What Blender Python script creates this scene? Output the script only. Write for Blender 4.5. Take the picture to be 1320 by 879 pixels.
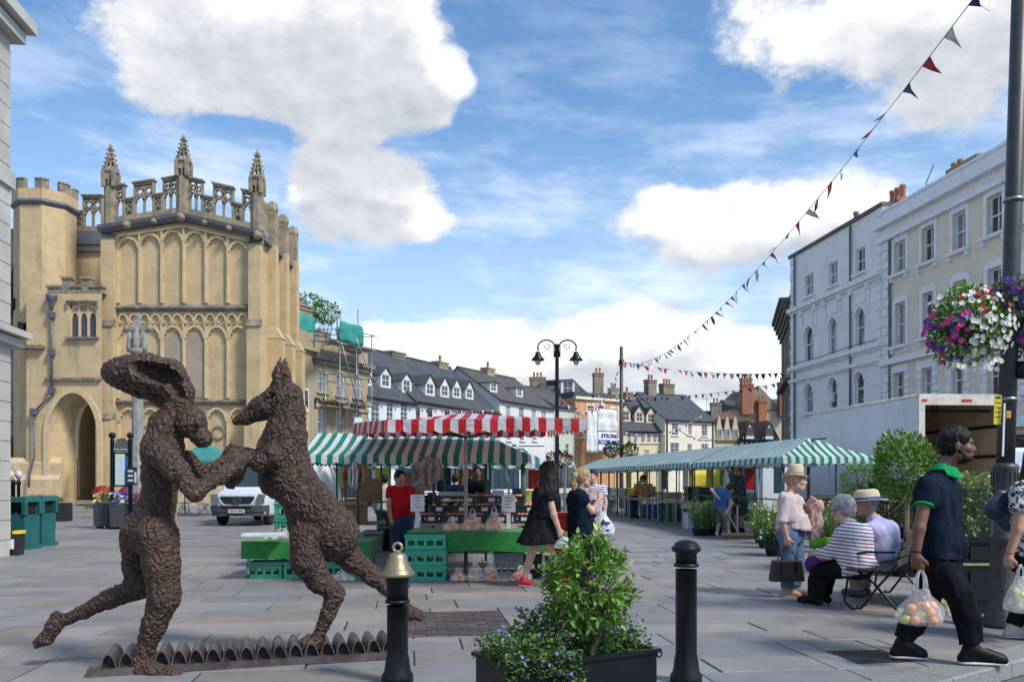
import bpy,bmesh,math,random
import numpy as np
from mathutils import Vector,Matrix
random.seed(7)
rnd=random.Random(11)
sc=bpy.context.scene
for o in list(bpy.data.objects):
    bpy.data.objects.remove(o)
COL=sc.collection
R=math.radians
# ---------------------------------------------------------------- camera
F,PX0,PY0,CH=1100.0,660.0,618.0,1.4      # focal length / horizon in photo pixels, eye height
cam=bpy.data.cameras.new('camera')
cam.sensor_width=36.0
cam.lens=36.0*F/1320.0
cam.shift_y=(PY0-439.5)/1320.0
cam.clip_start,cam.clip_end=0.05,5000.0
camo=bpy.data.objects.new('camera',cam)
camo.location=(0,0,CH)
camo.rotation_euler=(R(90),0,0)
COL.objects.link(camo)
sc.camera=camo
sc.view_settings.view_transform='Standard'
sc.view_settings.look='None'
sc.view_settings.exposure=0.72
sc.view_settings.gamma=1.0
sc.view_settings.use_curve_mapping=False
# ---------------------------------------------------------------- node expression helper
class S:
    def __init__(s,t,o):s.t,s.o=t,o
    def _in(s,n,i,v):
        if isinstance(v,S):s.t.links.new(v.o,n.inputs[i])
        else:n.inputs[i].default_value=v
    def m(s,op,*a,clamp=False):
        n=s.t.nodes.new('ShaderNodeMath');n.operation=op;n.use_clamp=clamp
        s._in(n,0,s)
        for i,v in enumerate(a):s._in(n,i+1,v)
        return S(s.t,n.outputs[0])
    def __add__(s,b):return s.m('ADD',b)
    __radd__=__add__
    def __sub__(s,b):return s.m('SUBTRACT',b)
    def __rsub__(s,b):return(s*-1.0)+b
    def __mul__(s,b):return s.m('MULTIPLY',b)
    __rmul__=__mul__
    def __truediv__(s,b):return s.m('DIVIDE',b)
    def ramp(s,lo,hi,a=0.0,b=1.0,smooth=True):
        n=s.t.nodes.new('ShaderNodeMapRange');n.interpolation_type='SMOOTHSTEP' if smooth else 'LINEAR'
        s._in(n,0,s)
        for i,v in enumerate((lo,hi,a,b)):n.inputs[i+1].default_value=v
        return S(s.t,n.outputs[0])
def comb(t,x,y,z):
    n=t.nodes.new('ShaderNodeCombineXYZ')
    for i,v in enumerate((x,y,z)):
        if isinstance(v,S):t.links.new(v.o,n.inputs[i])
        else:n.inputs[i].default_value=v
    return S(t,n.outputs[0])
def sep(t,v):
    n=t.nodes.new('ShaderNodeSeparateXYZ');t.links.new(v.o,n.inputs[0])
    return[S(t,o)for o in n.outputs]
def noise(t,vec,scale,detail=4.0,rough=0.5,dist=0.0,col=False):
    n=t.nodes.new('ShaderNodeTexNoise')
    if vec is not None:t.links.new(vec.o,n.inputs['Vector'])
    n.inputs['Scale'].default_value=scale;n.inputs['Detail'].default_value=detail
    n.inputs['Roughness'].default_value=rough;n.inputs['Distortion'].default_value=dist
    return S(t,n.outputs['Color' if col else 'Fac'])
def mix(t,f,a,b,mode='MIX'):
    n=t.nodes.new('ShaderNodeMix');n.data_type='RGBA';n.blend_type=mode
    for i,v in((0,f),(6,a),(7,b)):
        if isinstance(v,S):t.links.new(v.o,n.inputs[i])
        else:n.inputs[i].default_value=v if i==0 else(tuple(v)+(1.0,)if len(v)==3 else v)
    return S(t,n.outputs[2])
# ---------------------------------------------------------------- world: Nishita sky with drifting cumulus
SUN_AZ,SUN_EL=R(125),R(47)          # azimuth clockwise from +Y: to the right and a little behind the camera
w=bpy.data.worlds.new('World');sc.world=w;w.use_nodes=True
t=w.node_tree
for n in list(t.nodes):t.nodes.remove(n)
out=t.nodes.new('ShaderNodeOutputWorld');bg=t.nodes.new('ShaderNodeBackground')
bg.inputs['Strength'].default_value=0.1
sky=t.nodes.new('ShaderNodeTexSky');sky.sky_type='NISHITA';sky.sun_disc=False
sky.sun_elevation=SUN_EL;sky.sun_rotation=SUN_AZ
sky.altitude=100;sky.air_density=1.0;sky.dust_density=0.6;sky.ozone_density=2.0
tc=t.nodes.new('ShaderNodeTexCoord')
D=S(t,tc.outputs['Generated'])
dx,dy,dz=sep(t,D)
az=dx.m('ARCTAN2',dy);el=dz.m('ARCSINE')
def azel(px,py):
    a=math.atan((px-PX0)/F)
    return a,math.atan((PY0-py)/F*math.cos(a))
# cloud masses: (px, py, half width px, half height px, amount) as they stand in the sky over the square
BL=[(760,365,170,26,-.34),(1010,385,110,26,-.3),(560,370,120,30,-.25),(1040,450,60,60,-.2),(450,182,150,12,-.3),(620,60,40,60,-.2),(1060,195,150,36,-.34),(1190,225,80,26,-.3),(610,190,60,30,-.3),(325,190,50,20,-.3),(1240,260,70,50,-.2),(1120,350,60,40,-.2),(700,230,120,30,-.12),(190,40,80,45,.32),(230,100,60,30,.2),(595,90,40,24,.24),(570,120,50,30,.2),(560,290,40,20,.2),(1060,400,110,14,-.28),(560,440,90,30,.22),(700,465,160,34,.22),(900,480,120,34,.24),(790,440,60,30,.12),(330,40,170,70,.34),(470,60,130,80,.34),(540,95,70,45,.2),(300,125,120,40,.22),(420,135,120,40,.22),(560,165,40,20,.15),(420,205,60,36,.36),(480,230,70,50,.34),(440,280,90,34,.34),(550,275,50,26,.24),
      (940,250,110,34,.36),(860,290,80,30,.28),(960,300,140,50,.34),(930,345,120,34,.24),(1070,265,60,40,.22),(1140,275,70,40,.18),(980,40,80,46,.26),(1100,30,130,50,.34),(1240,60,110,60,.34),
      (1200,150,130,50,.34),(1290,190,70,50,.18),(840,245,28,18,.24),(705,292,42,24,.22),(590,455,110,30,.3),(690,430,90,38,.36),(860,405,90,34,.34),(930,455,90,44,.3),(760,485,170,34,.16),(430,480,90,26,.14),
      (760,110,130,150,-.42),(660,190,60,90,-.24),(50,90,70,160,-.40),(130,260,130,80,-.34),(700,380,110,26,-.2),(1010,180,130,36,-.22),(330,178,50,12,-.2),(760,210,170,50,-.16),(320,270,26,60,-.2),(1250,300,60,40,-.1),(640,340,200,26,-.16),(980,400,60,20,-.1)]
fld=None
def field(azs,els):
    f=None
    for(px,py,hw,hh,amp)in BL:
        a,e=azel(px,py)
        u=(azs-a)*(1.0/(hw/F*math.cos(a)**2));v=(els-e)*(1.0/(hh/F*math.cos(a)))
        g=((u*u+v*v)*-0.7).m('EXPONENT')*amp
        f=g if f is None else f+g
    return f
dst=comb(t,dx,dy,dz*1.5)
n_big=noise(t,dst,3.2,2.0,.5)
def puff(dv):
    a=noise(t,dv,8.5,11.0,.60)
    return a
def off(z,x=0.0):
    return comb(t,dx+x,dy,(dz+z)*1.5)
fl0=field(az,el)
base=(n_big-.5)*.4+fl0*1.2-.03
den=base+(puff(dst)-.5)*1.9
cover=den.ramp(.03,.36)
up1=base+(puff(off(.016,.008))-.5)*1.9
fl1=field(az,el+.055)
up2=(n_big-.5)*.4+fl1*1.2-.03+(puff(off(.036,.010))-.5)*1.7
relief=(den-up1).ramp(-.38,.36,0.0,1.0,False)
shade=up2.ramp(.0,.55,0.0,1.0)
lit=(1.0-shade*.95)*.60+relief*.56
cc=mix(t,lit.m('MINIMUM',1.0),(3.1,3.35,3.9),(7.0,6.95,6.85))
cir=noise(t,comb(t,dx*2.2+dz*1.5,dy*.8,dz*7.0),3.0,7.0,.62)
cirf=cir.ramp(.40,.72,0.0,.5)*el.ramp(.5,.28,.3,1.0)
skyc=S(t,sky.outputs[0])
skyc=mix(t,1.0,skyc,(.63,.96,1.17),'MULTIPLY')
hz=el.ramp(-.02,.46,.9,.06)
skyc=mix(t,hz,skyc,(4.7,5.7,6.9))
c1=mix(t,cirf,skyc,(7.6,8.0,8.6))
c2=mix(t,cover*.97,c1,cc)
t.links.new(c2.o,bg.inputs['Color']);t.links.new(bg.outputs[0],out.inputs[0])
w.cycles.sampling_method='MANUAL';w.cycles.sample_map_resolution=512
# ---------------------------------------------------------------- sun, softened by thin cloud
sl=bpy.data.lights.new('sun','SUN');sl.energy=2.5;sl.angle=R(11);sl.color=(1.0,.94,.84)
so=bpy.data.objects.new('sun',sl);COL.objects.link(so)
sd=Vector((math.sin(SUN_AZ)*math.cos(SUN_EL),math.cos(SUN_AZ)*math.cos(SUN_EL),math.sin(SUN_EL)))
so.rotation_euler=sd.to_track_quat('Z','Y').to_euler();so.location=(20,-20,40)
# ---------------------------------------------------------------- geometry helpers
def P(px,py,Y):
    return Vector(((px-PX0)/F*Y,Y,CH-(py-PY0)/F*Y))
def G(px,py):
    Y=CH*F/(py-PY0)
    return Vector(((px-PX0)/F*Y,Y,0.0))
def tag(o,label=None,cat=None,group=None,kind=None):
    if label:o['label']=label
    if cat:o['category']=cat
    if group:o['group']=group
    if kind:o['kind']=kind
    return o
def empty(name,loc,rz=0.0,label=None,cat=None,group=None):
    o=bpy.data.objects.new(name,None);COL.objects.link(o);o.empty_display_size=.1
    o.location=loc;o.rotation_euler=(0,0,rz)
    return tag(o,label,cat,group)
def link(name,me,parent=None,loc=None,rz=None,scale=None):
    o=bpy.data.objects.new(name,me);COL.objects.link(o)
    if parent is not None:o.parent=parent
    if loc is not None:o.location=loc
    if rz is not None:o.rotation_euler=(0,0,rz)
    if scale is not None:o.scale=scale
    return o
def copy_tree(o,parent=None):
    c=o.copy();COL.objects.link(c);c.parent=parent
    for ch in o.children:copy_tree(ch,c)
    return c
class MB:
    """collects faces, then becomes ONE mesh"""
    def __init__(s):s.v,s.f,s.mi,s.sm=[],[],[],[]
    def add(s,vs,fs,mi=0,smooth=False,mat=None):
        b=len(s.v)
        if mat is not None:vs=[mat@Vector(p)for p in vs]
        s.v+=[tuple(p)for p in vs]
        for f in fs:
            s.f.append([b+i for i in f]);s.mi.append(mi);s.sm.append(smooth)
        return s
    def box(s,c,d,rz=0.0,mi=0,mat=None,taper=1.0):
        hx,hy,hz=d[0]/2,d[1]/2,d[2]/2
        ca,sa=math.cos(rz),math.sin(rz);vs=[]
        for z in(-hz,hz):
            k=taper if z>0 else 1.0
            for x,y in((-hx,-hy),(hx,-hy),(hx,hy),(-hx,hy)):
                x,y=x*k,y*k
                vs.append((c[0]+x*ca-y*sa,c[1]+x*sa+y*ca,c[2]+z))
        return s.add(vs,[(3,2,1,0),(4,5,6,7),(0,1,5,4),(1,2,6,5),(2,3,7,6),(3,0,4,7)],mi,False,mat)
    def b2(s,x0,x1,y0,y1,z0,z1,mi=0,mat=None):
        return s.box(((x0+x1)/2,(y0+y1)/2,(z0+z1)/2),(x1-x0,y1-y0,z1-z0),0,mi,mat)
    def prism(s,poly,y0,y1,mi=0,axis='y',mat=None):
        n=len(poly)
        if axis=='y':vs=[(x,y0,z)for x,z in poly]+[(x,y1,z)for x,z in poly]
        elif axis=='x':vs=[(y0,x,z)for x,z in poly]+[(y1,x,z)for x,z in poly]
        else:vs=[(x,y,y0)for x,y in poly]+[(x,y,y1)for x,y in poly]
        fs=[list(range(n)),list(range(2*n-1,n-1,-1))]
        for i in range(n):
            j=(i+1)%n;fs.append((j,i,n+i,n+j))
        return s.add(vs,fs,mi,False,mat)
    def tube(s,pts,r,n=8,mi=0,cap=True,smooth=True,flat=1.0):
        pts=[Vector(p)for p in pts];k=len(pts)
        rs=[r]*k if not hasattr(r,'__len__')else list(r)
        base=len(s.v);prev=None;vs=[]
        for i,p in enumerate(pts):
            d=(pts[min(i+1,k-1)]-pts[max(i-1,0)]).normalized()
            if prev is None:
                a=Vector((0,0,1))if abs(d.z)<.9 else Vector((1,0,0))
                u=d.cross(a).normalized()
            else:
                u=(prev-d*prev.dot(d)).normalized()
            prev=u;v=d.cross(u)
            for j in range(n):
                a=2*math.pi*j/n
                vs.append(p+(u*math.cos(a)+v*math.sin(a)*flat)*rs[i])
        fs=[]
        for i in range(k-1):
            for j in range(n):
                j2=(j+1)%n
                fs.append((i*n+j,i*n+j2,(i+1)*n+j2,(i+1)*n+j))
        s.add(vs,fs,mi,smooth)
        if cap:
            s.add([],[]);
            s.f.append([base+j for j in range(n)][::-1]);s.mi.append(mi);s.sm.append(False)
            s.f.append([base+(k-1)*n+j for j in range(n)]);s.mi.append(mi);s.sm.append(False)
        return s
    def lathe(s,prof,c=(0,0,0),n=16,mi=0,smooth=True,a0=0.0,mat=None):
        vs=[];fs=[];k=len(prof)
        for r,z in prof:
            for j in range(n):
                a=a0+2*math.pi*j/n
                vs.append((c[0]+max(r,1e-4)*math.cos(a),c[1]+max(r,1e-4)*math.sin(a),c[2]+z))
        for i in range(k-1):
            for j in range(n):
                j2=(j+1)%n
                fs.append((i*n+j,i*n+j2,(i+1)*n+j2,(i+1)*n+j))
        fs.append(list(range(n))[::-1]);fs.append([(k-1)*n+j for j in range(n)])
        return s.add(vs,fs,mi,smooth,mat)
    def sphere(s,c,r,n=8,m=6,mi=0):
        r3=r if hasattr(r,'__len__')else(r,r,r)
        vs=[(c[0],c[1],c[2]-r3[2])];fs=[]
        for i in range(1,m):
            ph=-math.pi/2+math.pi*i/m
            for j in range(n):
                a=2*math.pi*j/n
                vs.append((c[0]+r3[0]*math.cos(ph)*math.cos(a),c[1]+r3[1]*math.cos(ph)*math.sin(a),c[2]+r3[2]*math.sin(ph)))
        vs.append((c[0],c[1],c[2]+r3[2]));T=len(vs)-1
        for j in range(n):
            j2=(j+1)%n
            fs.append((0,1+j2,1+j));fs.append((T,1+(m-2)*n+j,1+(m-2)*n+j2))
            for i in range(m-2):fs.append((1+i*n+j,1+i*n+j2,1+(i+1)*n+j2,1+(i+1)*n+j))
        return s.add(vs,fs,mi,True)
    def grid(s,fn,nu,nv,mi=0,smooth=True):
        vs=[fn(i/nu,j/nv)for j in range(nv+1)for i in range(nu+1)]
        fs=[(j*(nu+1)+i,j*(nu+1)+i+1,(j+1)*(nu+1)+i+1,(j+1)*(nu+1)+i)for j in range(nv)for i in range(nu)]
        return s.add(vs,fs,mi,smooth)
    def mesh(s,name,mats):
        me=bpy.data.meshes.new(name);me.from_pydata(s.v,[],s.f)
        for m_ in(mats if isinstance(mats,(list,tuple))else[mats]):me.materials.append(m_)
        if me.polygons:
            me.polygons.foreach_set('material_index',s.mi);me.polygons.foreach_set('use_smooth',s.sm)
        me.update();return me
    def build(s,name,mats,parent=None,loc=None,rz=None,solid=None):
        o=link(name,s.mesh(name,mats),parent,loc,rz)
        if solid:
            md=o.modifiers.new('solid','SOLIDIFY');md.thickness=solid;md.offset=0
        return o
# ---------------------------------------------------------------- materials
MATS={}
def newmat(name):
    m_=bpy.data.materials.new(name);m_.use_nodes=True;MATS[name]=m_
    nt=m_.node_tree;bs=nt.nodes['Principled BSDF']
    return m_,nt,bs
def lin(h):
    h=h.lstrip('#');return tuple(((int(h[i:i+2],16)/255)**2.2)for i in(0,2,4))
def mat(name,col,rough=.7,metal=0.0,col2=None,scale=4.0,detail=5.0,bump=0.0,bscale=40.0,isl=0.0,objv=0.0,spec=.5,contrast=(.35,.65),subs=0.0,stretch=None,bdist=.01,sheen=0.0,dirt=None,streak=None):
    """principled material with noise mottling, per-piece value shift and fine relief"""
    if name in MATS:return MATS[name]
    m_,nt,bs=newmat(name)
    tcn=nt.nodes.new('ShaderNodeTexCoord');vec=S(nt,tcn.outputs['Object'])
    if stretch:
        mp=nt.nodes.new('ShaderNodeMapping');nt.links.new(vec.o,mp.inputs[0]);mp.inputs['Scale'].default_value=stretch;vec=S(nt,mp.outputs[0])
    c2=col2 or tuple(c*.78 for c in col)
    f=noise(nt,vec,scale,detail,.6).ramp(contrast[0],contrast[1])
    c=mix(nt,f,col,c2)
    if dirt:
        df=noise(nt,vec,dirt[1],6.0,.65).ramp(dirt[2],dirt[3])
        c=mix(nt,df,c,dirt[0])
    if streak:
        sx,sy,sz=sep(nt,vec);sf=noise(nt,comb(nt,sx*1.0,sy*1.0,sz*.09),2.6,6.0,.68).ramp(streak[1],streak[2])*noise(nt,vec,.35,3.0).ramp(.38,.6)
        c=mix(nt,sf*.8,c,streak[0])
    if isl or objv:
        v=None
        if isl:
            g=nt.nodes.new('ShaderNodeNewGeometry');v=(S(nt,g.outputs['Random Per Island'])-.5)*(2*isl)
        if objv:
            oi=nt.nodes.new('ShaderNodeObjectInfo');v2=(S(nt,oi.outputs['Random'])-.5)*(2*objv)
            v=v2 if v is None else v+v2
        hs=nt.nodes.new('ShaderNodeHueSaturation');nt.links.new((v+1.0).o,hs.inputs['Value']);nt.links.new(c.o,hs.inputs['Color'])
        nt.links.new(((v*.06)+.5).o,hs.inputs['Hue']);c=S(nt,hs.outputs[0])
    nt.links.new(c.o,bs.inputs['Base Color'])
    bs.inputs['Roughness'].default_value=rough;bs.inputs['Metallic'].default_value=metal
    bs.inputs['Specular IOR Level'].default_value=spec
    if sheen:bs.inputs['Sheen Weight'].default_value=sheen
    if subs:bs.inputs['Subsurface Weight'].default_value=subs;bs.inputs['Subsurface Radius'].default_value=(.02,.008,.005)
    if bump:
        bn=nt.nodes.new('ShaderNodeBump');bn.inputs['Strength'].default_value=bump;bn.inputs['Distance'].default_value=bdist
        nt.links.new(noise(nt,vec,bscale,6.0,.6).o,bn.inputs['Height']);nt.links.new(bn.outputs[0],bs.inputs['Normal'])
    return m_
def stripes(name,ca,cb,axis,width,rough=.6,phase=0.0,trans=0.25,duty=.5):
    """woven cloth with printed stripes along one object axis; thin enough to let some light through"""
    m_,nt,bs=newmat(name)
    tcn=nt.nodes.new('ShaderNodeTexCoord');xyz=sep(nt,S(nt,tcn.outputs['Object']))
    v=(xyz[axis]*(1.0/(2*width))+phase+100.0).m('FRACT').ramp(duty-.005,duty+.005,0,1)
    nz=noise(nt,S(nt,tcn.outputs['Object']),2.5,5.0,.6).ramp(.3,.75)
    a=mix(nt,nz,ca,tuple(c*.82 for c in ca));b=mix(nt,nz,cb,tuple(c*.8 for c in cb))
    c=mix(nt,v,a,b)
    c=mix(nt,noise(nt,S(nt,tcn.outputs['Object']),1.1,7.0,.7).ramp(.5,.78)*.5,c,(.16,.155,.14))
    nt.links.new(c.o,bs.inputs['Base Color']);bs.inputs['Roughness'].default_value=rough;bs.inputs['Specular IOR Level'].default_value=.3
    bn=nt.nodes.new('ShaderNodeBump');bn.inputs['Strength'].default_value=.7;bn.inputs['Distance'].default_value=.04
    nt.links.new(noise(nt,S(nt,tcn.outputs['Object']),4.0,4.0,.55,dist=1.5).o,bn.inputs['Height']);nt.links.new(bn.outputs[0],bs.inputs['Normal'])
    if trans:
        tr=nt.nodes.new('ShaderNodeBsdfTranslucent');nt.links.new(c.o,tr.inputs['Color'])
        mx=nt.nodes.new('ShaderNodeMixShader');mx.inputs[0].default_value=trans
        nt.links.new(bs.outputs[0],mx.inputs[1]);nt.links.new(tr.outputs[0],mx.inputs[2])
        nt.links.new(mx.outputs[0],nt.nodes['Material Output'].inputs['Surface'])
    return m_
def leafmat(name,ca,cb,rough=.45,trans=.25,isl=.35):
    m_,nt,bs=newmat(name)
    g=nt.nodes.new('ShaderNodeNewGeometry');oi=nt.nodes.new('ShaderNodeObjectInfo')
    r=(S(nt,g.outputs['Random Per Island'])+S(nt,oi.outputs['Random'])).m('FRACT')
    c=mix(nt,r,ca,cb)
    hs=nt.nodes.new('ShaderNodeHueSaturation');nt.links.new(c.o,hs.inputs['Color'])
    nt.links.new(((r*7.13).m('FRACT')*(2*isl)+(1-isl)).o,hs.inputs['Value']);c=S(nt,hs.outputs[0])
    nt.links.new(c.o,bs.inputs['Base Color']);bs.inputs['Roughness'].default_value=rough
    tr=nt.nodes.new('ShaderNodeBsdfTranslucent');nt.links.new(c.o,tr.inputs['Color'])
    mx=nt.nodes.new('ShaderNodeMixShader');mx.inputs[0].default_value=trans
    nt.links.new(bs.outputs[0],mx.inputs[1]);nt.links.new(tr.outputs[0],mx.inputs[2])
    nt.links.new(mx.outputs[0],nt.nodes['Material Output'].inputs['Surface'])
    return m_
def glassmat(name,col=(.02,.025,.03),rough=.04,spec=1.0):
    m_,nt,bs=newmat(name)
    bs.inputs['Base Color'].default_value=col+(1,);bs.inputs['Roughness'].default_value=rough;bs.inputs['Specular IOR Level'].default_value=spec
    tcn=nt.nodes.new('ShaderNodeTexCoord')
    bn=nt.nodes.new('ShaderNodeBump');bn.inputs['Strength'].default_value=.12;bn.inputs['Distance'].default_value=.03
    nt.links.new(noise(nt,S(nt,tcn.outputs['Object']),1.3,2.0,.5).o,bn.inputs['Height']);nt.links.new(bn.outputs[0],bs.inputs['Normal'])
    return m_
def brickmat(name,c1,c2,mortar,bw,bh,msize=.01,rough=.85,axis='xz',stain=None,bump=.3,squash=1.0,mott=.5,off=.5):
    """masonry or slate too far away to pick apart: coursing from a brick texture in object space"""
    m_,nt,bs=newmat(name)
    tcn=nt.nodes.new('ShaderNodeTexCoord');x,y,z=sep(nt,S(nt,tcn.outputs['Object']))
    vec=comb(nt,x+y*.37,z if axis=='xz' else y,0.0)if axis!='slope' else comb(nt,x,z*1.0,0.0)
    b=nt.nodes.new('ShaderNodeTexBrick');nt.links.new(vec.o,b.inputs['Vector'])
    b.inputs['Scale'].default_value=1.0;b.inputs['Brick Width'].default_value=bw;b.inputs['Row Height'].default_value=bh
    b.inputs['Mortar Size'].default_value=msize;b.inputs['Bias'].default_value=0.0;b.offset=off
    b.inputs['Color1'].default_value=c1+(1,);b.inputs['Color2'].default_value=c2+(1,);b.inputs['Mortar'].default_value=mortar+(1,)
    ov=S(nt,tcn.outputs['Object'])
    c=S(nt,b.outputs['Color'])
    nz=noise(nt,ov,1.1,7.0,.65).ramp(.3,.72)
    c=mix(nt,nz*mott,c,tuple(k*.62 for k in c2))
    if stain:
        st=noise(nt,comb(nt,x*1.6,y*1.6,z*.28),1.2,7.0,.66).ramp(.52,.74)
        c=mix(nt,st*.75,c,stain)
    nt.links.new(c.o,bs.inputs['Base Color']);bs.inputs['Roughness'].default_value=rough;bs.inputs['Specular IOR Level'].default_value=.25
    bn=nt.nodes.new('ShaderNodeBump');bn.inputs['Strength'].default_value=bump;bn.inputs['Distance'].default_value=.03
    h=(S(nt,b.outputs['Fac'])*-.6)+noise(nt,ov,9.0,6.0,.6)
    nt.links.new(h.o,bn.inputs['Height']);nt.links.new(bn.outputs[0],bs.inputs['Normal'])
    return m_
# ================================================================ common materials
m_slab,nt,bs=newmat('paving_stone')
tcn=nt.nodes.new('ShaderNodeTexCoord');gm_=nt.nodes.new('ShaderNodeNewGeometry');oi=nt.nodes.new('ShaderNodeObjectInfo')
wp=S(nt,gm_.outputs['Position']);r1=(S(nt,gm_.outputs['Random Per Island'])+S(nt,oi.outputs['Random'])).m('FRACT');r2=(r1*17.3).m('FRACT');r3=(r1*53.7).m('FRACT')
c=mix(nt,r2.ramp(.2,.9),(.205,.207,.225),(.245,.222,.20))
c=mix(nt,noise(nt,wp,1.7,8.0,.65).ramp(.38,.66)*.7,c,(.165,.165,.18))
c=mix(nt,noise(nt,wp,.45,6.0,.6).ramp(.45,.68)*.55,c,(.31,.275,.24))
c=mix(nt,noise(nt,wp,9.0,6.0,.7).ramp(.56,.72)*.5,c,(.14,.135,.14))
vg=nt.nodes.new('ShaderNodeTexVoronoi');vg.inputs['Scale'].default_value=3.1;nt.links.new(wp.o,vg.inputs['Vector'])
c=mix(nt,S(nt,vg.outputs['Distance']).ramp(.075,.055)*noise(nt,wp,1.1,2.0).ramp(.5,.56)*.75,c,(.09,.09,.09))
hs_=nt.nodes.new('ShaderNodeHueSaturation');nt.links.new(c.o,hs_.inputs['Color']);nt.links.new((r3*.26+.83).o,hs_.inputs['Value']);nt.links.new(hs_.outputs[0],bs.inputs['Base Color'])
nt.links.new(noise(nt,wp,2.3,5.0).ramp(.35,.7,.45,.75).o,bs.inputs['Roughness']);bs.inputs['Specular IOR Level'].default_value=.4
bn=nt.nodes.new('ShaderNodeBump');bn.inputs['Strength'].default_value=.45;bn.inputs['Distance'].default_value=.012
nt.links.new((noise(nt,wp,7.0,8.0,.65)+noise(nt,wp,45.0,4.0,.6)*.25).o,bn.inputs['Height']);nt.links.new(bn.outputs[0],bs.inputs['Normal'])
m_bed=mat('joint_sand',(.075,.070,.065),.95,scale=8,bump=.3)
m_kerb=mat('granite',(.25,.25,.255),.7,col2=(.17,.17,.175),scale=30,bump=.25,bscale=60,objv=.12)
m_road=mat('asphalt',(.10,.098,.095),.9,col2=(.14,.135,.13),scale=3,bump=.5,bscale=120)
m_brickp=mat('brown_paver',(.085,.062,.064),.8,col2=(.06,.045,.047),scale=9,bump=.3,bscale=60,objv=.3,dirt=((.2,.19,.18),22,.66,.72))
m_iron=mat('cast_iron',(.06,.055,.052),.55,.6,scale=20,bump=.3,bscale=80)
m_black=mat('black_paint',(.005,.007,.011),.36,col2=(.008,.010,.014),scale=6,bump=.12,bscale=30,spec=.28,bdist=.004,dirt=((.03,.03,.03),14,.70,.80))
m_white=mat('white_paint',(.78,.79,.80),.45,col2=(.70,.71,.72),scale=3)
m_dark=mat('dark_void',(.01,.01,.011),.9)
# ================================================================ ground, road, kerb and pavement
gr=MB();gr.add([(-900,-80,-.13),(900,-80,-.13),(900,1500,-.13),(-900,1500,-.13)],[(0,1,2,3)])
tag(gr.build('ground',m_road),kind='structure')
SD=Vector((-.123,.9924,0));SU=Vector((.9924,.123,0))       # along / across the market place
K0,KD=Vector((3.44,6.26,0)),Vector((.81,.586,0)).normalized()   # kerb line
KN=Vector((-KD.y,KD.x,0))                                        # towards the pavement
def clip(poly,p,n):
    outp=[]
    for i in range(len(poly)):
        a,b=poly[i],poly[(i+1)%len(poly)]
        da,db=(a-p).dot(n),(b-p).dot(n)
        if da>=0:outp.append(a)
        if(da>=0)!=(db>=0):outp.append(a+(b-a)*(da/(da-db)))
    return outp
KIN=K0+KN*.30
bedpoly=clip([Vector((-70,-6,0)),Vector((60,-6,0)),Vector((60,150,0)),Vector((-70,150,0))],KIN,KN)
bed=MB();bed.prism([(p.x,p.y)for p in bedpoly],-.125,-.012,axis='z')
pave=tag(bed.build('pavement',m_bed),kind='structure')
kb=MB();kb.prism([(-.3,0),(8,0),(8,.297),(-.3,.297)],-.12,-.02,axis='z')
kerb=tag(MB().prism([(-40,.004),(40,.004),(40,.296),(-40,.296)],-.125,-.015,axis='z').build('kerb',m_bed,loc=(K0.x,K0.y,0),rz=math.atan2(KD.y,KD.x)),kind='structure')
s=-3.2
while s<9:
    ln=.86+rnd.random()*.12
    b=MB();z=rnd.uniform(-.002,.003)
    pr=[(.0,-.12),(.0,z-.015),(.015,z),(.292,z),(.292,-.12)]
    b.prism([(p[0],p[1])for p in pr],s+.004,s+ln-.004,axis='x')
    b.build('kerb_stone',m_kerb,kerb);s+=ln
# slabs
slabs=[]
def add_rows(u0,u1,v0,v1,hmin,hmax,lmin,lmax,stagger=True):
    v=v0
    while v<v1:
        far=max(0.0,(v-22)/60)
        h=rnd.uniform(hmin,hmax)*(1+far)
        u=u0-(rnd.random()*.7 if stagger else 0)
        while u<u1:
            l=rnd.uniform(lmin,lmax)*(1+far)
            a,b=max(u,u0),min(u+l,u1)
            if b-a>.08:slabs.append((a,b,v,min(v+h,v1)))
            u+=l
        v+=h
U0=-2.75
add_rows(U0,16,4.2,62,.42,.78,.65,1.7)
add_rows(U0-.42,U0,4.2,46,.7,1.4,.42,.42,False)
add_rows(-34,U0-.42,4.2,56,.36,.66,.7,1.8)
PATCH=(-.72,.22,7.75,9.25)                  # u0,u1,v0,v1 of the brown brick patch (street axes)
pc=G(588,802);pu,pv=pc.dot(SU),pc.dot(SD);PATCH=(pu-.5,pu+.5,pv-.72,pv+.72)
mh=G(1120,845);mu,mv=mh.dot(SU),mh.dot(SD);MH=(mu-.24,mu+.24,mv-.24,mv+.24)
def cut_rect(lst,r):
    res=[]
    for(a,b,c,d)in lst:
        if b<=r[0]or a>=r[1]or d<=r[2]or c>=r[3]:res.append((a,b,c,d));continue
        if a<r[0]-.02:res.append((a,r[0],c,d))
        if b>r[1]+.02:res.append((r[1],b,c,d))
        a2,b2=max(a,r[0]),min(b,r[1])
        if c<r[2]-.02:res.append((a2,b2,c,r[2]))
        if d>r[3]+.02:res.append((a2,b2,r[3],d))
    return res
slabs=cut_rect(cut_rect(slabs,PATCH),MH)
polys=[]
for(a,b,c,d)in slabs:
    g=rnd.choice((.004,.006,.008,.011))
    q=[SU*x+SD*y+Vector((rnd.uniform(-.006,.006),rnd.uniform(-.006,.006),0))for x,y in((a+g,c+g),(b-g,c+g),(b-g,d-g),(a+g,d-g))]
    q=clip(q,KIN,KN)
    if len(q)<3:continue
    cen=sum(q,Vector())/len(q)
    if cen.y<5.0 or cen.y>60:continue
    inview=abs(cen.x)<.66*cen.y+1.0
    ar=(b-a)*(d-c)/max(cen.y,1)**3
    polys.append((inview,ar,q,cen))
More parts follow.
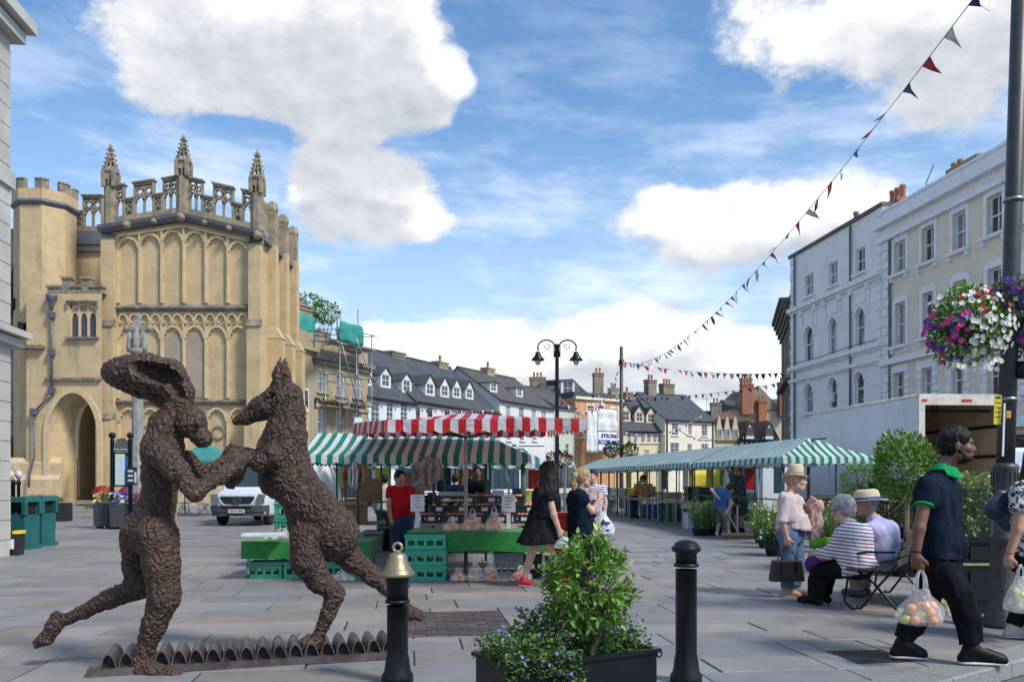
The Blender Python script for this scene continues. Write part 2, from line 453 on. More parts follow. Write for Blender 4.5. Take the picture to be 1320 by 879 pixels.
polys.sort(key=lambda p:(-int(p[0]),-p[1]))
rest=MB()
for i,(iv,ar,q,cen)in enumerate(polys):
    zt=rnd.uniform(-.003,.003);tx,ty=rnd.uniform(-.003,.003),rnd.uniform(-.003,.003)
    def zz(p):return zt+(p.x-cen.x)*tx+(p.y-cen.y)*ty
    n=len(q)
    if iv and i<298:
        mb=MB();vs=[(p.x-cen.x,p.y-cen.y,-.02)for p in q]
        ins=[(cen+(p-cen)*(1-.006/max((p-cen).length,.05)))for p in q]
        vs+=[(p.x-cen.x,p.y-cen.y,zz(p)-.005)for p in q]+[(p.x-cen.x,p.y-cen.y,zz(p))for p in ins]
        fs=[list(range(2*n,3*n))]
        for k in range(n):
            k2=(k+1)%n;fs+=[(k,k2,n+k2,n+k),(n+k,n+k2,2*n+k2,2*n+k)]
        mb.add(vs,fs);mb.build('slab',m_slab,pave,loc=(cen.x,cen.y,0))
    else:
        vs=[(p.x,p.y,-.02)for p in q]+[(p.x,p.y,zz(p))for p in q]
        fs=[list(range(n,2*n))]+[(k,(k+1)%n,n+(k+1)%n,n+k)for k in range(n)]
        rest.add(vs,fs)
tag(rest.build('slab_field',m_slab,pave),kind='stuff')
# brown brick patch, laid like a repair
bm_=MB().b2(-.1,.1,-.05,.05,-.02,.0).mesh('brick',m_brickp)
nu,nv=5,14
rzp=math.atan2(SU.y,SU.x)
for j in range(nv):
    for i in range(nu+(j%2)):
        u=PATCH[0]+(i+(.5 if j%2==0 else 0))*.2;v=PATCH[2]+.052+j*.1035
        if not(PATCH[0]-.02<=u<=PATCH[1]+.02):continue
        hw=.096
        a,b=max(u-hw,PATCH[0]+.003),min(u+hw,PATCH[1]-.003)
        p=SU*((a+b)/2)+SD*v
        o=link('brick',bm_,pave,loc=(p.x,p.y,rnd.uniform(-.003,.001)),rz=rzp+rnd.uniform(-.01,.01),scale=((b-a)/.2,.095/.1,1))
mhb=MB();mhb.b2(-.235,.235,-.235,.235,-.02,-.001)
for i in range(9):
    for j in range(9):
        mhb.box((-.19+i*.0475,-.19+j*.0475,.001),(.03,.012,.005),rz=(R(45)if(i+j)%2 else R(-45)))
mp_=SU*mu+SD*mv
mhb.build('manhole_cover',m_iron,loc=(mp_.x,mp_.y,0),rz=rzp)
tag(bpy.data.objects['manhole_cover'],'square iron manhole cover in the pavement by the walking man','manhole cover')
# ================================================================ building helpers
m_glass=glassmat('window_glass',(.03,.038,.045),.03,1.0)
m_glass2=glassmat('window_glass_pale',(.20,.22,.24),.08,1.0)
m_glass3=glassmat('window_glass_curtain',(.10,.105,.11),.06,1.0)
m_sash=mat('sash_white',(.74,.75,.76),.5,scale=6)
m_sashd=mat('sash_dark',(.05,.05,.05),.5,scale=6)
m_leadroof=mat('lead',(.16,.175,.20),.5,.2,col2=(.11,.12,.135),scale=5)
def wallgrid(mb,x0,x1,z0,z1,ops,rev=.16,mi=0,y=0.0,rmi=None):
    """front wall in the plane y, facing -y, with real rectangular openings and reveals"""
    xs=sorted({x0,x1,*[v for o in ops for v in(o[0],o[1])if x0<v<x1]});zs=sorted({z0,z1,*[v for o in ops for v in(o[2],o[3])if z0<v<z1]})
    for i in range(len(xs)-1):
        for j in range(len(zs)-1):
            cx,cz=(xs[i]+xs[i+1])/2,(zs[j]+zs[j+1])/2
            if any(o[0]<cx<o[1]and o[2]<cz<o[3]for o in ops):continue
            mb.add([(xs[i],y,zs[j]),(xs[i+1],y,zs[j]),(xs[i+1],y,zs[j+1]),(xs[i],y,zs[j+1])],[(0,1,2,3)],mi)
    for(a,b,c,d)in[o[:4]for o in ops]:
        k=mi if rmi is None else rmi
        mb.add([(a,y,c),(b,y,c),(b,y,d),(a,y,d),(a,y+rev,c),(b,y+rev,c),(b,y+rev,d),(a,y+rev,d)],
               [(0,1,5,4),(1,2,6,5),(2,3,7,6),(3,0,4,7)],k)
WCACHE={}
def window(parent,u,z,w,h,rev=.16,cols=2,rows=2,frame=m_sash,glass=m_glass,arch=False,name='window',mid=True,fw=.06,y=0.0):
    """sash window set back in its opening: frame with glazing bars, pane behind as a sub-part"""
    key=(round(w,2),round(h,2),cols,rows,frame.name,glass.name,arch,mid,fw,rev)
    if key not in WCACHE:
        f=MB();y0,y1=rev-.10,rev-.03
        if not arch:
            f.b2(-w/2,-w/2+fw,y0,y1,0,h);f.b2(w/2-fw,w/2,y0,y1,0,h)
            f.b2(-w/2+fw,w/2-fw,y0+.003,y1,0,fw);f.b2(-w/2+fw,w/2-fw,y0+.003,y1,h-fw,h)
        else:
            r=w/2;zc=h-r;N=10
            f.b2(-w/2,-w/2+fw,y0,y1,0,zc);f.b2(w/2-fw,w/2,y0,y1,0,zc);f.b2(-w/2+fw,w/2-fw,y0+.003,y1,0,fw)
            for k in range(N):
                a0,a1=math.pi*k/N,math.pi*(k+1)/N
                pts=[(math.cos(a0)*r,zc+math.sin(a0)*r),(math.cos(a1)*r,zc+math.sin(a1)*r),(math.cos(a1)*(r-fw),zc+math.sin(a1)*(r-fw)),(math.cos(a0)*(r-fw),zc+math.sin(a0)*(r-fw))]
                f.prism(pts,y0,y1)
        if mid:f.b2(-w/2+fw,w/2-fw,y0-.004,y1-.01,h*.5-fw*.45,h*.5+fw*.45)
        for c in range(1,cols):f.b2(-w/2+w*c/cols-.018,-w/2+w*c/cols+.018,y0+.012,y1-.004,fw,h-fw)
        for r_ in range(1,rows):
            zz=h*r_/rows
            if not(mid and abs(zz-h*.5)<.05):f.b2(-w/2+fw,w/2-fw,y0+.014,y1-.006,zz-.016,zz+.016)
        g=MB()
        if arch:
            r=w/2-.01;zc=h-w/2
            poly=[(-r,.01),(r,.01)]+[(math.cos(math.pi*k/10)*r,zc+math.sin(math.pi*k/10)*r)for k in range(11)]
            g.prism(poly,rev-.045,rev-.035)
        else:g.b2(-w/2+.01,w/2-.01,rev-.045,rev-.035,.01,h-.01)
        WCACHE[key]=(f.mesh(name,frame),g.mesh('pane',glass))
    fm,gm=WCACHE[key]
    o=link(name,fm,parent,loc=(u,y,z));link('pane',gm,o)
    return o
def sillbox(mb,u,z,w,mi=0,d=.14,t=.09,y=0.0):mb.b2(u-w/2,u+w/2,y-d,y+.02,z-t,z,mi)
class Bld:
    """a facade between two ground points; local x runs along it, local -y faces the viewer"""
    def __init__(s,name,p0,p1,label,cat='building',group=None):
        s.p0,s.p1=Vector((p0[0],p0[1],0)),Vector((p1[0],p1[1],0));d=s.p1-s.p0
        s.L=d.length;s.d=d.normalized();s.rz=math.atan2(d.y,d.x)
        s.o=empty(name,s.p0,s.rz,label,cat,group)
    def u(s,px):
        k=(px-PX0)/F                        # X = k*Y on the ray
        return(k*s.p0.y-s.p0.x)/(s.d.x-k*s.d.y)
    def Y(s,px):return s.p0.y+s.d.y*s.u(px)
    def z(s,px,py):return CH-(py-PY0)/F*s.Y(px)
    def part(s,name,mb,mats,**k):return mb.build(name,mats,s.o,**k)
def shell(b,H,D,ops,m_wall,rev=.16,x0=0.0,x1=None,z0=0.0,name='wall',gable=None,rmi=None):
    """front wall with openings plus side and back walls; gable = (ridge y, ridge z) closes the ends"""
    x1=b.L if x1 is None else x1
    mb=MB();wallgrid(mb,x0,x1,z0,H,ops,rev,rmi=rmi)
    if gable:
        ry,rz_=gable
        for x,f in((x0,1),(x1,-1)):
            vs=[(x,0,z0),(x,D,z0),(x,D,H),(x,ry,rz_),(x,0,H)]
            mb.add(vs,[(0,4,3,2,1)if f>0 else(0,1,2,3,4)])
    else:
        mb.add([(x0,0,z0),(x0,D,z0),(x0,D,H),(x0,0,H)],[(3,2,1,0)][::-1]);mb.add([(x1,0,z0),(x1,D,z0),(x1,D,H),(x1,0,H)],[(0,1,2,3)])
        mb.add([(x0,0,H),(x1,0,H),(x1,D,H),(x0,D,H)],[(0,1,2,3)])
    mb.add([(x0,D,z0),(x1,D,z0),(x1,D,H),(x0,D,H)],[(1,0,3,2)])
    mb.add([(x0+.3,rev+.25,z0),(x1-.3,rev+.25,z0),(x1-.3,rev+.25,H-.1),(x0+.3,rev+.25,H-.1)],[(0,1,2,3)])
    return b.part(name,mb,m_wall)
def pitched(b,H,ry,rz_,D,m_,over=.25,x0=0.0,x1=None,t=.12,name='roof',sides=.12):
    x1=b.L if x1 is None else x1
    mb=MB();k=(rz_-H)/ry
    for(ya,za,yb,zb)in((-over,H-over*k,ry,rz_),(ry,rz_,D+over,H-over*(rz_-H)/(D-ry))):
        q=[(x0-sides,ya,za),(x1+sides,ya,za),(x1+sides,yb,zb),(x0-sides,yb,zb)]
        mb.add(q+[(x,y,z-t)for x,y,z in q],[(0,1,2,3),(7,6,5,4),(0,4,5,1),(1,5,6,2),(2,6,7,3),(3,7,4,0)])
    mb.b2(x0-sides,x1+sides,ry-.12,ry+.12,rz_-.04,rz_+.07)
    return b.part(name,mb,m_)
def chimney(b,x,y,z0,z1,wx,wy,m_,pots=2,m_pot=None,name='chimney'):
    mb=MB();mb.b2(x-wx/2,x+wx/2,y-wy/2,y+wy/2,z0,z1)
    mb.b2(x-wx/2-.06,x+wx/2+.06,y-wy/2-.06,y+wy/2+.06,z1-.28,z1-.14);mb.b2(x-wx/2-.09,x+wx/2+.09,y-wy/2-.09,y+wy/2+.09,z1-.04,z1+.1)
    c=b.part(name,mb,m_)
    for i in range(pots):
        px_=x+(i-(pots-1)/2)*min(.42,wx/max(pots,1))
        MB().lathe([(.15,0),(.13,.08),(.115,.45),(.15,.5),(.14,.62),(.1,.62),(.1,.3)],(px_,y,z1+.1),10).build('chimney_pot',m_pot or m_pots,c)
    return c
def dormer(b,u,zb,w,h,y,m_wall,m_roof,gabled=True,frame=m_sash,depth=1.6,gh=.55,m_gable=None):
    """dormer: cheeks and front as one part, window and roof under it"""
    mb=MB();ops=[(u-w*.36,u+w*.36,zb+.1,zb+h-.05)]
    wallgrid(mb,u-w/2,u+w/2,zb-.25,zb+h,ops,.12,y=y)
    mb.add([(u-w/2,y,zb+h),(u+w/2,y,zb+h),(u,y,zb+h+gh)],[(0,1,2)])
    for x,s_ in((u-w/2,1),(u+w/2,-1)):
        q=[(x,y,zb-.25),(x,y,zb+h),(x,y+depth,zb+h)]
        mb.add(q,[(0,1,2)if s_>0 else(2,1,0)])
    d=b.part('dormer',mb,m_gable or m_wall)
    r=MB();e=.12
    for s_ in(-1,1):
        q=[(u+s_*(w/2+e),y-.12,zb+h-e*gh/(w/2)),(u,y-.12,zb+h+gh),(u,y+depth+gh,zb+h+gh),(u+s_*(w/2+e),y+depth,zb+h-e*gh/(w/2))]
        fs=[(0,1,2,3),(7,6,5,4),(0,4,5,1),(1,5,6,2),(3,7,4,0),(2,6,7,3)]
        r.add(q+[(x,yy,z-.07)for x,yy,z in q],fs)
    r.build('dormer_roof',m_roof,d)
    window(d,u,zb+.1,w*.72,h-.15,.12,2,2,frame,y=y,fw=.055)
    return d
m_pots=mat('terracotta_pot',(.42,.20,.11),.8,col2=(.30,.14,.08),scale=6)
m_slate=brickmat('slate_roof',(.088,.094,.11),(.066,.071,.083),(.035,.037,.043),.5,.28,.012,.6,axis='slope',bump=.5,mott=.35)
m_slate2=brickmat('brown_slate',(.125,.115,.11),(.085,.078,.075),(.04,.038,.037),.45,.26,.012,.7,axis='slope',bump=.5,mott=.5)
m_tile=brickmat('clay_tile',(.23,.11,.085),(.15,.085,.07),(.06,.04,.035),.3,.22,.012,.8,axis='slope',bump=.5,mott=.5)
m_ashlar=brickmat('cotswold_ashlar',(.40,.335,.23),(.36,.30,.205),(.30,.25,.18),.9,.34,.008,.85,stain=(.16,.14,.115),bump=.2,mott=.3)
m_stonechim=brickmat('chimney_stone',(.34,.29,.21),(.26,.22,.165),(.2,.17,.13),.45,.25,.012,.9,stain=(.09,.085,.075),bump=.4)
m_redbrick=brickmat('red_brick',(.43,.145,.065),(.33,.11,.055),(.3,.22,.17),.23,.08,.01,.85,bump=.3,mott=.4)
# ================================================================ the right-hand terrace (faces north, in shade)
def facade_right(px):
    k=(px-PX0)/F;Y=20.33/(k+.123);return(k*Y,Y)
m_render_w=mat('white_render',(.78,.77,.77),.85,col2=(.72,.71,.71),scale=1.2,detail=7,bump=.12,bscale=12,dirt=((.52,.51,.51),.7,.62,.82),streak=((.36,.35,.35),.56,.76))
m_trim_w=mat('white_trim',(.79,.79,.80),.75,col2=(.70,.70,.71),scale=3,dirt=((.38,.37,.36),1.8,.60,.78))
m_render_c=mat('cream_render',(.72,.65,.52),.85,col2=(.66,.59,.47),scale=1.0,detail=7,bump=.12,bscale=12,dirt=((.50,.45,.37),.6,.58,.80),streak=((.36,.33,.29),.56,.76))
m_darkstone=mat('dark_stone',(.16,.13,.10),.9,col2=(.10,.085,.07),scale=3,bump=.3)
m_stain=mat('stained_stone',(.15,.135,.11),.95,col2=(.28,.235,.165),scale=2.2,detail=8,bump=.6,bscale=9,contrast=(.42,.66))
def wins_px(b,lst):
    r=[]
    for(xa,xb,ya,yb)in lst:
        c=(xa+xb)/2;ua,ub=sorted((b.u(xa),b.u(xb)))
        r.append((ua,ub,b.z(c,yb),b.z(c,ya)))
    return r
b=Bld('white_terrace',facade_right(1020),facade_right(1138),'white rendered four storey building with arched windows right of the square','building')
up=wins_px(b,[(1037,1048.5,354,381.5),(1068,1079.5,338,368),(1103,1115,320,351.5)])
mdl=wins_px(b,[(1037,1048.5,421,466),(1068,1079,410,457),(1103,1114.5,397,447)])
low=wins_px(b,[(1037,1048,495,532),(1069,1079,487,526),(1102,1113.5,480,521)])
ztop=b.z(1076,300);H=13.1
zs1,zs2,zs3=b.z(1076,378),b.z(1076,461),b.z(1076,478)
ops=up+mdl+low
shop=[(.5,4.2,.35,2.9),(4.7,5.9,0.05,2.9),(6.3,b.L-.5,.35,2.9)]
shell(b,H,9,ops+shop,m_render_w,.2)
gls=(m_glass,m_glass,m_glass3,m_glass2)
for(a,c,z0,z1)in up:window(b.o,(a+c)/2,z0,c-a,z1-z0,.2,2,2,glass=rnd.choice(gls))
for(a,c,z0,z1)in mdl+low:
    window(b.o,(a+c)/2,z0,c-a,z1-z0,.2,1,2,arch=True,glass=rnd.choice(gls))
    r=(c-a)/2;sp=MB();N=8       # stone spandrels that turn the square opening into an arch
    for s_ in(-1,1):
        pts=[((a+c)/2+s_*r,z1),((a+c)/2,z1)]+[((a+c)/2+s_*math.cos(math.pi/2*(1-k/N))*r,z1-r+math.sin(math.pi/2*(1-k/N))*r)for k in range(N+1)][0:]
        sp.prism(pts if s_<0 else pts[::-1],.004,.17)
    b.part('arch_spandrel',sp,m_render_w)
for i,(a,c,z0,z1)in enumerate(ops):
    q=MB();x=(a+c)/2;wd=c-a
    sillbox(q,x,z0,wd+.3,d=.16,t=.12)
    b.part('sill',q,m_trim_w)
    if i>=3:
        q=MB();r=wd/2;zc=z1-r;N=10
        for k in range(N):
            a0,a1=math.pi*k/N,math.pi*(k+1)/N
            q.prism([(x+math.cos(a0)*(r+.02),zc+math.sin(a0)*(r+.02)),(x+math.cos(a0)*(r+.2),zc+math.sin(a0)*(r+.2)),(x+math.cos(a1)*(r+.2),zc+math.sin(a1)*(r+.2)),(x+math.cos(a1)*(r+.02),zc+math.sin(a1)*(r+.02))],-.05,.01)
        b.part('hood_mould',q,m_trim_w)
for(a,c,z0,z1)in up[0:0]+mdl:
    q=MB();x=(a+c)/2
    for s_ in(-1,1):
        q.b2(x+s_*.72-.12,x+s_*.72+.12,-.06,.02,zs1-1.2,zs1-.45);q.b2(x+s_*.72-.16,x+s_*.72+.16,-.14,.02,zs1-.45,zs1-.12)
    q.b2(x-.5,x+.5,-.04,.02,zs1-.95,zs1-.4);b.part('bracket_panel',q,m_trim_w)
for z,t_,d_ in((zs1,.22,.26),(zs2,.2,.22),(zs3,.16,.16),(3.35,.3,.35)):
    q=MB();q.b2(-.05,b.L+.05,-d_,.03,z-t_/2,z+t_/2);q.b2(-.03,b.L+.03,-d_*.5,.03,z-t_,z-t_/2-.003);b.part('string_course',q,[m_trim_w])
q=MB();q.b2(-.15,b.L+.1,-.12,.5,H-.02,H+.13);b.part('coping',q,m_darkstone)
for x in(.18,b.L-.28):
    z=.3;k=0
    while z<H-.3:
        wd=.5 if k%2 else .36
        q=MB();q.b2(x-wd/2,x+wd/2,-.05,.02,z,z+.36);b.part('quoin',q,m_trim_w);z+=.4;k+=1
for(a,c,z0,z1)in shop:window(b.o,(a+c)/2,z0,c-a,z1-z0,.2,3,1,m_sashd,mid=False)
for x_ in(.55,6.2):MB().tube([(x_,-.09,3.5),(x_,-.09,H-.1)],.05,8).build('downpipe',m_leadroof,b.o)
MB().b2(4.3,4.62,-.12,-.003,5.1,5.5).build('alarm_box',m_sash,b.o)
q=MB();q.tube([(.2,-.05,zs2+.3),(3,-.06,zs2+.22),(6,-.06,zs2+.3),(b.L-.3,-.05,zs2+.25)],.015,5);b.part('cable',q,m_black)
chimney(b,2.6,2.2,H-.5,H+1.0,1.6,.7,m_ashlar,1,m_leadroof)
chimney(b,7.4,1.5,H-.5,H+.55,1.2,.7,m_redbrick,3)
chimney(b,8.8,3.4,H-.5,H+1.3,1.6,.8,m_stonechim,2)
# ---- cream building
b=Bld('cream_terrace',facade_right(1138.6),facade_right(1430),'cream rendered building with white sash windows behind the hanging basket','building')
r1=wins_px(b,[(1153.5,1168,311,352),(1189,1205,292,338),(1229,1246,273,323),(1273,1293,251,302),(1322,1345,226,280),(1375,1400,195,255)])
r2=wins_px(b,[(1154.5,1168,390,445),(1190,1204,377,434),(1230,1246,362,422),(1274,1292,345,409),(1323,1345,325,395),(1375,1400,305,375)])
r3=wins_px(b,[(1153,1167,480,517),(1189,1203,474,514),(1228,1243.5,467,512),(1274,1291,457,511),(1323,1345,447,503),(1375,1400,436,497)])
H=12.2
shop=[(.6,4.0,.4,2.9),(4.5,5.6,.05,2.9),(6.1,10.5,.4,2.9)]
shell(b,H,10,r1+r2+r3+shop,m_render_c,.22)
for grp,q3 in((r1,0),(r2,0),(r3,1)):
    for(a,c,z0,z1)in grp:
        x,wd=(a+c)/2,c-a
        window(b.o,x,z0,wd,z1-z0,.22,2,2,glass=rnd.choice(gls))
        q=MB();sw=.17
        if q3:
            k=0;z=z0
            while z<z1+.1:
                e=.34 if k%2 else .24
                q.b2(a-e,a-.004,-.06,.015,z,z+.24);q.b2(c+.004,c+e,-.06,.015,z,z+.24);z+=.27;k+=1
            q.b2(a-.3,c+.3,-.07,.015,z1+.004,z1+.3)
        else:
            q.b2(a-sw,a-.004,-.05,.015,z0,z1+sw);q.b2(c+.004,c+sw,-.05,.015,z0,z1+sw);q.b2(a-.004,c+.004,-.05,.015,z1+.004,z1+sw)
            q.b2(a-.06,c+.06,-.045,.014,z1+sw+.003,z1+sw+.1)
        b.part('architrave',q,m_trim_w)
        q=MB();sillbox(q,x,z0,wd+.5,d=.2,t=.12)
        for s_ in(-1,1):q.b2(x+s_*(wd/2+.12)-.07,x+s_*(wd/2+.12)+.07,-.14,.02,z0-.3,z0-.123)
        b.part('sill',q,m_trim_w)
zc=b.z(1160,464)
for z,t_,d_ in((zc,.26,.2),(3.3,.35,.4)):
    q=MB();q.b2(-.0,b.L,-d_,.03,z-t_/2,z+t_/2);b.part('string_course',q,m_trim_w)
q=MB();q.b2(-.1,b.L,-.22,.05,H-.75,H-.55);q.b2(-.1,b.L,-.12,.05,H-.547,H-.2);q.b2(-.15,b.L,-.42,.4,H-.2,H-.02);q.b2(-.12,b.L,-.34,.3,H-.02,H+.14);b.part('cornice',q,m_trim_w)
q=MB();q.b2(-.05,b.L,-.02,.28,H+.143,H+.55);q.b2(-.08,b.L,-.08,.34,H+.553,H+.66);b.part('parapet',q,m_trim_w)
x=.2;z=.3;k=0
while z<H-.8:
    wd=.55 if k%2 else .4
    q=MB();q.b2(0.0,wd,-.05,.02,z,z+.36);b.part('quoin',q,m_trim_w);z+=.4;k+=1
q=MB();q.tube([(.62,-.09,.1),(.62,-.09,H-.8)],.05,8);b.part('downpipe',q,m_leadroof)
for(a,c,z0,z1)in shop:window(b.o,(a+c)/2,z0,c-a,z1-z0,.2,3,1,m_sashd,mid=False)
chimney(b,3.6,1.6,H,H+1.35,1.7,.9,m_stonechim,0)
q=MB();q.b2(4.9,9.2,2.2,5.0,H+.1,H+1.75);q.b2(4.7,9.4,2.0,5.2,H+1.75,H+1.9);at=b.part('attic',q,m_trim_w)
for x in(5.6,6.8,8.0):window(at,x,H+.85,.9,.8,.02,2,1,y=2.15)
q=MB();q.tube([(1.5,1.0,H+.2),(1.5,1.0,H+1.4),(2.6,.6,H+1.7)],.02,6);b.part('aerial',q,m_black)
# ---- narrow dark stone building beyond the white one
pf=facade_right(1020)
b=Bld('stone_shop',(pf[0]+1.75,pf[1]+7.2),(pf[0]-.02,pf[1]+.15),'dark weathered stone building edge just beyond the white terrace','building')
shell(b,11.3,7,[(1.5,2.6,7.5,9.4),(4.5,5.6,7.5,9.4),(1.5,2.6,4,6),(4.5,5.6,4,6)],m_darkstone,.15)
for x in(2.05,5.05):
    for z,h in((7.5,1.9),(4,2)):window(b.o,x,z,1.1,h,.15,2,2)
q=MB()
for k in range(5):q.b2(-.1*k*.5,b.L+.05,-.12-.11*k,.1,9.7+k*.28,9.7+k*.28+.25)
b.part('cornice',q,m_darkstone)
q=MB();q.b2(0,b.L,-.3,.1,6.6,6.8);q.b2(0,b.L,-.25,.1,3.2,3.5);b.part('string_course',q,m_darkstone)
# ================================================================ the left-hand row, running away to the right
LR=[(406,-12.7,55.0),(474,-10.17,60.16),(535,-7.46,65.7),(643,-1.21,78.44)]
def lp(i):return(LR[i][1],LR[i][2])
def colour(name,c,c2=None):return mat(name,c,.85,col2=c2 or tuple(k*.9 for k in c),scale=.9,detail=7,bump=.1,bscale=10,dirt=(tuple(k*.62 for k in c),.6,.6,.82),streak=(tuple(k*.5 for k in c),.56,.76))
m_blue=colour('pale_blue_render',(.64,.70,.73));m_pink=colour('pale_pink_render',(.73,.66,.69));m_whit=colour('old_white_render',(.68,.67,.64))
m_green=colour('sage_render',(.50,.56,.46));m_yel=colour('yellow_render',(.72,.60,.38));m_crm=colour('pale_cream_render',(.76,.70,.56));m_org=colour('orange_brick_wall',(.66,.34,.17))
def fill(b,wl,wallm,H,D,ridge,roofm,cols=2,rows=2,extra=(),over=.25,sill=True,frame=m_sash,archi=(),rfx=None,gf=True):
    ops=wins_px(b,wl);g=[]
    if gf:
        n=max(1,int(b.L/3));
        for i in range(n):
            a=b.L*i/n+.35;g.append((a,b.L*(i+1)/n-.35,.5,2.7))
    shell(b,H,D,ops+g,wallm,.14,gable=ridge)
    for i,(a,c,z0,z1)in enumerate(ops):
        window(b.o,(a+c)/2,z0,c-a,z1-z0,.14,cols,rows,frame,glass=rnd.choice(gls),arch=(i in archi))
        if sill:q=MB();sillbox(q,(a+c)/2,z0,c-a+.25);b.part('sill',q,m_trim_w)
    for(a,c,z0,z1)in g:window(b.o,(a+c)/2,z0,c-a,z1-z0,.14,3,1,m_sashd,mid=False)
    pitched(b,H,ridge[0],ridge[1],D,roofm,over)
    q=MB();q.b2(0,b.L,-over-.1,-over+.02,H-.28,H-.16);b.part('gutter',q,m_black)
def dorm_px(b,lst,wallm,roofm,H,ridge,w=1.3,h=1.25,gh=.5,gm=None):
    k=(ridge[1]-H)/ridge[0]
    for(px,pyt,pyb)in lst:
        u=b.u(px);zb=b.z(px,pyb)
        y=max(.15,(zb-H)/k-.05)
        for _ in range(3):        # the dormer stands back on the slope: re-aim through its own depth
            Yd=b.Y(px)+math.cos(b.rz)*y;zb=CH-(pyb-PY0)/F*Yd;y=max(.15,(zb-H)/k)
            Xd=(px-PX0)/F*Yd;rel=Vector((Xd,Yd,0))-b.p0;u=rel.dot(b.d)
        hh=(pyb-pyt)/F*Yd
        dormer(b,u,zb,w,hh,y,wallm,roofm,depth=hh/k*1.05,gh=gh,m_gable=gm)
# scaffolded stone bank building
b=Bld('stone_townhouse',lp(0),lp(1),'honey stone townhouse with scaffolding up to its chimney','building')
H=b.z(440,467)
wl=[(409.5,422,479,505.8),(433.5,445,484,510.6),(455,466,487.6,513),(409.5,421,527.6,560),(433.5,444,528,561),(454.5,465.5,529,561)]
ops=wins_px(b,wl)
shell(b,H+1.0,9,ops+[(.8,4.8,.2,2.7)],m_ashlar,.18)
for(a,c,z0,z1)in ops:
    window(b.o,(a+c)/2,z0,c-a,z1-z0,.18,2,2,glass=m_glass2);q=MB();sillbox(q,(a+c)/2,z0,c-a+.3);b.part('sill',q,m_ashlar)
window(b.o,2.8,.2,4.0,2.5,.18,4,1,m_sashd,mid=False)
q=MB();q.b2(-.35,b.L+.35,-.42,.1,H-.12,H+.12);q.b2(-.2,b.L+.2,-.22,.1,H-.4,H-.123);b.part('cornice',q,m_stain)
q=MB();q.b2(-.05,b.L+.05,-.12,.05,H-3.2,H-3.0);b.part('string_course',q,m_ashlar)
# its side wall towards the church, running along the view
q=MB();L2=7.0;ang=b.rz
side=Vector((-.30,-.954));
def loc2(v):return(v.x*math.cos(-ang)-v.y*math.sin(-ang),v.x*math.sin(-ang)+v.y*math.cos(-ang))
sx,sy=loc2(side*5.2)
nx,ny=loc2(Vector((-.954,.30))*6)
poly=[(0,0.02),(sx,sy),(sx+nx,sy+ny),(nx,ny)]
q.prism(poly,0,H+.3,axis='z');wing=b.part('side_wing',q,m_ashlar)
q=MB();cx,cy=sum(p[0]for p in poly)/4,sum(p[1]for p in poly)/4
q.prism([(cx+(p[0]-cx)*1.09,cy+(p[1]-cy)*1.09)for p in poly],H+.3,H+.55,axis='z');q.prism([(cx+(p[0]-cx)*.98,cy+(p[1]-cy)*.98)for p in poly],H+.55,H+1.5,axis='z');b.part('side_cornice',q,m_ashlar)
for k in range(3):
    f=.25+.27*k
    for z in(H-4.0,H-7.2):
        wv=MB();rr=math.atan2(sy,sx)
        for dy_,ww,mi in((.02,.95,0),(.035,.75,1)):
            wv.box((sx*f-math.sin(rr)*dy_*-1,sy*f+math.cos(rr)*dy_*-1*-1,z+.9),(ww,.06,1.9 if mi==0 else 1.7),rr,mi)
        b.part('window',wv,[m_sash,m_glass])
# stone-slate roof behind and tree top are seen past the church
q=MB();q.prism([(0,H+1.0),(4.5,H+3.7),(9,H+1.0)],-7.5,.6,axis='x');b.part('roof',q,m_slate2)
c_=chimney(b,1.6,3.0,H+.8,b.z(428,395)+.25,1.9,1.3,m_stonechim,0)
for i,(x,h_)in enumerate(((1.1,1.1),(1.7,.55),(2.15,.6))):MB().lathe([(.17,0),(.14,.1),(.12,h_-.1),(.17,h_-.06),(.16,h_),(.1,h_)],(x,3.0,b.z(428,395)+.35),10).build('chimney_pot',m_pots,c_)
def text_obj(body,size,mat_,loc,rot,parent=None,name='lettering',depth=.01,align='CENTER',bold=0.0):
    cu=bpy.data.curves.new(name,'FONT');cu.body=body;cu.size=size;cu.extrude=depth;cu.align_x=align;cu.align_y='CENTER';cu.offset=bold
    cu.materials.append(mat_);o=bpy.data.objects.new(name,cu);
    dg=bpy.context.evaluated_depsgraph_get();COL.objects.link(o);dg.update()
    me=bpy.data.meshes.new_from_object(o.evaluated_get(dg));bpy.data.objects.remove(o)
    if not me.materials:me.materials.append(mat_)
    o=link(name,me,parent);o.location=loc;o.rotation_euler=rot
    return o
text_obj('DANNE',.85,m_black,(b.u(423),-.1,b.z(423,521)),(R(90),0,0),b.o,bold=.02)
text_obj('GIST',.85,m_black,(b.u(461),-.1,b.z(461,524)),(R(90),0,0),b.o,bold=.02)
stone_b=b
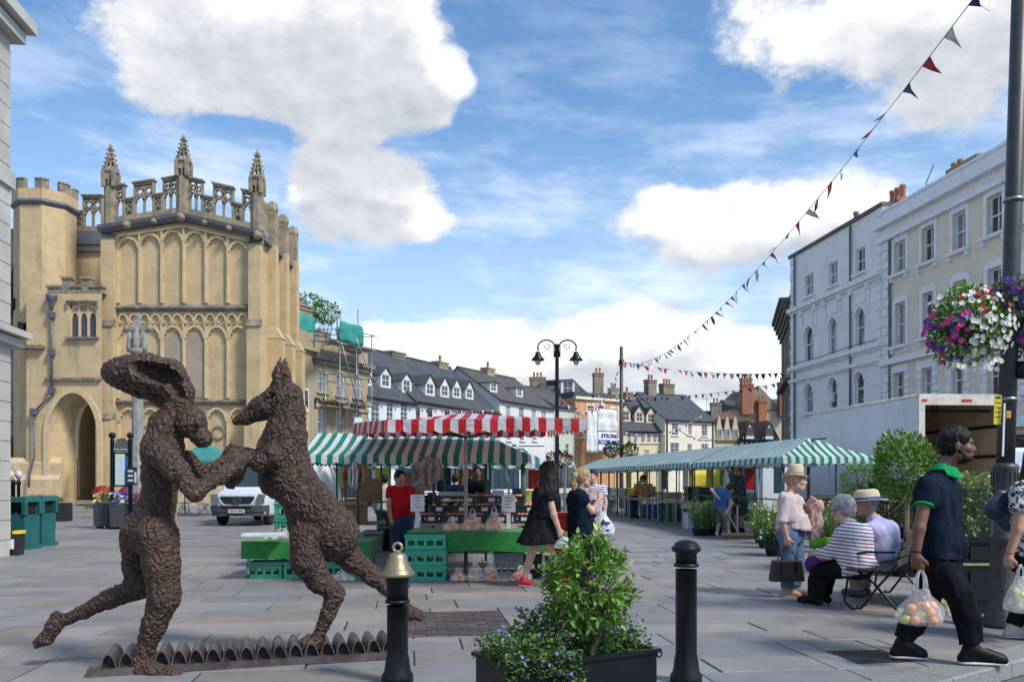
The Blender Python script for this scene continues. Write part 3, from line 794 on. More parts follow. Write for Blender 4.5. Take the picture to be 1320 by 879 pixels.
# scaffold: its own thing, tubes standing on the pavement
m_tube=mat('scaffold_tube',(.30,.31,.32),.4,.8,scale=10);m_plank=mat('scaffold_board',(.42,.33,.22),.85,col2=(.30,.23,.15),scale=5,objv=.15)
m_net=mat('debris_net',(.03,.30,.25),.8,col2=(.02,.22,.19),scale=3)
sca=empty('scaffolding',stone_b.p0,stone_b.rz,'tube scaffolding with boards and a ladder against the stone townhouse','scaffolding')
zt=b.z(450,398)
xs=[b.u(414),b.u(436),b.u(456)]
for y in(-1.5,-.35):
    for i,x in enumerate(xs):
        MB().tube([(x,y,0),(x,y,(zt if i==2 and y>-1 else H+1.9)if y<-1 or i==2 else H-.5)],.035,6).build('pole',m_tube,sca)
for z in(2.2,4.3,6.4,8.3,H+.9,H+1.9):
    for y in(-1.5,-.35):
        if z>H-.6 and y>-1:continue
        MB().tube([(xs[0]-.4,y-.05,z),(xs[2]+.5,y-.05,z)],.03,6).build('ledger',m_tube,sca)
    for x in xs:MB().tube([(x+.05,-1.8,z-.06),(x+.05,-.2 if z<H else 3.0,z-.06)],.03,6).build('transom',m_tube,sca)
for(xa,za,xb,zb_)in((xs[0],4.3,xs[1],8.3),(xs[1],8.3,xs[2],4.3),(xs[0],8.3,xs[1],4.4),(xs[1]-.2,H+1.5,xs[2],8.0),(xs[0]+.1,H+.9,xs[1],6.4)):
    MB().tube([(xa,-1.58,za),(xb,-1.58,zb_)],.03,6).build('brace',m_tube,sca)
for z in(4.36,6.46,H+.97):
    for k in range(5):MB().b2(xs[0]-.3,xs[2]+.4,-1.5+k*.23,-1.29+k*.23,z,z+.045).build('board',m_plank,sca)
ld=MB()
for s_ in(-.2,.2):ld.tube([(xs[2]-.9+s_,1.6,H+1.0),(xs[2]-.7+s_,1.2,H+4.2)],.03,6)
for k in range(11):ld.tube([(xs[2]-1.1+.02*k,1.58-.036*k,H+1.2+.28*k),(xs[2]-.7+.02*k,1.58-.036*k,H+1.2+.28*k)],.02,6)
ld.build('ladder',m_tube,sca)
nt_=MB()
nt_.grid(lambda u,v:(xs[0]-.1+u*2.4,-1.62+.08*math.sin(u*9+v*4),H+1.0+v*1.3),12,5);nt_.build('net',m_net,sca,solid=.02)
nt_=MB();nt_.grid(lambda u,v:(.55+u*2.15,2.2+.06*math.sin(u*8),H+1.1+v*2.1),10,6);nt_.grid(lambda u,v:(2.72+.05*math.sin(v*7),2.2+u*1.6,H+1.1+v*2.1),6,6);nt_.build('net',m_net,sca,solid=.02)
nt_=MB();nt_.grid(lambda u,v:(-1.9+u*2.2,-3.2+u*1.6,H+1.1+v*1.1+.1*math.sin(u*6)),10,4);nt_.grid(lambda u,v:(2.7+u*2.2,-.3+.06*math.sin(u*8),H+1.05+v*.9),10,4);nt_.build('net',m_net,sca,solid=.02)
MB().b2(xs[1]-.45,xs[1]+.45,-1.66,-1.62,4.6,5.5).build('notice_board',mat('mint_board',(.55,.72,.66),.6),sca)
# pale blue, pink, white
b=Bld('pale_blue_house',lp(1),lp(2),'pale blue rendered house with three roof dormers beside the scaffolding','house')
H=b.z(505,513);rg=(5.2,H+4.6)
fill(b,[(479,489.5,517,544),(498.5,507,518.6,543.5),(516.5,525.5,519.6,541.5),(480,489,558,585),(499,507,558,584)],m_blue,H,9.5,rg,m_slate,2,4,gf=True)
dorm_px(b,[(482.5,477,496),(508,481,499),(533,488.5,506)],m_whit,m_slate,H,rg,1.35,gh=.55)
chimney(b,4.4,5.2,rg[1]-.6,rg[1]+.9,1.3,.8,m_stonechim,1,m_crm);chimney(b,.9,5.2,rg[1]-.6,rg[1]+.3,1.8,.8,m_stonechim,0)
q=MB();q.tube([(3.4,5,rg[1]),(3.4,5,rg[1]+2.4)],.025,6);
for k in range(5):q.tube([(2.2+k*.3,4.8,rg[1]+2.2),(2.2+k*.3,5.2,rg[1]+2.2)],.012,5)
q.tube([(1.9,5,rg[1]+2.2),(3.6,5,rg[1]+2.2)],.018,5);q.tube([(2.2,5,rg[1]+1.8),(3.6,5,rg[1]+1.8)],.014,5);b.part('aerial',q,m_black)
b=Bld('pale_pink_house',lp(2),lp(3),'long pale pink rendered house with four white gabled dormers','house')
H=b.z(590,523);rg=(5.2,H+4.4)
fill(b,[(536,541.5,525,540),(551,557.5,526,540.5),(573,579.5,528,539),(591,597.6,529.5,540),(610,616.5,531,538.5),(628,633,532,538.5)],m_pink,H,9.5,rg,m_slate,2,2,frame=m_sashd,archi=(2,3))
dorm_px(b,[(562,493.5,509.5),(582,496,511.5),(599,498,512.5),(616.5,500,514)],m_pink,m_slate,H,rg,1.45,gh=.75,gm=m_whit)
chimney(b,5.0,5.2,rg[1]-.5,rg[1]+.12,2.0,.8,m_stonechim,0);chimney(b,12.4,5.2,rg[1]-.5,rg[1]+.2,1.6,.8,m_ashlar,1)
b=Bld('white_house',(-1.2+.05,78.5),((713.3-660)/F*88,88),'white rendered house with small sash windows behind the red awning','house')
H=b.z(678,519);rg=(4.6,H+3.2)
fill(b,[(652,658,521.5,537),(669,675.5,524,538.5),(685,691,526.5,540),(698,704,528.5,541.5),(653,659,552,568),(670,676,553,568),(686,692,554,568)],m_whit,H,9,rg,m_slate2,2,3)
dorm_px(b,[(645,492,505),(678,499,511)],m_whit,m_slate2,H,rg,1.3,gh=.1)
chimney(b,5.5,4.6,rg[1]-.5,rg[1]+.4,1.4,.8,m_ashlar,1)
b=Bld('sage_green_house',((713.6-660)/F*88.1,88.1),((741-660)/F*91,91),'sage green rendered house front behind the double street lamp','house')
H=b.z(727,523);rg=(4,H+2.2)
fill(b,[(717.5,722,572,583),(729,733.5,572,584),(718,722,540,552),(730,734,541,553)],m_green,H,8,rg,m_slate2,2,2)
# big slate roofed building behind
b=Bld('slate_roof_building',((690-660)/F*97,97),((748-660)/F*97,97.5),'tall grey building with a large hipped slate roof and one dormer','building')
H=b.z(720,520)
shell(b,H,12,[],m_whit)
q=MB();zr=b.z(720,484);L=b.L
q.add([(-.2,-.3,H-.1),(L+.2,-.3,H-.1),(L+4.2,6,H-.1),(-.2,12.3,H-.1),(L+4,12.3,H-.1),(1.2,5,zr),(L,5,zr+.25)],[(0,1,6,5),(1,2,6),(3,5,6,4),(0,5,3),(2,4,6)]);b.part('roof',q,m_slate)
dormer(b,b.u(735),b.z(735,508),1.6,1.7,1.6,m_whit,m_slate,depth=2.4,gh=.1)
chimney(b,.9,5,zr-.8,zr+.25,1.8,1.0,m_stonechim,3);chimney(b,L+2.7,3.0,H-2,b.z(774,478),1.1,1.1,m_stonechim,2)
# orange building, partly sheeted
b=Bld('orange_building',((741.3-660)/F*91.1,91.1),((801-660)/F*95,95),'orange brick building with a white sheeted scaffold in front','building')
H=b.z(780,515)
wl=[(787,795.5,527,550),(788,795,562,576),(757,765,523,531),(770,778,523,531)]
ops=wins_px(b,wl);shell(b,H,8,ops,m_org,.16)
for i,(a,c,z0,z1)in enumerate(ops):
    window(b.o,(a+c)/2,z0,c-a,z1-z0,.16,2,4 if i==0 else 2);q=MB();q.b2(a-.2,c+.2,-.08,.02,z1+.003,z1+.25);q.b2(a-.16,a-.003,-.06,.02,z0,z1);q.b2(c+.003,c+.16,-.06,.02,z0,z1);b.part('architrave',q,m_crm)
q=MB();q.b2(-.1,b.L+.15,-.3,.2,H-.15,H+.12);q.b2(-.05,b.L+.1,-.14,.1,H-4.4,H-4.2);b.part('cornice',q,m_crm)
q=MB();q.b2(.3,b.L-.3,.5,7,H+.1,H+.7);b.part('roof',q,m_slate)
sht=empty('sheeted_scaffold',b.p0,b.rz,'white plastic sheeted scaffold with a blue lettered banner','scaffolding')
m_sheet=mat('white_sheeting',(.74,.74,.74),.5,col2=(.62,.63,.65),scale=2.5,bump=.6,bscale=3,bdist=.08)
xa,xb=b.u(743),b.u(782.5)
for i,x in enumerate((xa,(xa+xb)/2-.4,xb)):
    MB().tube([(x,-1.5,0),(x,-1.5,H-.3)],.04,6).build('pole',m_tube,sht);MB().tube([(x,-.4,0),(x,-.4,H-.3)],.04,6).build('pole',m_tube,sht)
for z in(2.3,4.4,6.4,H-.6):MB().tube([(xa-.2,-1.55,z),(xb+.2,-1.55,z)],.035,6).build('ledger',m_tube,sht)
ws=[]
for(ua,ub,za,zb_)in((b.u(744),b.u(757),b.z(750,584),b.z(750,531)),(b.u(758),b.u(782.5),b.z(770,557),b.z(770,529))):
    MB().grid(lambda u,v:(ua+u*(ub-ua),-1.62+.07*math.sin(u*11+v*3)+.04*math.sin(v*13),za+v*(zb_-za)),14,10).build('sheet',m_sheet,sht,solid=.01)
ua,ub,za,zb_=b.u(758),b.u(782),b.z(770,583),b.z(770,558)
MB().grid(lambda u,v:(ua+u*(ub-ua),-1.64+.02*math.sin(u*9),za+v*(zb_-za)),10,6).build('banner',m_white,sht,solid=.01)
m_bluetxt=mat('blue_print',(.05,.07,.38),.6)
for k,tx in enumerate(('STRONG','SCOTLAND','[=][=]')):text_obj(tx,.62,m_bluetxt,((ua+ub)/2+.3,-1.70,zb_-.38-k*.68),(R(90),0,0),sht,bold=.015)
# yellow and cream houses
b=Bld('yellow_house',((801.3-660)/F*95.2,95.2),((857-660)/F*97,97),'yellow rendered house with three yellow gabled dormers','house')
H=b.z(830,554);rg=(4.5,b.z(830,521)+1.5)
fill(b,[(808.5,813.2,556,571),(816.5,821.5,556,571),(826,831,556,570.5),(834,838.6,556.5,570.5),(841.5,846.5,557,570.5),(848.5,853.5,557,570.5),(811,816,580,587),(830,837,580,587),(846,852,581,587)],m_yel,H,9,rg,m_slate,2,3,gf=False)
dorm_px(b,[(807.6,529,543),(825,531,544),(840,533,545)],m_slate,m_slate,H,rg,1.15,gh=.8,gm=m_yel)
chimney(b,1.2,4.5,rg[1]-.4,rg[1]+.6,1.0,.8,m_ashlar,2);
b=Bld('pale_cream_house',((857.3-660)/F*96.2,96.2),((921-660)/F*100,100),'pale cream house with two rows of sash windows and slate roof','house')
H=b.z(890,540.5);rg=(5.0,b.z(870,521)+1.7)
fill(b,[(866,874.5,545,561),(887,892,546,560.5),(904.5,912,546.7,562),(864,875.5,570.6,584),(886,892,572,583),(904,913,572,584)],m_crm,H,10,rg,m_slate,2,4,gf=False)
chimney(b,-1.5,5.0,rg[1]-1,b.z(832,501),1.0,.9,m_stonechim,1);chimney(b,2.0,5.0,rg[1]-1,rg[1]+1.5,1.2,.9,m_stonechim,2);chimney(b,5.4,6,rg[1]-1,rg[1]+1.3,1.7,.9,m_stonechim,3)
q=MB();q.tube([(.25,-.1,0),(.25,-.1,H)],.07,6);q.tube([(b.L-.3,-.1,0),(b.L-.3,-.1,H)],.07,6);b.part('downpipe',q,m_black)
# stone gabled and half-timbered fronts
m_bath=colour('pale_stone_wall',(.52,.45,.32))
b=Bld('stone_gabled_house',((921.6-660)/F*100.2,100.2),((953-660)/F*101,101),'pale stone house with three narrow pointed gables','house')
z1=b.z(937,569);L=b.L
q=MB();wallgrid(q,0,L,0,z1+.2,[],.1)
q.add([(0,0,0),(0,7,0),(0,7,z1),(0,0,z1)],[(0,1,2,3)]);q.add([(L,0,0),(L,7,0),(L,7,z1),(L,0,z1)],[(3,2,1,0)]);b.part('wall',q,m_bath)
for i in range(3):
    x=L*(i+.5)/3;hw=L/6-.02;za=b.z(937,539)+.2
    q=MB();q.prism([(x-hw,z1+.2),(x-hw*.5,z1+.2),(x-hw*.5,za-1.0),(x,za),(x+hw*.5,za-1.0),(x+hw*.5,z1+.2),(x+hw,z1+.2),(x+hw,z1+.9),(x,za+.15),(x-hw,z1+.9)][0:0]or[(x-hw,z1+.2),(x+hw,z1+.2),(x+hw,z1+.8),(x+.08,za),(x-.08,za),(x-hw,z1+.8)],-.05,.25);g=b.part('gable',q,m_bath)
    window(g,x,z1+.5,.62,1.0,.02,2,1,y=-.09,mid=False)
    q=MB();q.prism([(x-hw-.02,z1+.7),(x+hw+.02,z1+.7),(x,za-.25)],.3,5.5);q.build('gable_roof',m_tile,g)
q=MB();q.prism([(-.2,z1),(3.5,z1+3.2),(7.2,z1)],0,L,axis='x');b.part('roof',q,m_tile)
b=Bld('half_timbered_house',((953.3-660)/F*100.5,100.5),((1003,0)[0]-660 and((1003-660)/F*101.5),101.5),'black and white half-timbered house with two gables under brown tiles','house')
L=b.L;zb_=b.z(977,568);m_timb=mat('black_timber',(.03,.026,.024),.8,scale=5);m_plas=colour('white_plaster',(.70,.69,.66))
q=MB();wallgrid(q,0,L,0,zb_,wins_px(b,[(960,974,571,577),(984,998,571,577)]),.12);b.part('wall',q,m_plas)
for r_ in wins_px(b,[(960,974,571,577),(984,998,571,577)]):window(b.o,(r_[0]+r_[1])/2,r_[2],r_[1]-r_[0],r_[3]-r_[2],.12,5,1,m_sashd,mid=False)
for i in range(2):
    x=L*(i+.5)/2;hw=L/4;za=b.z(977,543.5)
    q=MB();q.prism([(x-hw+.05,zb_),(x+hw-.05,zb_),(x,za)],-.25,.0);g=b.part('gable',q,m_plas)
    for(xa_,zA,xB,zB)in((x-hw,zb_,x,za),(x+hw,zb_,x,za),(x-hw,zb_+.1,x+hw,zb_+.1),(x-hw*.62,zb_+.1,x-.45,zb_+1.1),(x+hw*.62,zb_+.1,x+.45,zb_+1.1)):
        MB().tube([(xa_,-.3,zA),(xB,-.3,zB)],.12,4).build('timber',m_timb,g)
    window(g,x,zb_+.7,.9,.85,.02,2,2,m_sashd,y=-.31,mid=False)
    q=MB();q.prism([(x-hw-.15,zb_-.1),(x+hw+.15,zb_-.1),(x,za+.18)],.02,6);q.build('gable_roof',m_tile,g)
for z in(zb_-.05,zb_-1.3):MB().b2(0,L,-.2,.02,z-.12,z+.12).build('timber',m_timb,b.o)
for k in range(9):MB().b2(L*k/8-.09,L*k/8+.09,-.1,.02,zb_-1.2,zb_-.17).build('timber',m_timb,b.o)
q=MB();q.prism([(2,zb_),(6,b.z(977,541)+.3),(10,zb_)],0,L,axis='x');b.part('roof',q,m_tile)
# brick chimneys and the stone gable rising behind
b=Bld('brick_gabled_house',((944-660)/F*112,112),((1012-660)/F*113,113),'stone gabled house with tall red brick chimneys behind the half-timbered house','house')
L=b.L
q=MB();ap=b.u(977);za=b.z(977,497);q.b2(0,L,0,8,0,b.z(977,528));b.part('wall',q,m_bath)
q=MB();q.prism([(ap-3.2,b.z(977,528)),(ap+3.2,b.z(977,528)),(ap,za)],-.2,.3);b.part('gable',q,m_stonechim)
q=MB();q.prism([(ap-3.4,b.z(977,529)),(ap+3.4,b.z(977,529)),(ap,za-.1)],.3,9);q.prism([(-.3,b.z(977,528)),(4,b.z(977,512)),(8.3,b.z(977,528))],0,ap-2.0,axis='x');q.prism([(-.3,b.z(977,528)),(4,b.z(977,510)),(8.3,b.z(977,528))],ap+1.5,L+3,axis='x');b.part('roof',q,m_slate2)
for(p0,p1,pt,pb,mm,pots)in((953,967,497,535,m_redbrick,4),(974,984,518,545,m_redbrick,2),(1001,1010.5,494,537,m_redbrick,2),(971,984,484,505,m_stonechim,4)):
    u0,u1=b.u(p0),b.u(p1);chimney(b,(u0+u1)/2,-.6 if mm is m_redbrick else 4.0,b.z(977,pb),b.z(977,pt),u1-u0,.9,mm,pots)
b=Bld('red_tiled_house',((903-660)/F*108,108),((955-660)/F*108,108),'low house with an orange tiled roof behind the cream house','house')
shell(b,7.5,8,[],m_bath);pitched(b,7.5,4,b.z(930,527),8,m_tile)
chimney(b,b.u(931),3.5,7.5,b.z(931,517),1.3,.9,m_stonechim,2)
q=MB();q.tube([(b.u(918),3,7.5),(b.u(918),3,b.z(918,508))],.03,6);q.tube([(b.u(914),3,b.z(918,511)),(b.u(924),3,b.z(918,511))],.02,6);b.part('aerial',q,m_black)
# white corner building at the far left, mostly outside the frame
pc_=G(12.5,716)
m_lst=mat('pale_limestone',(.50,.485,.45),.85,col2=(.42,.405,.37),scale=1.2,detail=8,bump=.2,bscale=9,dirt=((.25,.24,.22),.9,.6,.8))
b=Bld('limestone_corner_building',(pc_.x-SD.x*-0+.123*14-.2,pc_.y-14),(pc_.x,pc_.y),'pale limestone building corner with moulded ledges at the left edge','building')
# local -y must face the square: the facade runs towards the viewer's right side
q=MB();Lw=b.L
q.b2(0,Lw,.0,8,0,9.75);wl_=b.part('wall',q,m_lst)
for z,d_,t_ in((9.75,.34,.22),(9.5,.2,.2),(6.75,.07,.3),(4.02,.28,.12),(3.86,.16,.14)):
    q=MB();q.b2(-.1,Lw+d_,-d_,.1,z,z+t_-.004);q.b2(Lw-.1,Lw+d_-.002,.1,5,z,z+t_-.004);b.part('moulding',q,m_lst)
for k in range(25):
    MB().b2(Lw-.4,Lw+.012-(.002*(k%2)),-.012,.5+.25*(k%2),.3+k*.36+.01,.3+k*.36+.35).build('quoin',m_lst,b.o)
# ================================================================ the church porch (front wall stands 46 m away, facing the square)
CY=46.0;CP=F/CY
def cx(px,y=0.0):return(px-PX0)/F*(CY+y)
def cz(py,y=0.0):return CH+(PY0-py)/F*(CY+y)
def tcx(px):return cx(px,1.3)
def tcz(py):return cz(py,.4)
def wcx(px):return cx(px,-.75)
def wcz(py):return cz(py,-.75)
def rcx(px):return cx(px,2.6)
def rcz(py):return cz(py,2.6)
m_ch=brickmat('church_limestone',(.60,.445,.255),(.55,.41,.235),(.50,.36,.195),1.1,.40,.009,.88,stain=(.24,.195,.135),bump=.3,mott=.45)
m_chr=mat('carved_limestone',(.60,.455,.275),.88,col2=(.50,.375,.22),scale=2.5,detail=8,bump=.3,bscale=12,dirt=((.17,.15,.12),1.3,.60,.78))
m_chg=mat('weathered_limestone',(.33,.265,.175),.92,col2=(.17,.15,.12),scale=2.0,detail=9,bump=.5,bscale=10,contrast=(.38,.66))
ch=empty('church',(0,CY,0),0,'honey limestone gothic church porch with pinnacles and an octagonal turret','church')
def ribbon(mb,pts,w_,y0,y1,mi=0):
    n=len(pts);L_,R_=[],[]
    for i in range(n):
        a=Vector(pts[max(i-1,0)]);c=Vector(pts[min(i+1,n-1)]);d=(c-a).normalized();nn=Vector((-d.y,d.x))*(w_/2);p=Vector(pts[i])
        L_.append(p+nn);R_.append(p-nn)
    for i in range(n-1):
        mb.prism([tuple(R_[i]),tuple(R_[i+1]),tuple(L_[i+1]),tuple(L_[i])],y0,y1,mi)
def pointed(x0,x1,zs,za,n=6,k=.55):
    """two-centred arch polyline from left springing to right springing"""
    xm=(x0+x1)/2;pts=[]
    for i in range(n+1):
        f=i/n;pts.append((x0+(xm-x0)*(1-math.cos(f*math.pi/2))**.85,zs+(za-zs)*math.sin(f*math.pi/2)**.9))
    return pts+[(2*xm-x,z)for x,z in pts[-2::-1]]
# --- main front: flat back wall (recessed panels) with gable
XL,XA,XR=cx(140),cx(235.5),cx(333)
def gz(x):      # cornice line
    return cz(295)+(cz(279.5)-cz(295))*(x-cx(133))/(XA-cx(133))if x<XA else cz(302)+(cz(279.5)-cz(302))*(cx(333)-x)/(cx(333)-XA)
q=MB();dep=7.0
front=[(XL,0),(XR,0),(XR,gz(XR)),(XA,gz(XA)),(XL,gz(XL))]
q.prism(front,.25,dep);q.build('wall',m_ch,ch)
pxs=[150,178.5,207,235.5,264,292.5,319]
for i,px in enumerate(pxs):        # mullions of the blind tracery
    x=cx(px)
    for(zA,zB)in((cz(390),gz(x)-.45),(cz(513),cz(421)),(cz(640),cz(535))):
        q=MB();q.b2(x-.05,x+.05,.08,.25,zA,zB);q.b2(x-.11,x+.11,.17,.252,zA,zB);q.build('mullion',m_chr,ch)
for i in range(6):
    x0,x1=cx(pxs[i]),cx(pxs[i+1]);xm=(x0+x1)/2
    zt=gz(xm)-.62
    for(zs_,za_,cusp)in((zt-.62,zt,True),(cz(427),cz(420.5),True),(cz(534),cz(526.5),True)):
        if zs_>cz(400):zs_,za_=zt-.55,zt-.02
        else:zs_,za_=zs_-.35,za_+.02
        q=MB();pts=pointed(x0+.06,x1-.06,zs_,za_);ribbon(q,pts,.13,.09,.25)
        N=len(pts)
        for k in(2,4,N-5,N-3):        # cusps
            px_,pz_=pts[k];d=Vector((xm-px_,zs_-.1-pz_)).normalized()*.16
            q.prism([(px_-.07,pz_-.02),(px_+d.x,pz_+d.y),(px_+.07,pz_+.02)],.12,.25)
        q.build('arch_head',m_chr,ch)
    if zt:
        q=MB();ribbon(q,[(x0,gz(x0)-.48),(x1,gz(x1)-.48)],.12,.06,.25);q.build('gable_rib',m_chr,ch)
for i in range(12):                 # small arcade under the string course
    a,c_=cx(150)+(cx(319)-cx(150))*i/12,cx(150)+(cx(319)-cx(150))*(i+1)/12
    q=MB();ribbon(q,pointed(a+.03,c_-.03,cz(414),cz(404)),.085,.1,.25);q.b2(a-.03,a+.03,.1,.25,cz(421),cz(414));
    for s_ in(-1,1):q.prism([((a+c_)/2+s_*.22,cz(413.5)),((a+c_)/2+s_*.06,cz(415.5)),((a+c_)/2+s_*.24,cz(417))],.14,.25)
    q.build('arcade_arch',m_chr,ch)
for(ya,yb,d_)in((391,400,.28),(514,521,.26)):
    q=MB();x0,x1=cx(149),cx(319)
    q.prism([(.25,cz(yb)),(.25-d_*.5,cz(yb)),(.25-d_,cz(yb)+.12),(.25-d_,cz(yb)+.2),(.25,cz(ya))],x0,x1,axis='x');q.build('string_course',m_stain,ch)
for px in(186,280):
    q=MB();N=20
    ribbon(q,[(cx(px)+.34*math.cos(2*math.pi*k/N),cz(557)+.34*math.sin(2*math.pi*k/N))for k in range(N+1)],.07,.16,.25);q.build('roundel',m_chg,ch)
for px in(221,250):MB().b2(cx(px)-.48,cx(px)+.48,.2,.25,cz(512),cz(428)).build('memorial_panel',mat('pinkish_panel',(.38,.30,.22),.9,col2=(.31,.25,.19),scale=2),ch)
# --- plinth
for(x0,x1,y0)in((cx(13),cx(88),-1.0),(cx(131),cx(340),-.05)):
    q=MB();q.prism([(y0+.5,0),(y0,0),(y0,cz(618)),(y0+.2,cz(612)),(y0+.2,cz(597)),(y0+.36,cz(592)),(y0+.5,cz(590))],x0,x1,axis='x');q.build('plinth',m_chr,ch)
# --- buttresses
def buttress(x0,x1,ztop,y0=-.35,steps=((411,.0),(530,.25))):
    q=MB();q.b2(x0,x1,y0+.2,.3,0,ztop);bt=q.build('buttress',m_ch,ch)
    q=MB();q.prism([(y0+.15,ztop),(.3,ztop),(.3,ztop+.45),(y0+.5,ztop+.12)],x0-.05,x1+.05,axis='x');q.build('weathering',m_stain,bt)
    for(py,d_)in steps:
        z=cz(py);q=MB();q.b2(x0-.03-d_*.2,x1+.03+d_*.2,y0-d_,y0+.19,0,z-.45);q.build('offset',m_ch,bt)
        q=MB();q.prism([(y0-d_-.08,z-.45),(y0+.25,z-.45),(y0+.25,z),(y0-d_+.1,z-.2)],x0-.06-d_*.2,x1+.06+d_*.2,axis='x');q.build('weathering',m_stain,bt)
buttress(cx(131.5),cx(148.5),cz(308));buttress(cx(321),cx(337),cz(315))
# --- right flank with its buttresses and stub pinnacles
for k in range(3):
    y=1.9+k*2.3;x=XR
    q=MB();q.b2(x-.1,x+.5,y-.3,y+.3,0,cz(305)+.15*k);q.b2(x-.1,x+.85,y-.36,y+.36,0,cz(430));q.b2(x-.1,x+1.1,y-.4,y+.4,0,cz(520));bt=q.build('buttress',m_ch,ch)
    MB().prism([(x-.1,cz(430)),(x+.9,cz(430)),(x+.48,cz(414)),(x-.1,cz(414))],y-.38,y+.38).build('weathering',m_chr,bt);q=MB();q.prism([(x-.1,cz(520)),(x+1.15,cz(520)),(x+.8,cz(505)),(x-.1,cz(505))],y-.42,y+.42);q.build('weathering',m_chr,bt)
    q=MB();q.b2(x-.05,x+.45,y-.28,y+.28,cz(305)+.15*k,cz(258));q.lathe([(.36,0),(.36,.1),(.27,.4),(.05,.55)],(x+.2,y,cz(258)),6,smooth=False);q.build('stub_pinnacle',m_chg,bt)
    q=MB();q.b2(XR-.02,XR+.06,y+.55,y+1.75,cz(500),cz(330));q.build('blind_panel',m_chg,ch)
    for yy in(y+.55,y+1.15,y+1.75):MB().b2(XR,XR+.16,yy-.05,yy+.05,cz(500),cz(330)).build('mullion',m_chr,ch)
q=MB();q.b2(XR-.1,XR+.3,.3,dep,cz(302)-.25,cz(302)+.02);q.build('cornice',m_leadroof,ch)
q=MB()
for k in range(5):
    y0=.5+k*1.32;q.b2(XR-.2,XR+.05,y0,y0+1.3,cz(302)+.02,cz(302)+(2.1 if k%2==0 else 1.25))
q.build('parapet',m_chg,ch)
# --- cornice and pierced parapet of the gable
for(a,c_)in((cx(128),XA),(XA,cx(338))):
    q=MB();vs=[]
    for x in(a,c_):
        z=gz(x);vs+=[(x,-.25,z-.02),(x,-.3,z+.16),(x,.3,z+.22),(x,.3,z-.2),(x,.02,z-.2)]
    q.add(vs,[(i,(i+1)%5,5+(i+1)%5,5+i)for i in range(5)]+[(4,3,2,1,0),(5,6,7,8,9)]);q.build('cornice',m_leadroof,ch)
PB=MB
def shear(mb,y=0.0,f=gz):mb.v=[(x,yy+y,z+f(x))for x,yy,z in mb.v];return mb
def pierced(x0,x1,h,lights,tall,f=gz,y=0.0,dp=.3):
    """open tracery panel: solid foot, stiles, mullions and pointed or foiled heads with sky between"""
    q=MB();y0,y1=-.12,-.12+dp;foot=.5;st=.07;top=h-.12
    n=6
    def bar(a,b_,za,zb_,ya=y0,yb=y1):
        k=max(1,int((b_-a)/.4))
        for i in range(k):q.b2(a+(b_-a)*i/k,a+(b_-a)*(i+1)/k,ya,yb,za,zb_)
    bar(x0,x1,.18,foot);bar(x0,x1,top,h)
    q.b2(x0,x0+st,y0,y1,foot,top);q.b2(x1-st,x1,y0,y1,foot,top)
    w_=(x1-x0-2*st)/lights
    for i in range(lights):
        a,c_=x0+st+i*w_,x0+st+(i+1)*w_;xm=(a+c_)/2
        if i:q.b2(a-.04,a+.04,y0+.05,y1-.05,foot,top)
        if tall:
            zh=foot+(top-foot)*.62
            ribbon(q,pointed(a+.02,c_-.02,zh-.28,zh,4),.07,y0+.05,y1-.05)
        rz_=(top-foot)*(.19 if tall else .27);zc=top-rz_-.02
        rr=min(rz_,w_/2)-.03
        ribbon(q,[(xm+rr*math.cos(2*math.pi*k/12),zc+rr*math.sin(2*math.pi*k/12))for k in range(13)],.07,y0+.05,y1-.05)
        for k in range(4):
            an=math.pi/4+k*math.pi/2;q.prism([(xm+rr*1.6*math.cos(an-.3),zc+rr*1.6*math.sin(an-.3)),(xm+rr*1.6*math.cos(an+.3),zc+rr*1.6*math.sin(an+.3)),(xm+rr*.45*math.cos(an),zc+rr*.45*math.sin(an))],y0+.07,y1-.07)
        if not tall:
            ribbon(q,pointed(a+.02,c_-.02,foot+.02,foot+.3,3),.06,y0+.05,y1-.05)
    shear(q,y,f)
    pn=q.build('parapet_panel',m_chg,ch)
    cp=MB();k=max(2,int((x1-x0)/.4))
    for i in range(k):cp.b2(x0-.06+(x1-x0+.12)*i/k,x0-.06+(x1-x0+.12)*(i+1)/k,-.2,.26,h,h+.09)
    shear(cp,y,f);cp.build('coping',m_stain,pn)
MH_,CR_=2.13,1.32
for(a,c_,h,l,t_)in((149,160.5,MH_,1,True),(160.7,172.8,CR_,2,False),(173,198.8,MH_,2,True),(199,210.3,CR_,2,False),(210.5,229.5,MH_,2,True),
                         (243.5,261.5,MH_,2,True),(261.7,275,CR_,2,False),(275.2,301,MH_,2,True),(301.2,312.3,CR_,2,False),(312.5,325,MH_,1,True)):
    pierced(cx(a),cx(c_),h,l,t_)
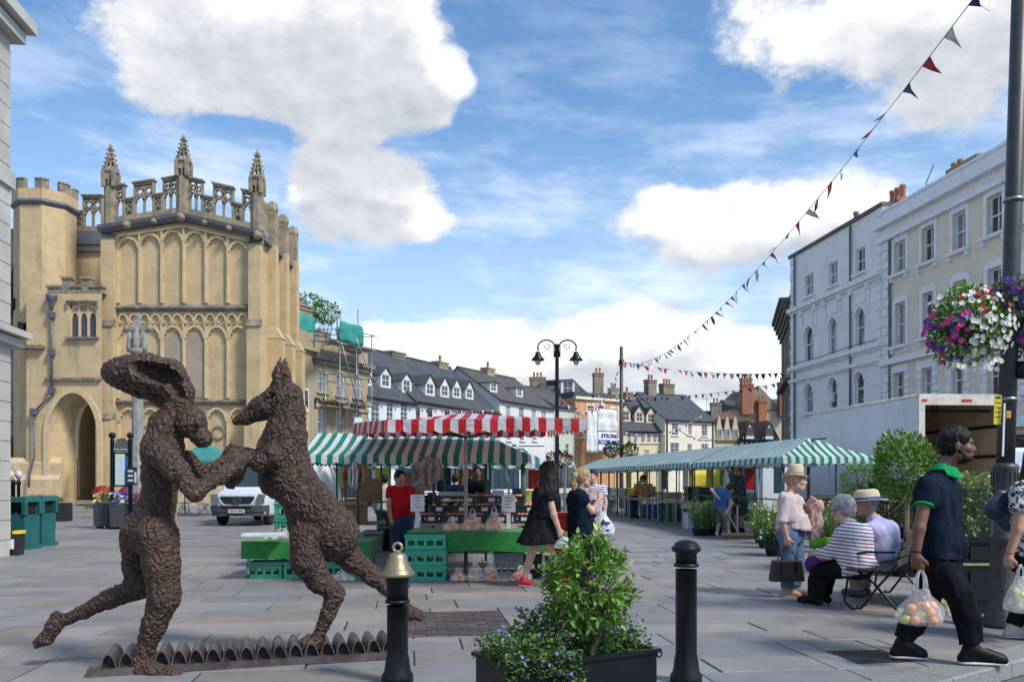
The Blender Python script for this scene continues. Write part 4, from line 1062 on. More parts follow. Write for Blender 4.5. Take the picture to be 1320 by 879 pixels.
def pinnacle(px,py_top,wpx=16,y=0.03):
    x=cx(px);w_=wpx/CP;z0=gz(x)+.15;zs_=gz(x)+MH_
    q=MB();q.lathe([(w_*.5,0),(w_*.5,zs_-z0)],(x,y,z0),8,smooth=False,a0=math.pi/8);pn=q.build('pinnacle',m_chg,ch)
    ztop=cz(py_top);sh=(ztop-zs_)*.36
    q=MB()
    for k in range(4):
        an=math.pi/4+k*math.pi/2;q.b2(x+w_*.42*math.sqrt(2)*math.cos(an)-.09,x+w_*.42*math.sqrt(2)*math.cos(an)+.09,y+w_*.42*math.sqrt(2)*math.sin(an)-.09,y+w_*.42*math.sqrt(2)*math.sin(an)+.09,zs_,zs_+sh)
    q.b2(x-w_*.4,x+w_*.4,y-w_*.4,y+w_*.4,zs_+sh*.5,zs_+sh);q.b2(x-w_*.52,x+w_*.52,y-w_*.52,y+w_*.52,zs_+sh,zs_+sh+.12)
    q.b2(x-.04,x+.04,y-w_*.4,y+w_*.4,zs_,zs_+sh*.5);q.build('lantern',m_chg,pn)
    q=MB();zb_=zs_+sh+.12;hh=ztop-zb_
    for k in range(8):
        an=k*math.pi/4+math.pi/8
        q.tube([(x+w_*.5*math.cos(an),y+w_*.5*math.sin(an),zb_),(x+.03*math.cos(an),y+.03*math.sin(an),ztop-.2)],[.055,.035],4,smooth=False)
    for j in range(5):
        f=(j+.4)/5.6;z=zb_+hh*f;r=w_*.52*(1-f*.93)+.05
        for k in range(4):
            an=k*math.pi/2+math.pi/4;q.sphere((x+r*math.cos(an),y+r*math.sin(an),z+.03),(.085,.085,.055),6,4)
        if j:q.lathe([(w_*.5*(1-f),-.03),(w_*.5*(1-f)+.02,.02),(w_*.5*(1-f)*.9,.05)],(x,y,z),8)
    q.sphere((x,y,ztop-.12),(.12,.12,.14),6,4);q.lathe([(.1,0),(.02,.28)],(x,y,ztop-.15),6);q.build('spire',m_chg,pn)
pinnacle(142.5,187);pinnacle(236.5,175);pinnacle(331.5,195)
for(px,s_)in((167,.22),(201,.16),(235.5,.24),(266,.16),(297,.16),(334,.24)):
    x=cx(px);MB().sphere((x,-.3,gz(x)-.12),(s_,s_*1.3,s_),8,6).build('gargoyle',m_chg,ch)
q=MB();xd=cx(319.6);q.tube([(xd,.12,.2),(xd,.12,cz(312))],.055,6);q.b2(xd-.12,xd+.12,-.02,.24,cz(312),cz(304));q.build('downpipe',m_leadroof,ch)
# --- octagonal turret
tx,ty,tr=tcx(58.5),1.3,36.0/F*(CY+1.3)
q=MB();q.lathe([(tr,0),(tr,tcz(270)),(tr*.99,tcz(268)),(tr*1.06,tcz(262)),(tr*1.06,tcz(247))],(tx,ty,0),8,smooth=False,a0=math.pi/8);q.build('turret',m_ch,ch)
q=MB();q.lathe([(tr*1.0,tcz(268)),(tr*1.12,tcz(264)),(tr*1.12,tcz(262)),(tr*1.0,tcz(258))],(tx,ty,0),8,smooth=False,a0=math.pi/8);q.build('turret_band',m_leadroof,ch)
for k in range(8):
    for half in(0,1):
        a0=k*math.pi/4+math.pi/8;a1=a0+math.pi/4
        pA,pB=Vector((math.cos(a0),math.sin(a0))),Vector((math.cos(a1),math.sin(a1)))
        ca,cb_=((0,.3)if half==0 else(.7,1.0))
        A,B_=pA.lerp(pB,ca),pA.lerp(pB,cb_)
        q=MB();q.prism([(tx+v.x*tr*s_,ty+v.y*tr*s_)for v,s_ in((A,1.06),(B_,1.06),(B_,.92),(A,.92))],tcz(247)-.01,tcz(236),axis='z')
        q.prism([(tx+v.x*tr*s_,ty+v.y*tr*s_)for v,s_ in((A,1.09),(B_,1.09),(B_,.9),(A,.9))],tcz(236),tcz(234),axis='z');q.build('merlon',m_chg,ch)
for(px,ya,yb,y_)in((53,420,436,-.8),(27.5,384,398,.2)):MB().b2(tcx(px)-.1,tcx(px)+.1,y_,y_+1,tcz(yb),tcz(ya)).build('slit_window',m_dark,ch)
# --- lower wing with the three-light window and the porch arch
WY=-.75;wx0,wx1=wcx(34),wcx(131.5);wt=wcz(377)
q=MB();AR=pointed(wcx(60),wcx(129),wcz(556),wcz(503),8);IN=pointed(wcx(84),wcx(128.5),wcz(556),wcz(512),8)
AR=[(AR[0][0],0.0)]+AR+[(AR[-1][0],0.0)];IN=[(IN[0][0],0.0)]+IN+[(IN[-1][0],0.0)]
xw0,xw1,zw0,zw1=wcx(89.5),wcx(124),wcz(434.5),wcz(391)
zsplit=wcz(490)
wallgrid(q,wx0,wx1,zsplit,wt,[(xw0,xw1,zw0,zw1)],.3,y=WY)
q.add([(wx0,WY,0),(AR[0][0],WY,0),(AR[1][0],WY,AR[1][1]),(wx0,WY,AR[1][1])],[(0,1,2,3)])
q.add([(wx0,WY,AR[1][1]),(AR[1][0],WY,AR[1][1]),(AR[1][0],WY,zsplit),(wx0,WY,zsplit)],[(0,1,2,3)])
for i in range(1,len(AR)-2):q.add([(AR[i][0],WY,AR[i][1]),(AR[i+1][0],WY,AR[i+1][1]),(AR[i+1][0],WY,zsplit),(AR[i][0],WY,zsplit)],[(0,1,2,3)])
q.add([(AR[-1][0],WY,0),(wx1,WY,0),(wx1,WY,zsplit),(AR[-1][0],WY,zsplit)],[(0,1,2,3)])
q.add([(wx0,WY,wt),(wx1,WY,wt),(wx1,3,wt),(wx0,3,wt)],[(0,1,2,3)])
q.add([(wx0,WY,0),(wx0,WY,wt),(wx0,2,wt),(wx0,2,0)],[(3,2,1,0)])
for i in range(len(AR)-1):        # splayed reveal and the vault behind it
    q.add([(AR[i][0],WY,AR[i][1]),(AR[i+1][0],WY,AR[i+1][1]),(IN[i+1][0],.6,IN[i+1][1]),(IN[i][0],.6,IN[i][1])],[(0,3,2,1)])
    q.add([(IN[i][0],.6,IN[i][1]),(IN[i+1][0],.6,IN[i+1][1]),(IN[i+1][0],2.6,IN[i+1][1]),(IN[i][0],2.6,IN[i][1])],[(0,3,2,1)])
# back wall of the porch with its doorway
DR=pointed(wcx(106),wcx(127),wcz(590),wcz(574),6);DR=[(DR[0][0],0)]+DR+[(DR[-1][0],0)]
xa,xb,zt_=wcx(80),wcx(131),wcz(505)
q.add([(xa,2.6,0),(DR[0][0],2.6,0),(DR[1][0],2.6,DR[1][1]),(DR[1][0],2.6,zt_),(xa,2.6,zt_)],[(0,1,2,3,4)])
for i in range(1,len(DR)-2):q.add([(DR[i][0],2.6,DR[i][1]),(DR[i+1][0],2.6,DR[i+1][1]),(DR[i+1][0],2.6,zt_),(DR[i][0],2.6,zt_)],[(0,1,2,3)])
q.add([(DR[-1][0],2.6,0),(xb,2.6,0),(xb,2.6,zt_),(DR[-1][0],2.6,zt_)],[(0,1,2,3)])
wing=q.build('porch_wing',m_ch,ch)
q=MB();ribbon(q,AR,.28,WY-.1,WY+.06);q.build('arch_moulding',m_chr,wing)
q=MB();ribbon(q,IN,.2,.45,.62);q.build('inner_arch_moulding',m_chr,wing)
q=MB();ribbon(q,DR,.18,2.5,2.62);q.build('doorway_moulding',m_chr,wing)
q=MB();q.b2(wcx(94),wcx(127),2.5,2.6,wcz(553.5),wcz(551));q.build('porch_string',m_chg,wing)
q=MB();q.prism(DR,3.4,3.5);q.b2(wcx(100),wcx(131),3.5,3.55,0,wcz(560));q.build('door',mat('old_oak',(.05,.035,.022),.7,scale=6),wing)
gt=empty('iron_gate',(wcx(93),CY-.2,0),R(-62),'black iron gate standing open in the porch arch','gate')
for k in range(8):MB().tube([(.08+k*.19,0,.05),(.08+k*.19,0,wcz(590)-.05)],.018,6).build('bar',m_black,gt)
for z in(.12,1.0,1.8,wcz(590)-.05):MB().b2(.05,1.45,-.02,.02,z-.02,z+.02).build('rail',m_black,gt)
q=MB();q.b2(wcx(104),wcx(107.5),2.45,2.6,0.3,wcz(600));q.build('notice_board',m_chr,wing)
q=MB()
q.b2(wcx(59),wcx(131.4),WY-.16,WY+.05,wcz(490.5),wcz(487));q.build('string_course',m_stain,wing)
q=MB();q.b2(wcx(20),wcx(59),WY-.3,WY+.1,wcz(450),wcz(445.5));q.build('string_course',m_stain,wing)
q=MB();q.b2(wcx(86),wcx(126.5),WY-.12,WY+.03,wcz(389.5),wcz(387.5));q.b2(wcx(86),wcx(87.3),WY-.12,WY+.03,wcz(398),wcz(389.6));q.b2(wcx(125.2),wcx(126.5),WY-.12,WY+.03,wcz(398),wcz(389.6));q.build('hood_mould',m_stain,wing)
q=MB();sillbox(q,(xw0+xw1)/2,zw0,xw1-xw0+.3,y=WY,d=.2,t=.12);q.build('sill',m_stain,wing)
tw=MB();lw=(xw1-xw0)/3;yy=WY+.14
for i in range(4):tw.b2(xw0+i*lw-.05,xw0+i*lw+.05,yy-.04,yy+.12,zw0,zw1-(.25 if i in(0,3)else 0.0))
for i in range(3):
    a,c_=xw0+i*lw,xw0+(i+1)*lw;zt2=zw1-.45
    pa=pointed(a+.04,c_-.04,zt2-.32,zt2,5);ribbon(tw,pa,.08,yy-.02,yy+.12)
    for k in range(len(pa)-1):tw.prism([pa[k],pa[k+1],(pa[k+1][0],zw1-.16),(pa[k][0],zw1-.16)]if False else[pa[k],pa[k+1],(pa[k+1][0],zt2+.06),(pa[k][0],zt2+.06)],yy+.02,yy+.1)
    for s_ in(-1,0,1):tw.b2((a+c_)/2+s_*lw*.25-.03,(a+c_)/2+s_*lw*.25+.03,yy,yy+.1,zt2+.06,zw1)
ribbon(tw,pointed(xw0,xw1,zw1-.5,zw1-.02,6),.1,yy-.03,yy+.12)
tw.build('tracery',m_chr,wing)
m_lead=newmat('leaded_glass')[0];nt=m_lead.node_tree;bs=nt.nodes['Principled BSDF']
tcn=nt.nodes.new('ShaderNodeTexCoord');X_,Y_,Z_=sep(nt,S(nt,tcn.outputs['Object']))
l1=((X_*1.6+Z_)*6.0).m('FRACT').ramp(.86,.9);l2=((X_*1.6-Z_)*6.0+50.0).m('FRACT').ramp(.86,.9)
nt.links.new(mix(nt,l1.m('MAXIMUM',l2),(.012,.016,.035),(.16,.17,.2)).o,bs.inputs['Base Color']);bs.inputs['Roughness'].default_value=.15
for i in range(3):MB().b2(xw0+i*lw+.04,xw0+(i+1)*lw-.04,yy+.07,yy+.09,zw0,zw1-.3).build('pane',m_lead,wing)
# broken battlement of the wing
bx=wx0+1.2
for(a,c_,h)in((61,79,.35),(80,91,.95),(92,104,.35),(105,116,.95),(117,131,.35)):
    q=MB();q.b2(wcx(a),wcx(c_),WY-.02,WY+.4,wt-.02,wt+h*.75);q.b2(wcx(a)-.05,wcx(c_)+.05,WY-.1,WY+.46,wt+h*.75,wt+h*.75+.12);q.build('merlon',m_chg,wing)
# recessed wall between turret and front, with a stretch of pierced parapet
q=MB();q.b2(rcx(90),rcx(136),2.6,6,0,rcz(303));q.build('rear_wall',m_ch,ch)
q=MB();q.b2(rcx(92),rcx(134),2.42,2.62,rcz(325),rcz(320));q.b2(rcx(92),rcx(134),2.4,2.62,rcz(316),rcz(311));q.b2(rcx(92),rcx(134),2.5,2.9,rcz(311),rcz(298));q.build('cornice',m_leadroof,ch)
zf=lambda x:rcz(303)
pierced(rcx(94),rcx(106),1.3,2,False,zf,2.7);pierced(rcx(106.3),rcx(131.5),2.2,2,True,zf,2.7)
# rainwater pipe with hopper head
q=MB();xp=wcx(68.5);yp=WY-.16
q.tube([(xp,yp,wcz(392)),(xp,yp,wcz(508))],.06,8);q.tube([(xp,yp,wcz(508)),(wcx(48),yp-.1,wcz(531))],.055,8);q.tube([(wcx(47.5),yp-.1,wcz(530)),(wcx(47.5),yp-.1,wcz(590)),(wcx(45),yp-.35,wcz(612)),(wcx(44),yp-.35,wcz(628))],.06,8)
q.lathe([(.07,0),(.12,.12),(.12,.3),(.26,.55),(.3,.75),(.28,.78)],(xp,yp,wcz(400)),10)
for py in(407,455,503):q.b2(xp-.16,xp+.16,yp-.1,yp+.1,wcz(py)-.16,wcz(py)+.16)
q.b2(wcx(47.5)-.18,wcx(47.5)+.18,yp-.22,yp+.02,wcz(531)-.16,wcz(531)+.16)
q.build('downpipe',mat('lead_pipe',(.12,.13,.17),.5,.3,scale=6),ch)
# wall between the turret and the limestone corner building
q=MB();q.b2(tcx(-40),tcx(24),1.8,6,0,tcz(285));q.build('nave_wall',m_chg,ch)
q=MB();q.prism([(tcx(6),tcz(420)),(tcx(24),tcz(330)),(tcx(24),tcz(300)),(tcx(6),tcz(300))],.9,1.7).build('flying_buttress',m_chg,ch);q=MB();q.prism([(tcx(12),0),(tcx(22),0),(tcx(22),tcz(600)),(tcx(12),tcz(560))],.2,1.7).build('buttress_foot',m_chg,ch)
# ================================================================ smooth solid modelling (signed distance field -> one continuous mesh)
def smin(a,b,k):
    h=np.maximum(k-np.abs(a-b),0.0)/k
    return np.minimum(a,b)-h*h*k*.25
class SDF:
    """list of tapered capsules and ellipsoids that melt together; cut=True carves"""
    def __init__(s):s.p=[]
    def cap(s,a,b,ra,rb=None,k=.03,cut=False,flat=None,clip=None,noclip=False):
        s.p.append(('c',np.array(a,float),np.array(b,float),ra,ra if rb is None else rb,k,cut,flat,clip));return s
    def chain(s,pts,rs,k=.03,flat=None,cut=False):
        for i in range(len(pts)-1):s.cap(pts[i],pts[i+1],rs[i],rs[i+1],k,cut,flat)
        return s
    def ell(s,c,r,k=.03,cut=False,rot=None,clip=None):
        s.p.append(('e',np.array(c,float),np.array(r,float),None if rot is None else np.array(rot),None,k,cut,None,clip));return s
    def mesh(s,name,mats,h=.02,disp=None,smooth_iters=0,clips=()):
        lo=np.full(3,1e9);hi=np.full(3,-1e9)
        for q in s.p:
            if q[6]:continue
            if q[0]=='c':
                r=max(q[3],q[4])+q[5]*.3;lo=np.minimum(lo,np.minimum(q[1],q[2])-r);hi=np.maximum(hi,np.maximum(q[1],q[2])+r)
            else:
                r=q[2].max()+q[5]*.3;lo=np.minimum(lo,q[1]-r);hi=np.maximum(hi,q[1]+r)
        lo-=3*h;hi+=3*h
        n=np.ceil((hi-lo)/h).astype(int)+1
        ax=[lo[i]+h*np.arange(n[i])for i in range(3)]
        f=np.full(tuple(n),1.0)
        for q in s.p:
            k=q[5];m=k+3*h
            if q[0]=='c':r=max(q[3],q[4])+m;l=np.minimum(q[1],q[2])-r;u=np.maximum(q[1],q[2])+r
            else:r=q[2].max()+m;l=q[1]-r;u=q[1]+r
            i0=np.maximum(((l-lo)/h).astype(int),0);i1=np.minimum(((u-lo)/h).astype(int)+2,n)
            if np.any(i1<=i0):continue
            X=ax[0][i0[0]:i1[0]][:,None,None];Y=ax[1][i0[1]:i1[1]][None,:,None];Z=ax[2][i0[2]:i1[2]][None,None,:]
            if q[0]=='c':
                a,b=q[1],q[2];d=b-a;dd=max(float(d@d),1e-9)
                px,py,pz=X-a[0],Y-a[1],Z-a[2]
                tt=np.clip((px*d[0]+py*d[1]+pz*d[2])/dd,0,1)
                qx,qy,qz=px-tt*d[0],py-tt*d[1],pz-tt*d[2]
                if q[7]is not None:                  # flattened across one direction
                    fx,fs=np.array(q[7][0],float),q[7][1];fx=fx/np.linalg.norm(fx)
                    w_=qx*fx[0]+qy*fx[1]+qz*fx[2];g=(1.0/fs-1.0)*w_
                    qx,qy,qz=qx+g*fx[0],qy+g*fx[1],qz+g*fx[2]
                dist=np.sqrt(qx*qx+qy*qy+qz*qz)-(q[3]+(q[4]-q[3])*tt)
            else:
                px,py,pz=X-q[1][0],Y-q[1][1],Z-q[1][2]
                if q[3]is not None:
                    M_=q[3];px,py,pz=(px*M_[0][0]+py*M_[0][1]+pz*M_[0][2],px*M_[1][0]+py*M_[1][1]+pz*M_[1][2],px*M_[2][0]+py*M_[2][1]+pz*M_[2][2])
                r3=q[2];k0=np.sqrt((px/r3[0])**2+(py/r3[1])**2+(pz/r3[2])**2);k1=np.sqrt((px/r3[0]**2)**2+(py/r3[1]**2)**2+(pz/r3[2]**2)**2)
                dist=k0*(k0-1.0)/np.maximum(k1,1e-6)
            if q[8]is not None:
                for(cp,cn)in q[8]:dist=np.maximum(dist,(X-cp[0])*cn[0]+(Y-cp[1])*cn[1]+(Z-cp[2])*cn[2])
            sub=f[i0[0]:i1[0],i0[1]:i1[1],i0[2]:i1[2]]
            f[i0[0]:i1[0],i0[1]:i1[1],i0[2]:i1[2]]=-smin(-sub,dist,k)if q[6]else smin(sub,np.broadcast_to(dist,sub.shape),k)
        X,Y,Z=ax[0][:,None,None],ax[1][None,:,None],ax[2][None,None,:]
        for(cp,cn)in clips:f=np.maximum(f,(X-cp[0])*cn[0]+(Y-cp[1])*cn[1]+(Z-cp[2])*cn[2])
        if disp is not None:f=f+disp(X,Y,Z)
        return nets(f,lo,h,name,mats)
def nets(f,lo,h,name,mats):
    """naive surface nets"""
    n=f.shape;s_=f<0
    cs=np.zeros((n[0]-1,n[1]-1,n[2]-1),int)
    for i in(0,1):
        for j in(0,1):
            for k in(0,1):cs+=s_[i:n[0]-1+i,j:n[1]-1+j,k:n[2]-1+k]
    act=(cs>0)&(cs<8);idx=-np.ones(act.shape,int);A=np.argwhere(act);idx[act]=np.arange(len(A))
    acc=np.zeros((len(A),3));cnt=np.zeros(len(A))
    i,j,k=A.T;cor={}
    for c in((0,0,0),(1,0,0),(0,1,0),(1,1,0),(0,0,1),(1,0,1),(0,1,1),(1,1,1)):cor[c]=f[i+c[0],j+c[1],k+c[2]]
    for a in cor:
        for axis in range(3):
            if a[axis]:continue
            b=list(a);b[axis]=1;b=tuple(b);fa,fb=cor[a],cor[b];m=(fa<0)!=(fb<0)
            t_=np.where(m,fa/np.where(m,fa-fb,1),0)
            p=np.zeros((len(A),3))+np.array(a);p[:,axis]+=t_
            acc[m]+=p[m];cnt[m]+=1
    V=lo+h*(A+acc/cnt[:,None])
    Q=[]
    for axis in range(3):
        sl0=[slice(None)]*3;sl1=[slice(None)]*3;sl0[axis]=slice(0,-1);sl1[axis]=slice(1,None)
        d0,d1=s_[tuple(sl0)],s_[tuple(sl1)];e=np.argwhere(d0!=d1)
        o1,o2=[(1,2),(2,0),(0,1)][axis]
        e=e[(e[:,o1]>0)&(e[:,o2]>0)&(e[:,o1]<n[o1]-1)&(e[:,o2]<n[o2]-1)]
        def at(d1_,d2_):
            g=e.copy();g[:,o1]-=d1_;g[:,o2]-=d2_;return idx[g[:,0],g[:,1],g[:,2]]
        qd=np.stack([at(1,1),at(0,1),at(0,0),at(1,0)],1)
        flip=~d0[e[:,0],e[:,1],e[:,2]]
        qd[flip]=qd[flip][:,::-1];Q.append(qd)
    Q=np.concatenate(Q);Q=Q[(Q>=0).all(1)]
    me=bpy.data.meshes.new(name)
    me.vertices.add(len(V));me.vertices.foreach_set('co',V.astype(np.float32).ravel())
    me.loops.add(len(Q)*4);me.loops.foreach_set('vertex_index',Q.astype(np.int32).ravel())
    me.polygons.add(len(Q));me.polygons.foreach_set('loop_start',np.arange(0,len(Q)*4,4,dtype=np.int32));me.polygons.foreach_set('loop_total',np.full(len(Q),4,np.int32))
    me.polygons.foreach_set('use_smooth',np.ones(len(Q),bool))
    for m_ in(mats if isinstance(mats,(list,tuple))else[mats]):me.materials.append(m_)
    me.update(calc_edges=True);me.validate();return me
def vnoise(X,Y,Z,seed=0):
    """cheap smooth value noise on a numpy grid"""
    r=np.random.RandomState(seed);T=r.rand(64,64,64).astype(np.float32)
    X,Y,Z=np.broadcast_arrays(X,Y,Z)
    def sp(a):i=np.floor(a).astype(int);u=a-i;return i,u*u*(3-2*u)
    (i,u),(j,v),(k,w_)=sp(X),sp(Y),sp(Z);o=0
    for a in(0,1):
        for b in(0,1):
            for c in(0,1):o=o+T[(i+a)&63,(j+b)&63,(k+c)&63]*(u if a else 1-u)*(v if b else 1-v)*(w_ if c else 1-w_)
    return o-.5
# ================================================================ bronze hare and hound dancing on a ridged base
def q3(px,py,Y):return tuple(P(px,py,Y))
m_brz,nt,bs=newmat('rough_bronze')
tcn=nt.nodes.new('ShaderNodeTexCoord');ov=S(nt,tcn.outputs['Object'])
n1=noise(nt,ov,3.0,6.0,.6).ramp(.35,.7);n2=noise(nt,ov,26.0,5.0,.65)
gm_=nt.nodes.new('ShaderNodeNewGeometry');pt=S(nt,gm_.outputs['Pointiness']).ramp(.47,.56)
c=mix(nt,n1,(.044,.027,.022),(.085,.044,.027));c=mix(nt,n2.ramp(.45,.7)*.6,c,(.045,.036,.036));c=mix(nt,pt*.55,c,(.17,.115,.09))
nt.links.new(c.o,bs.inputs['Base Color']);bs.inputs['Metallic'].default_value=.35;bs.inputs['Roughness'].default_value=.55
vo=nt.nodes.new('ShaderNodeTexVoronoi');nt.links.new(mix(nt,.25,ov,noise(nt,ov,5.0,3.0,.5,col=True)).o,vo.inputs['Vector']);vo.inputs['Scale'].default_value=38
bn=nt.nodes.new('ShaderNodeBump');bn.inputs['Strength'].default_value=1.0;bn.inputs['Distance'].default_value=.03
nt.links.new((S(nt,vo.outputs['Distance'])*.8+n2*.7).o,bn.inputs['Height']);nt.links.new(bn.outputs[0],bs.inputs['Normal'])
def rough_disp(seed,amp=.013):
    def d(X,Y,Z):
        # overlapping strips of clay: stretched ridges in two directions
        a=vnoise(X*24+Z*10,Y*24,Z*52-X*14,seed);b=vnoise(X*58,Y*46,Z*26+X*36,seed+1)
        return-(np.abs(a)*2-.5)*amp*1.1-b*amp*.9
    return d
HY_=6.22;HP=F/HY_
def h(px,py,dy=0.0):return q3(px,py,HY_+dy)
def rp(r,Y=HY_):return r*Y/F
hs=SDF()
# standing (near) leg: hip, knee, ankle, foot
hs.chain([h(203,690,-.05),h(208,728,-.06),h(212,768,-.06),h(199,805,-.04),h(184,845,-.03),h(181,862,-.03)],[rp(27),rp(23),rp(20),rp(16),rp(11),rp(11)],.03)
hs.chain([h(178,862,-.02),h(200,866,-.05),h(226,869,-.08)],[rp(14),rp(12),rp(9)],.04)
# trailing (far) leg
hs.chain([h(178,692,.12),h(174,730,.15),h(178,757,.16)],[rp(24),rp(16),rp(16)],.03)
hs.chain([h(178,757,.16),h(140,772,.17),h(108,788,.18),h(82,799,.18)],[rp(16),rp(13),rp(9.5),rp(8)],.03)
hs.chain([h(72,792,.18),h(70,806,.18),h(60,822,.18),h(48,829,.18)],[rp(6),rp(10),rp(9),rp(7)],.04)
# trunk
hs.chain([h(192,685,.03),h(204,645,.03),h(208,610,.02),h(211,578,.02),h(217,548,.02),h(226,528,.02)],[rp(31),rp(22),rp(24),rp(25),rp(20),rp(15)],.04)
hs.ell(h(180,682,.05),(rp(22),.15,rp(21)),.05);hs.ell(h(206,580,.02),(rp(21),.165,rp(28)),.05)
hs.ell(h(206,548,.05),(rp(13),.11,rp(16)),.05)
# head
hs.chain([h(228,527,.02),h(246,540,.0),h(258,562,-.01)],[rp(16),rp(17),rp(13)],.03)
hs.ell(h(246,545,.0),(rp(19),.11,rp(20)),.03);hs.ell(h(262,566,-.01),(rp(10),.07,rp(11)),.04)
hs.ell(h(255,544,-.115),(.035,.03,.035),.015,cut=True);hs.ell(h(255,545,-.098),(.024,.02,.024),.01)
# ears: big shell swept back, scooped on the near side
hs.chain([h(238,530,.0),h(233,505,.0),h(216,486,.0),h(188,480,.02),h(160,480,.05),h(146,480,.06)],[rp(11),rp(16),rp(23),rp(24),rp(20),rp(16)],.05,flat=((0,1,0),.85))
hs.chain([h(225,522,.12),h(205,508,.16),h(178,495,.18),h(150,487,.16)],[rp(13),rp(14),rp(16),rp(14)],.05,flat=((0,1,0),.7))
ce=Vector((-math.cos(R(24)),0,math.sin(R(24))))
def rotxz(a):ca,sa=math.cos(a),math.sin(a);return[[ca,0,-sa],[0,1,0],[sa,0,ca]]
hs.ell(h(199,480,-.13),(rp(37),.15,rp(13)),.012,cut=True,rot=rotxz(R(18)))
hs.ell(h(223,500,-.12),(rp(17),.12,rp(9)),.012,cut=True,rot=rotxz(R(50)))
# arms reaching to the hound
hs.chain([h(207,585,-.14),h(228,606,-.2),h(250,634,-.2)],[rp(18),rp(14.5),rp(11.5)],.03)
hs.chain([h(250,634,-.2),h(285,612,-.06),h(308,596,.12),h(318,590,.2)],[rp(11.5),rp(10.5),rp(8.5),rp(7)],.025)
hs.chain([h(240,592,.2),h(262,612,.3),h(276,603,.34),h(303,587,.42)],[rp(13),rp(10),rp(9.5),rp(8)],.025)
for k,(a,b_)in enumerate(((314,588),(320,590),(324,594))):hs.cap(h(a,b_,.2+.03*k),h(a+4,b_+9,.24+.03*k),rp(4),rp(3),.015)
hare=link('hare_statue',hs.mesh('hare_statue',m_brz,.011,rough_disp(3)))
tag(hare,'rough brown bronze hare statue standing on one leg with swept back ears','statue')
# hound
DY_=6.75
def g_(px,py,dy=0.0):return q3(px,py,DY_+dy)
def rq(r):return r*DY_/F
ds=SDF()
# torso from neck to rump
ds.chain([g_(371,512),g_(372,535),g_(368,560),g_(365,590),g_(378,622),g_(400,650),g_(424,678)],[rq(20),rq(20.5),rq(26),rq(31),rq(29),rq(30),rq(31)],.05)
ds.ell(g_(350,582),(rq(19),.15,rq(23)),.05);ds.ell(g_(430,688),(rq(34),.17,rq(32)),.05)
ds.ell(g_(358,618),(rq(26),.13,rq(25)),.05);ds.ell(g_(384,668),(rq(14),.10,rq(26)),.05)
# head, snout, ears
ds.ell(g_(364,514),(rq(21),.12,rq(19)),.04)
ds.chain([g_(358,516),g_(337,526),g_(317,538),g_(305,543)],[rq(21),rq(16),rq(10),rq(6)],.03,flat=((0,1,0),.8));ds.ell(g_(350,525),(rq(15),.10,rq(16)),.03)
ds.ell(g_(347,509,-.105),(.045,.03,.022),.015,cut=True);ds.ell(g_(347,510,-.092),(.03,.02,.015),.008)
ds.chain([g_(330,549,-.07),g_(312,551,-.06)],[.012,.008],.01,cut=True)
for(dx,dy)in((-4.5,-.06),(5,.05)):
    ds.chain([g_(363+dx,500,dy),g_(363+dx,482,dy),g_(364+dx*.5,461,dy)],[rq(9.5),rq(8.5),rq(1.8)],.012,flat=((.3,1,0),.7))
ds.ell(g_(362.5,482,-.11),(rq(2.6),.09,rq(15)),.008,cut=True)
# forelegs held out to the hare
ds.chain([g_(352,588,-.16),g_(336,597,-.17),g_(322,590,-.15)],[rq(16),rq(12.5),rq(9)],.03)
ds.chain([g_(322,590,-.15),g_(309,596,-.16),g_(303,612,-.17),g_(297,621,-.17)],[rq(10),rq(9),rq(11),rq(9)],.03)
ds.chain([g_(345,590,.14),g_(322,588,.1),g_(300,582,.05),g_(290,592,.05)],[rq(14),rq(10),rq(9),rq(8)],.03)
# standing hind leg: thigh, knee, hock, foot
ds.chain([g_(398,690,-.06),g_(396,722,-.09),g_(412,748,-.08),g_(432,765,-.07)],[rq(25),rq(21),rq(16),rq(12)],.03)
ds.chain([g_(432,766,-.07),g_(422,792,-.08),g_(408,826,-.08)],[rq(13),rq(10),rq(8)],.025)
ds.chain([g_(408,828,-.08),g_(394,832,-.1),g_(386,836,-.11)],[rq(11),rq(11),rq(7)],.03)
# raised hind leg stretched back
ds.chain([g_(432,700,.1),g_(455,722,.14),g_(480,742,.16),g_(500,757,.17)],[rq(24),rq(15),rq(12),rq(11)],.04)
ds.chain([g_(500,757,.17),g_(514,776,.17),g_(528,790,.17),g_(541,793,.17)],[rq(11),rq(9),rq(10),rq(8)],.025)
# tail curling down behind
ds.chain([g_(446,682,.12),g_(451,700,.16),g_(449,714,.18)],[rq(7),rq(5),rq(3)],.03)
ds.chain([g_(462,735,.3),g_(474,725,.3),g_(481,730,.3)],[rq(3),rq(3.5),rq(3)],.01)
hound=link('hound_statue',ds.mesh('hound_statue',m_brz,.011,rough_disp(9)))
tag(hound,'rough brown bronze hound statue rearing up with its paws held by the hare','statue')
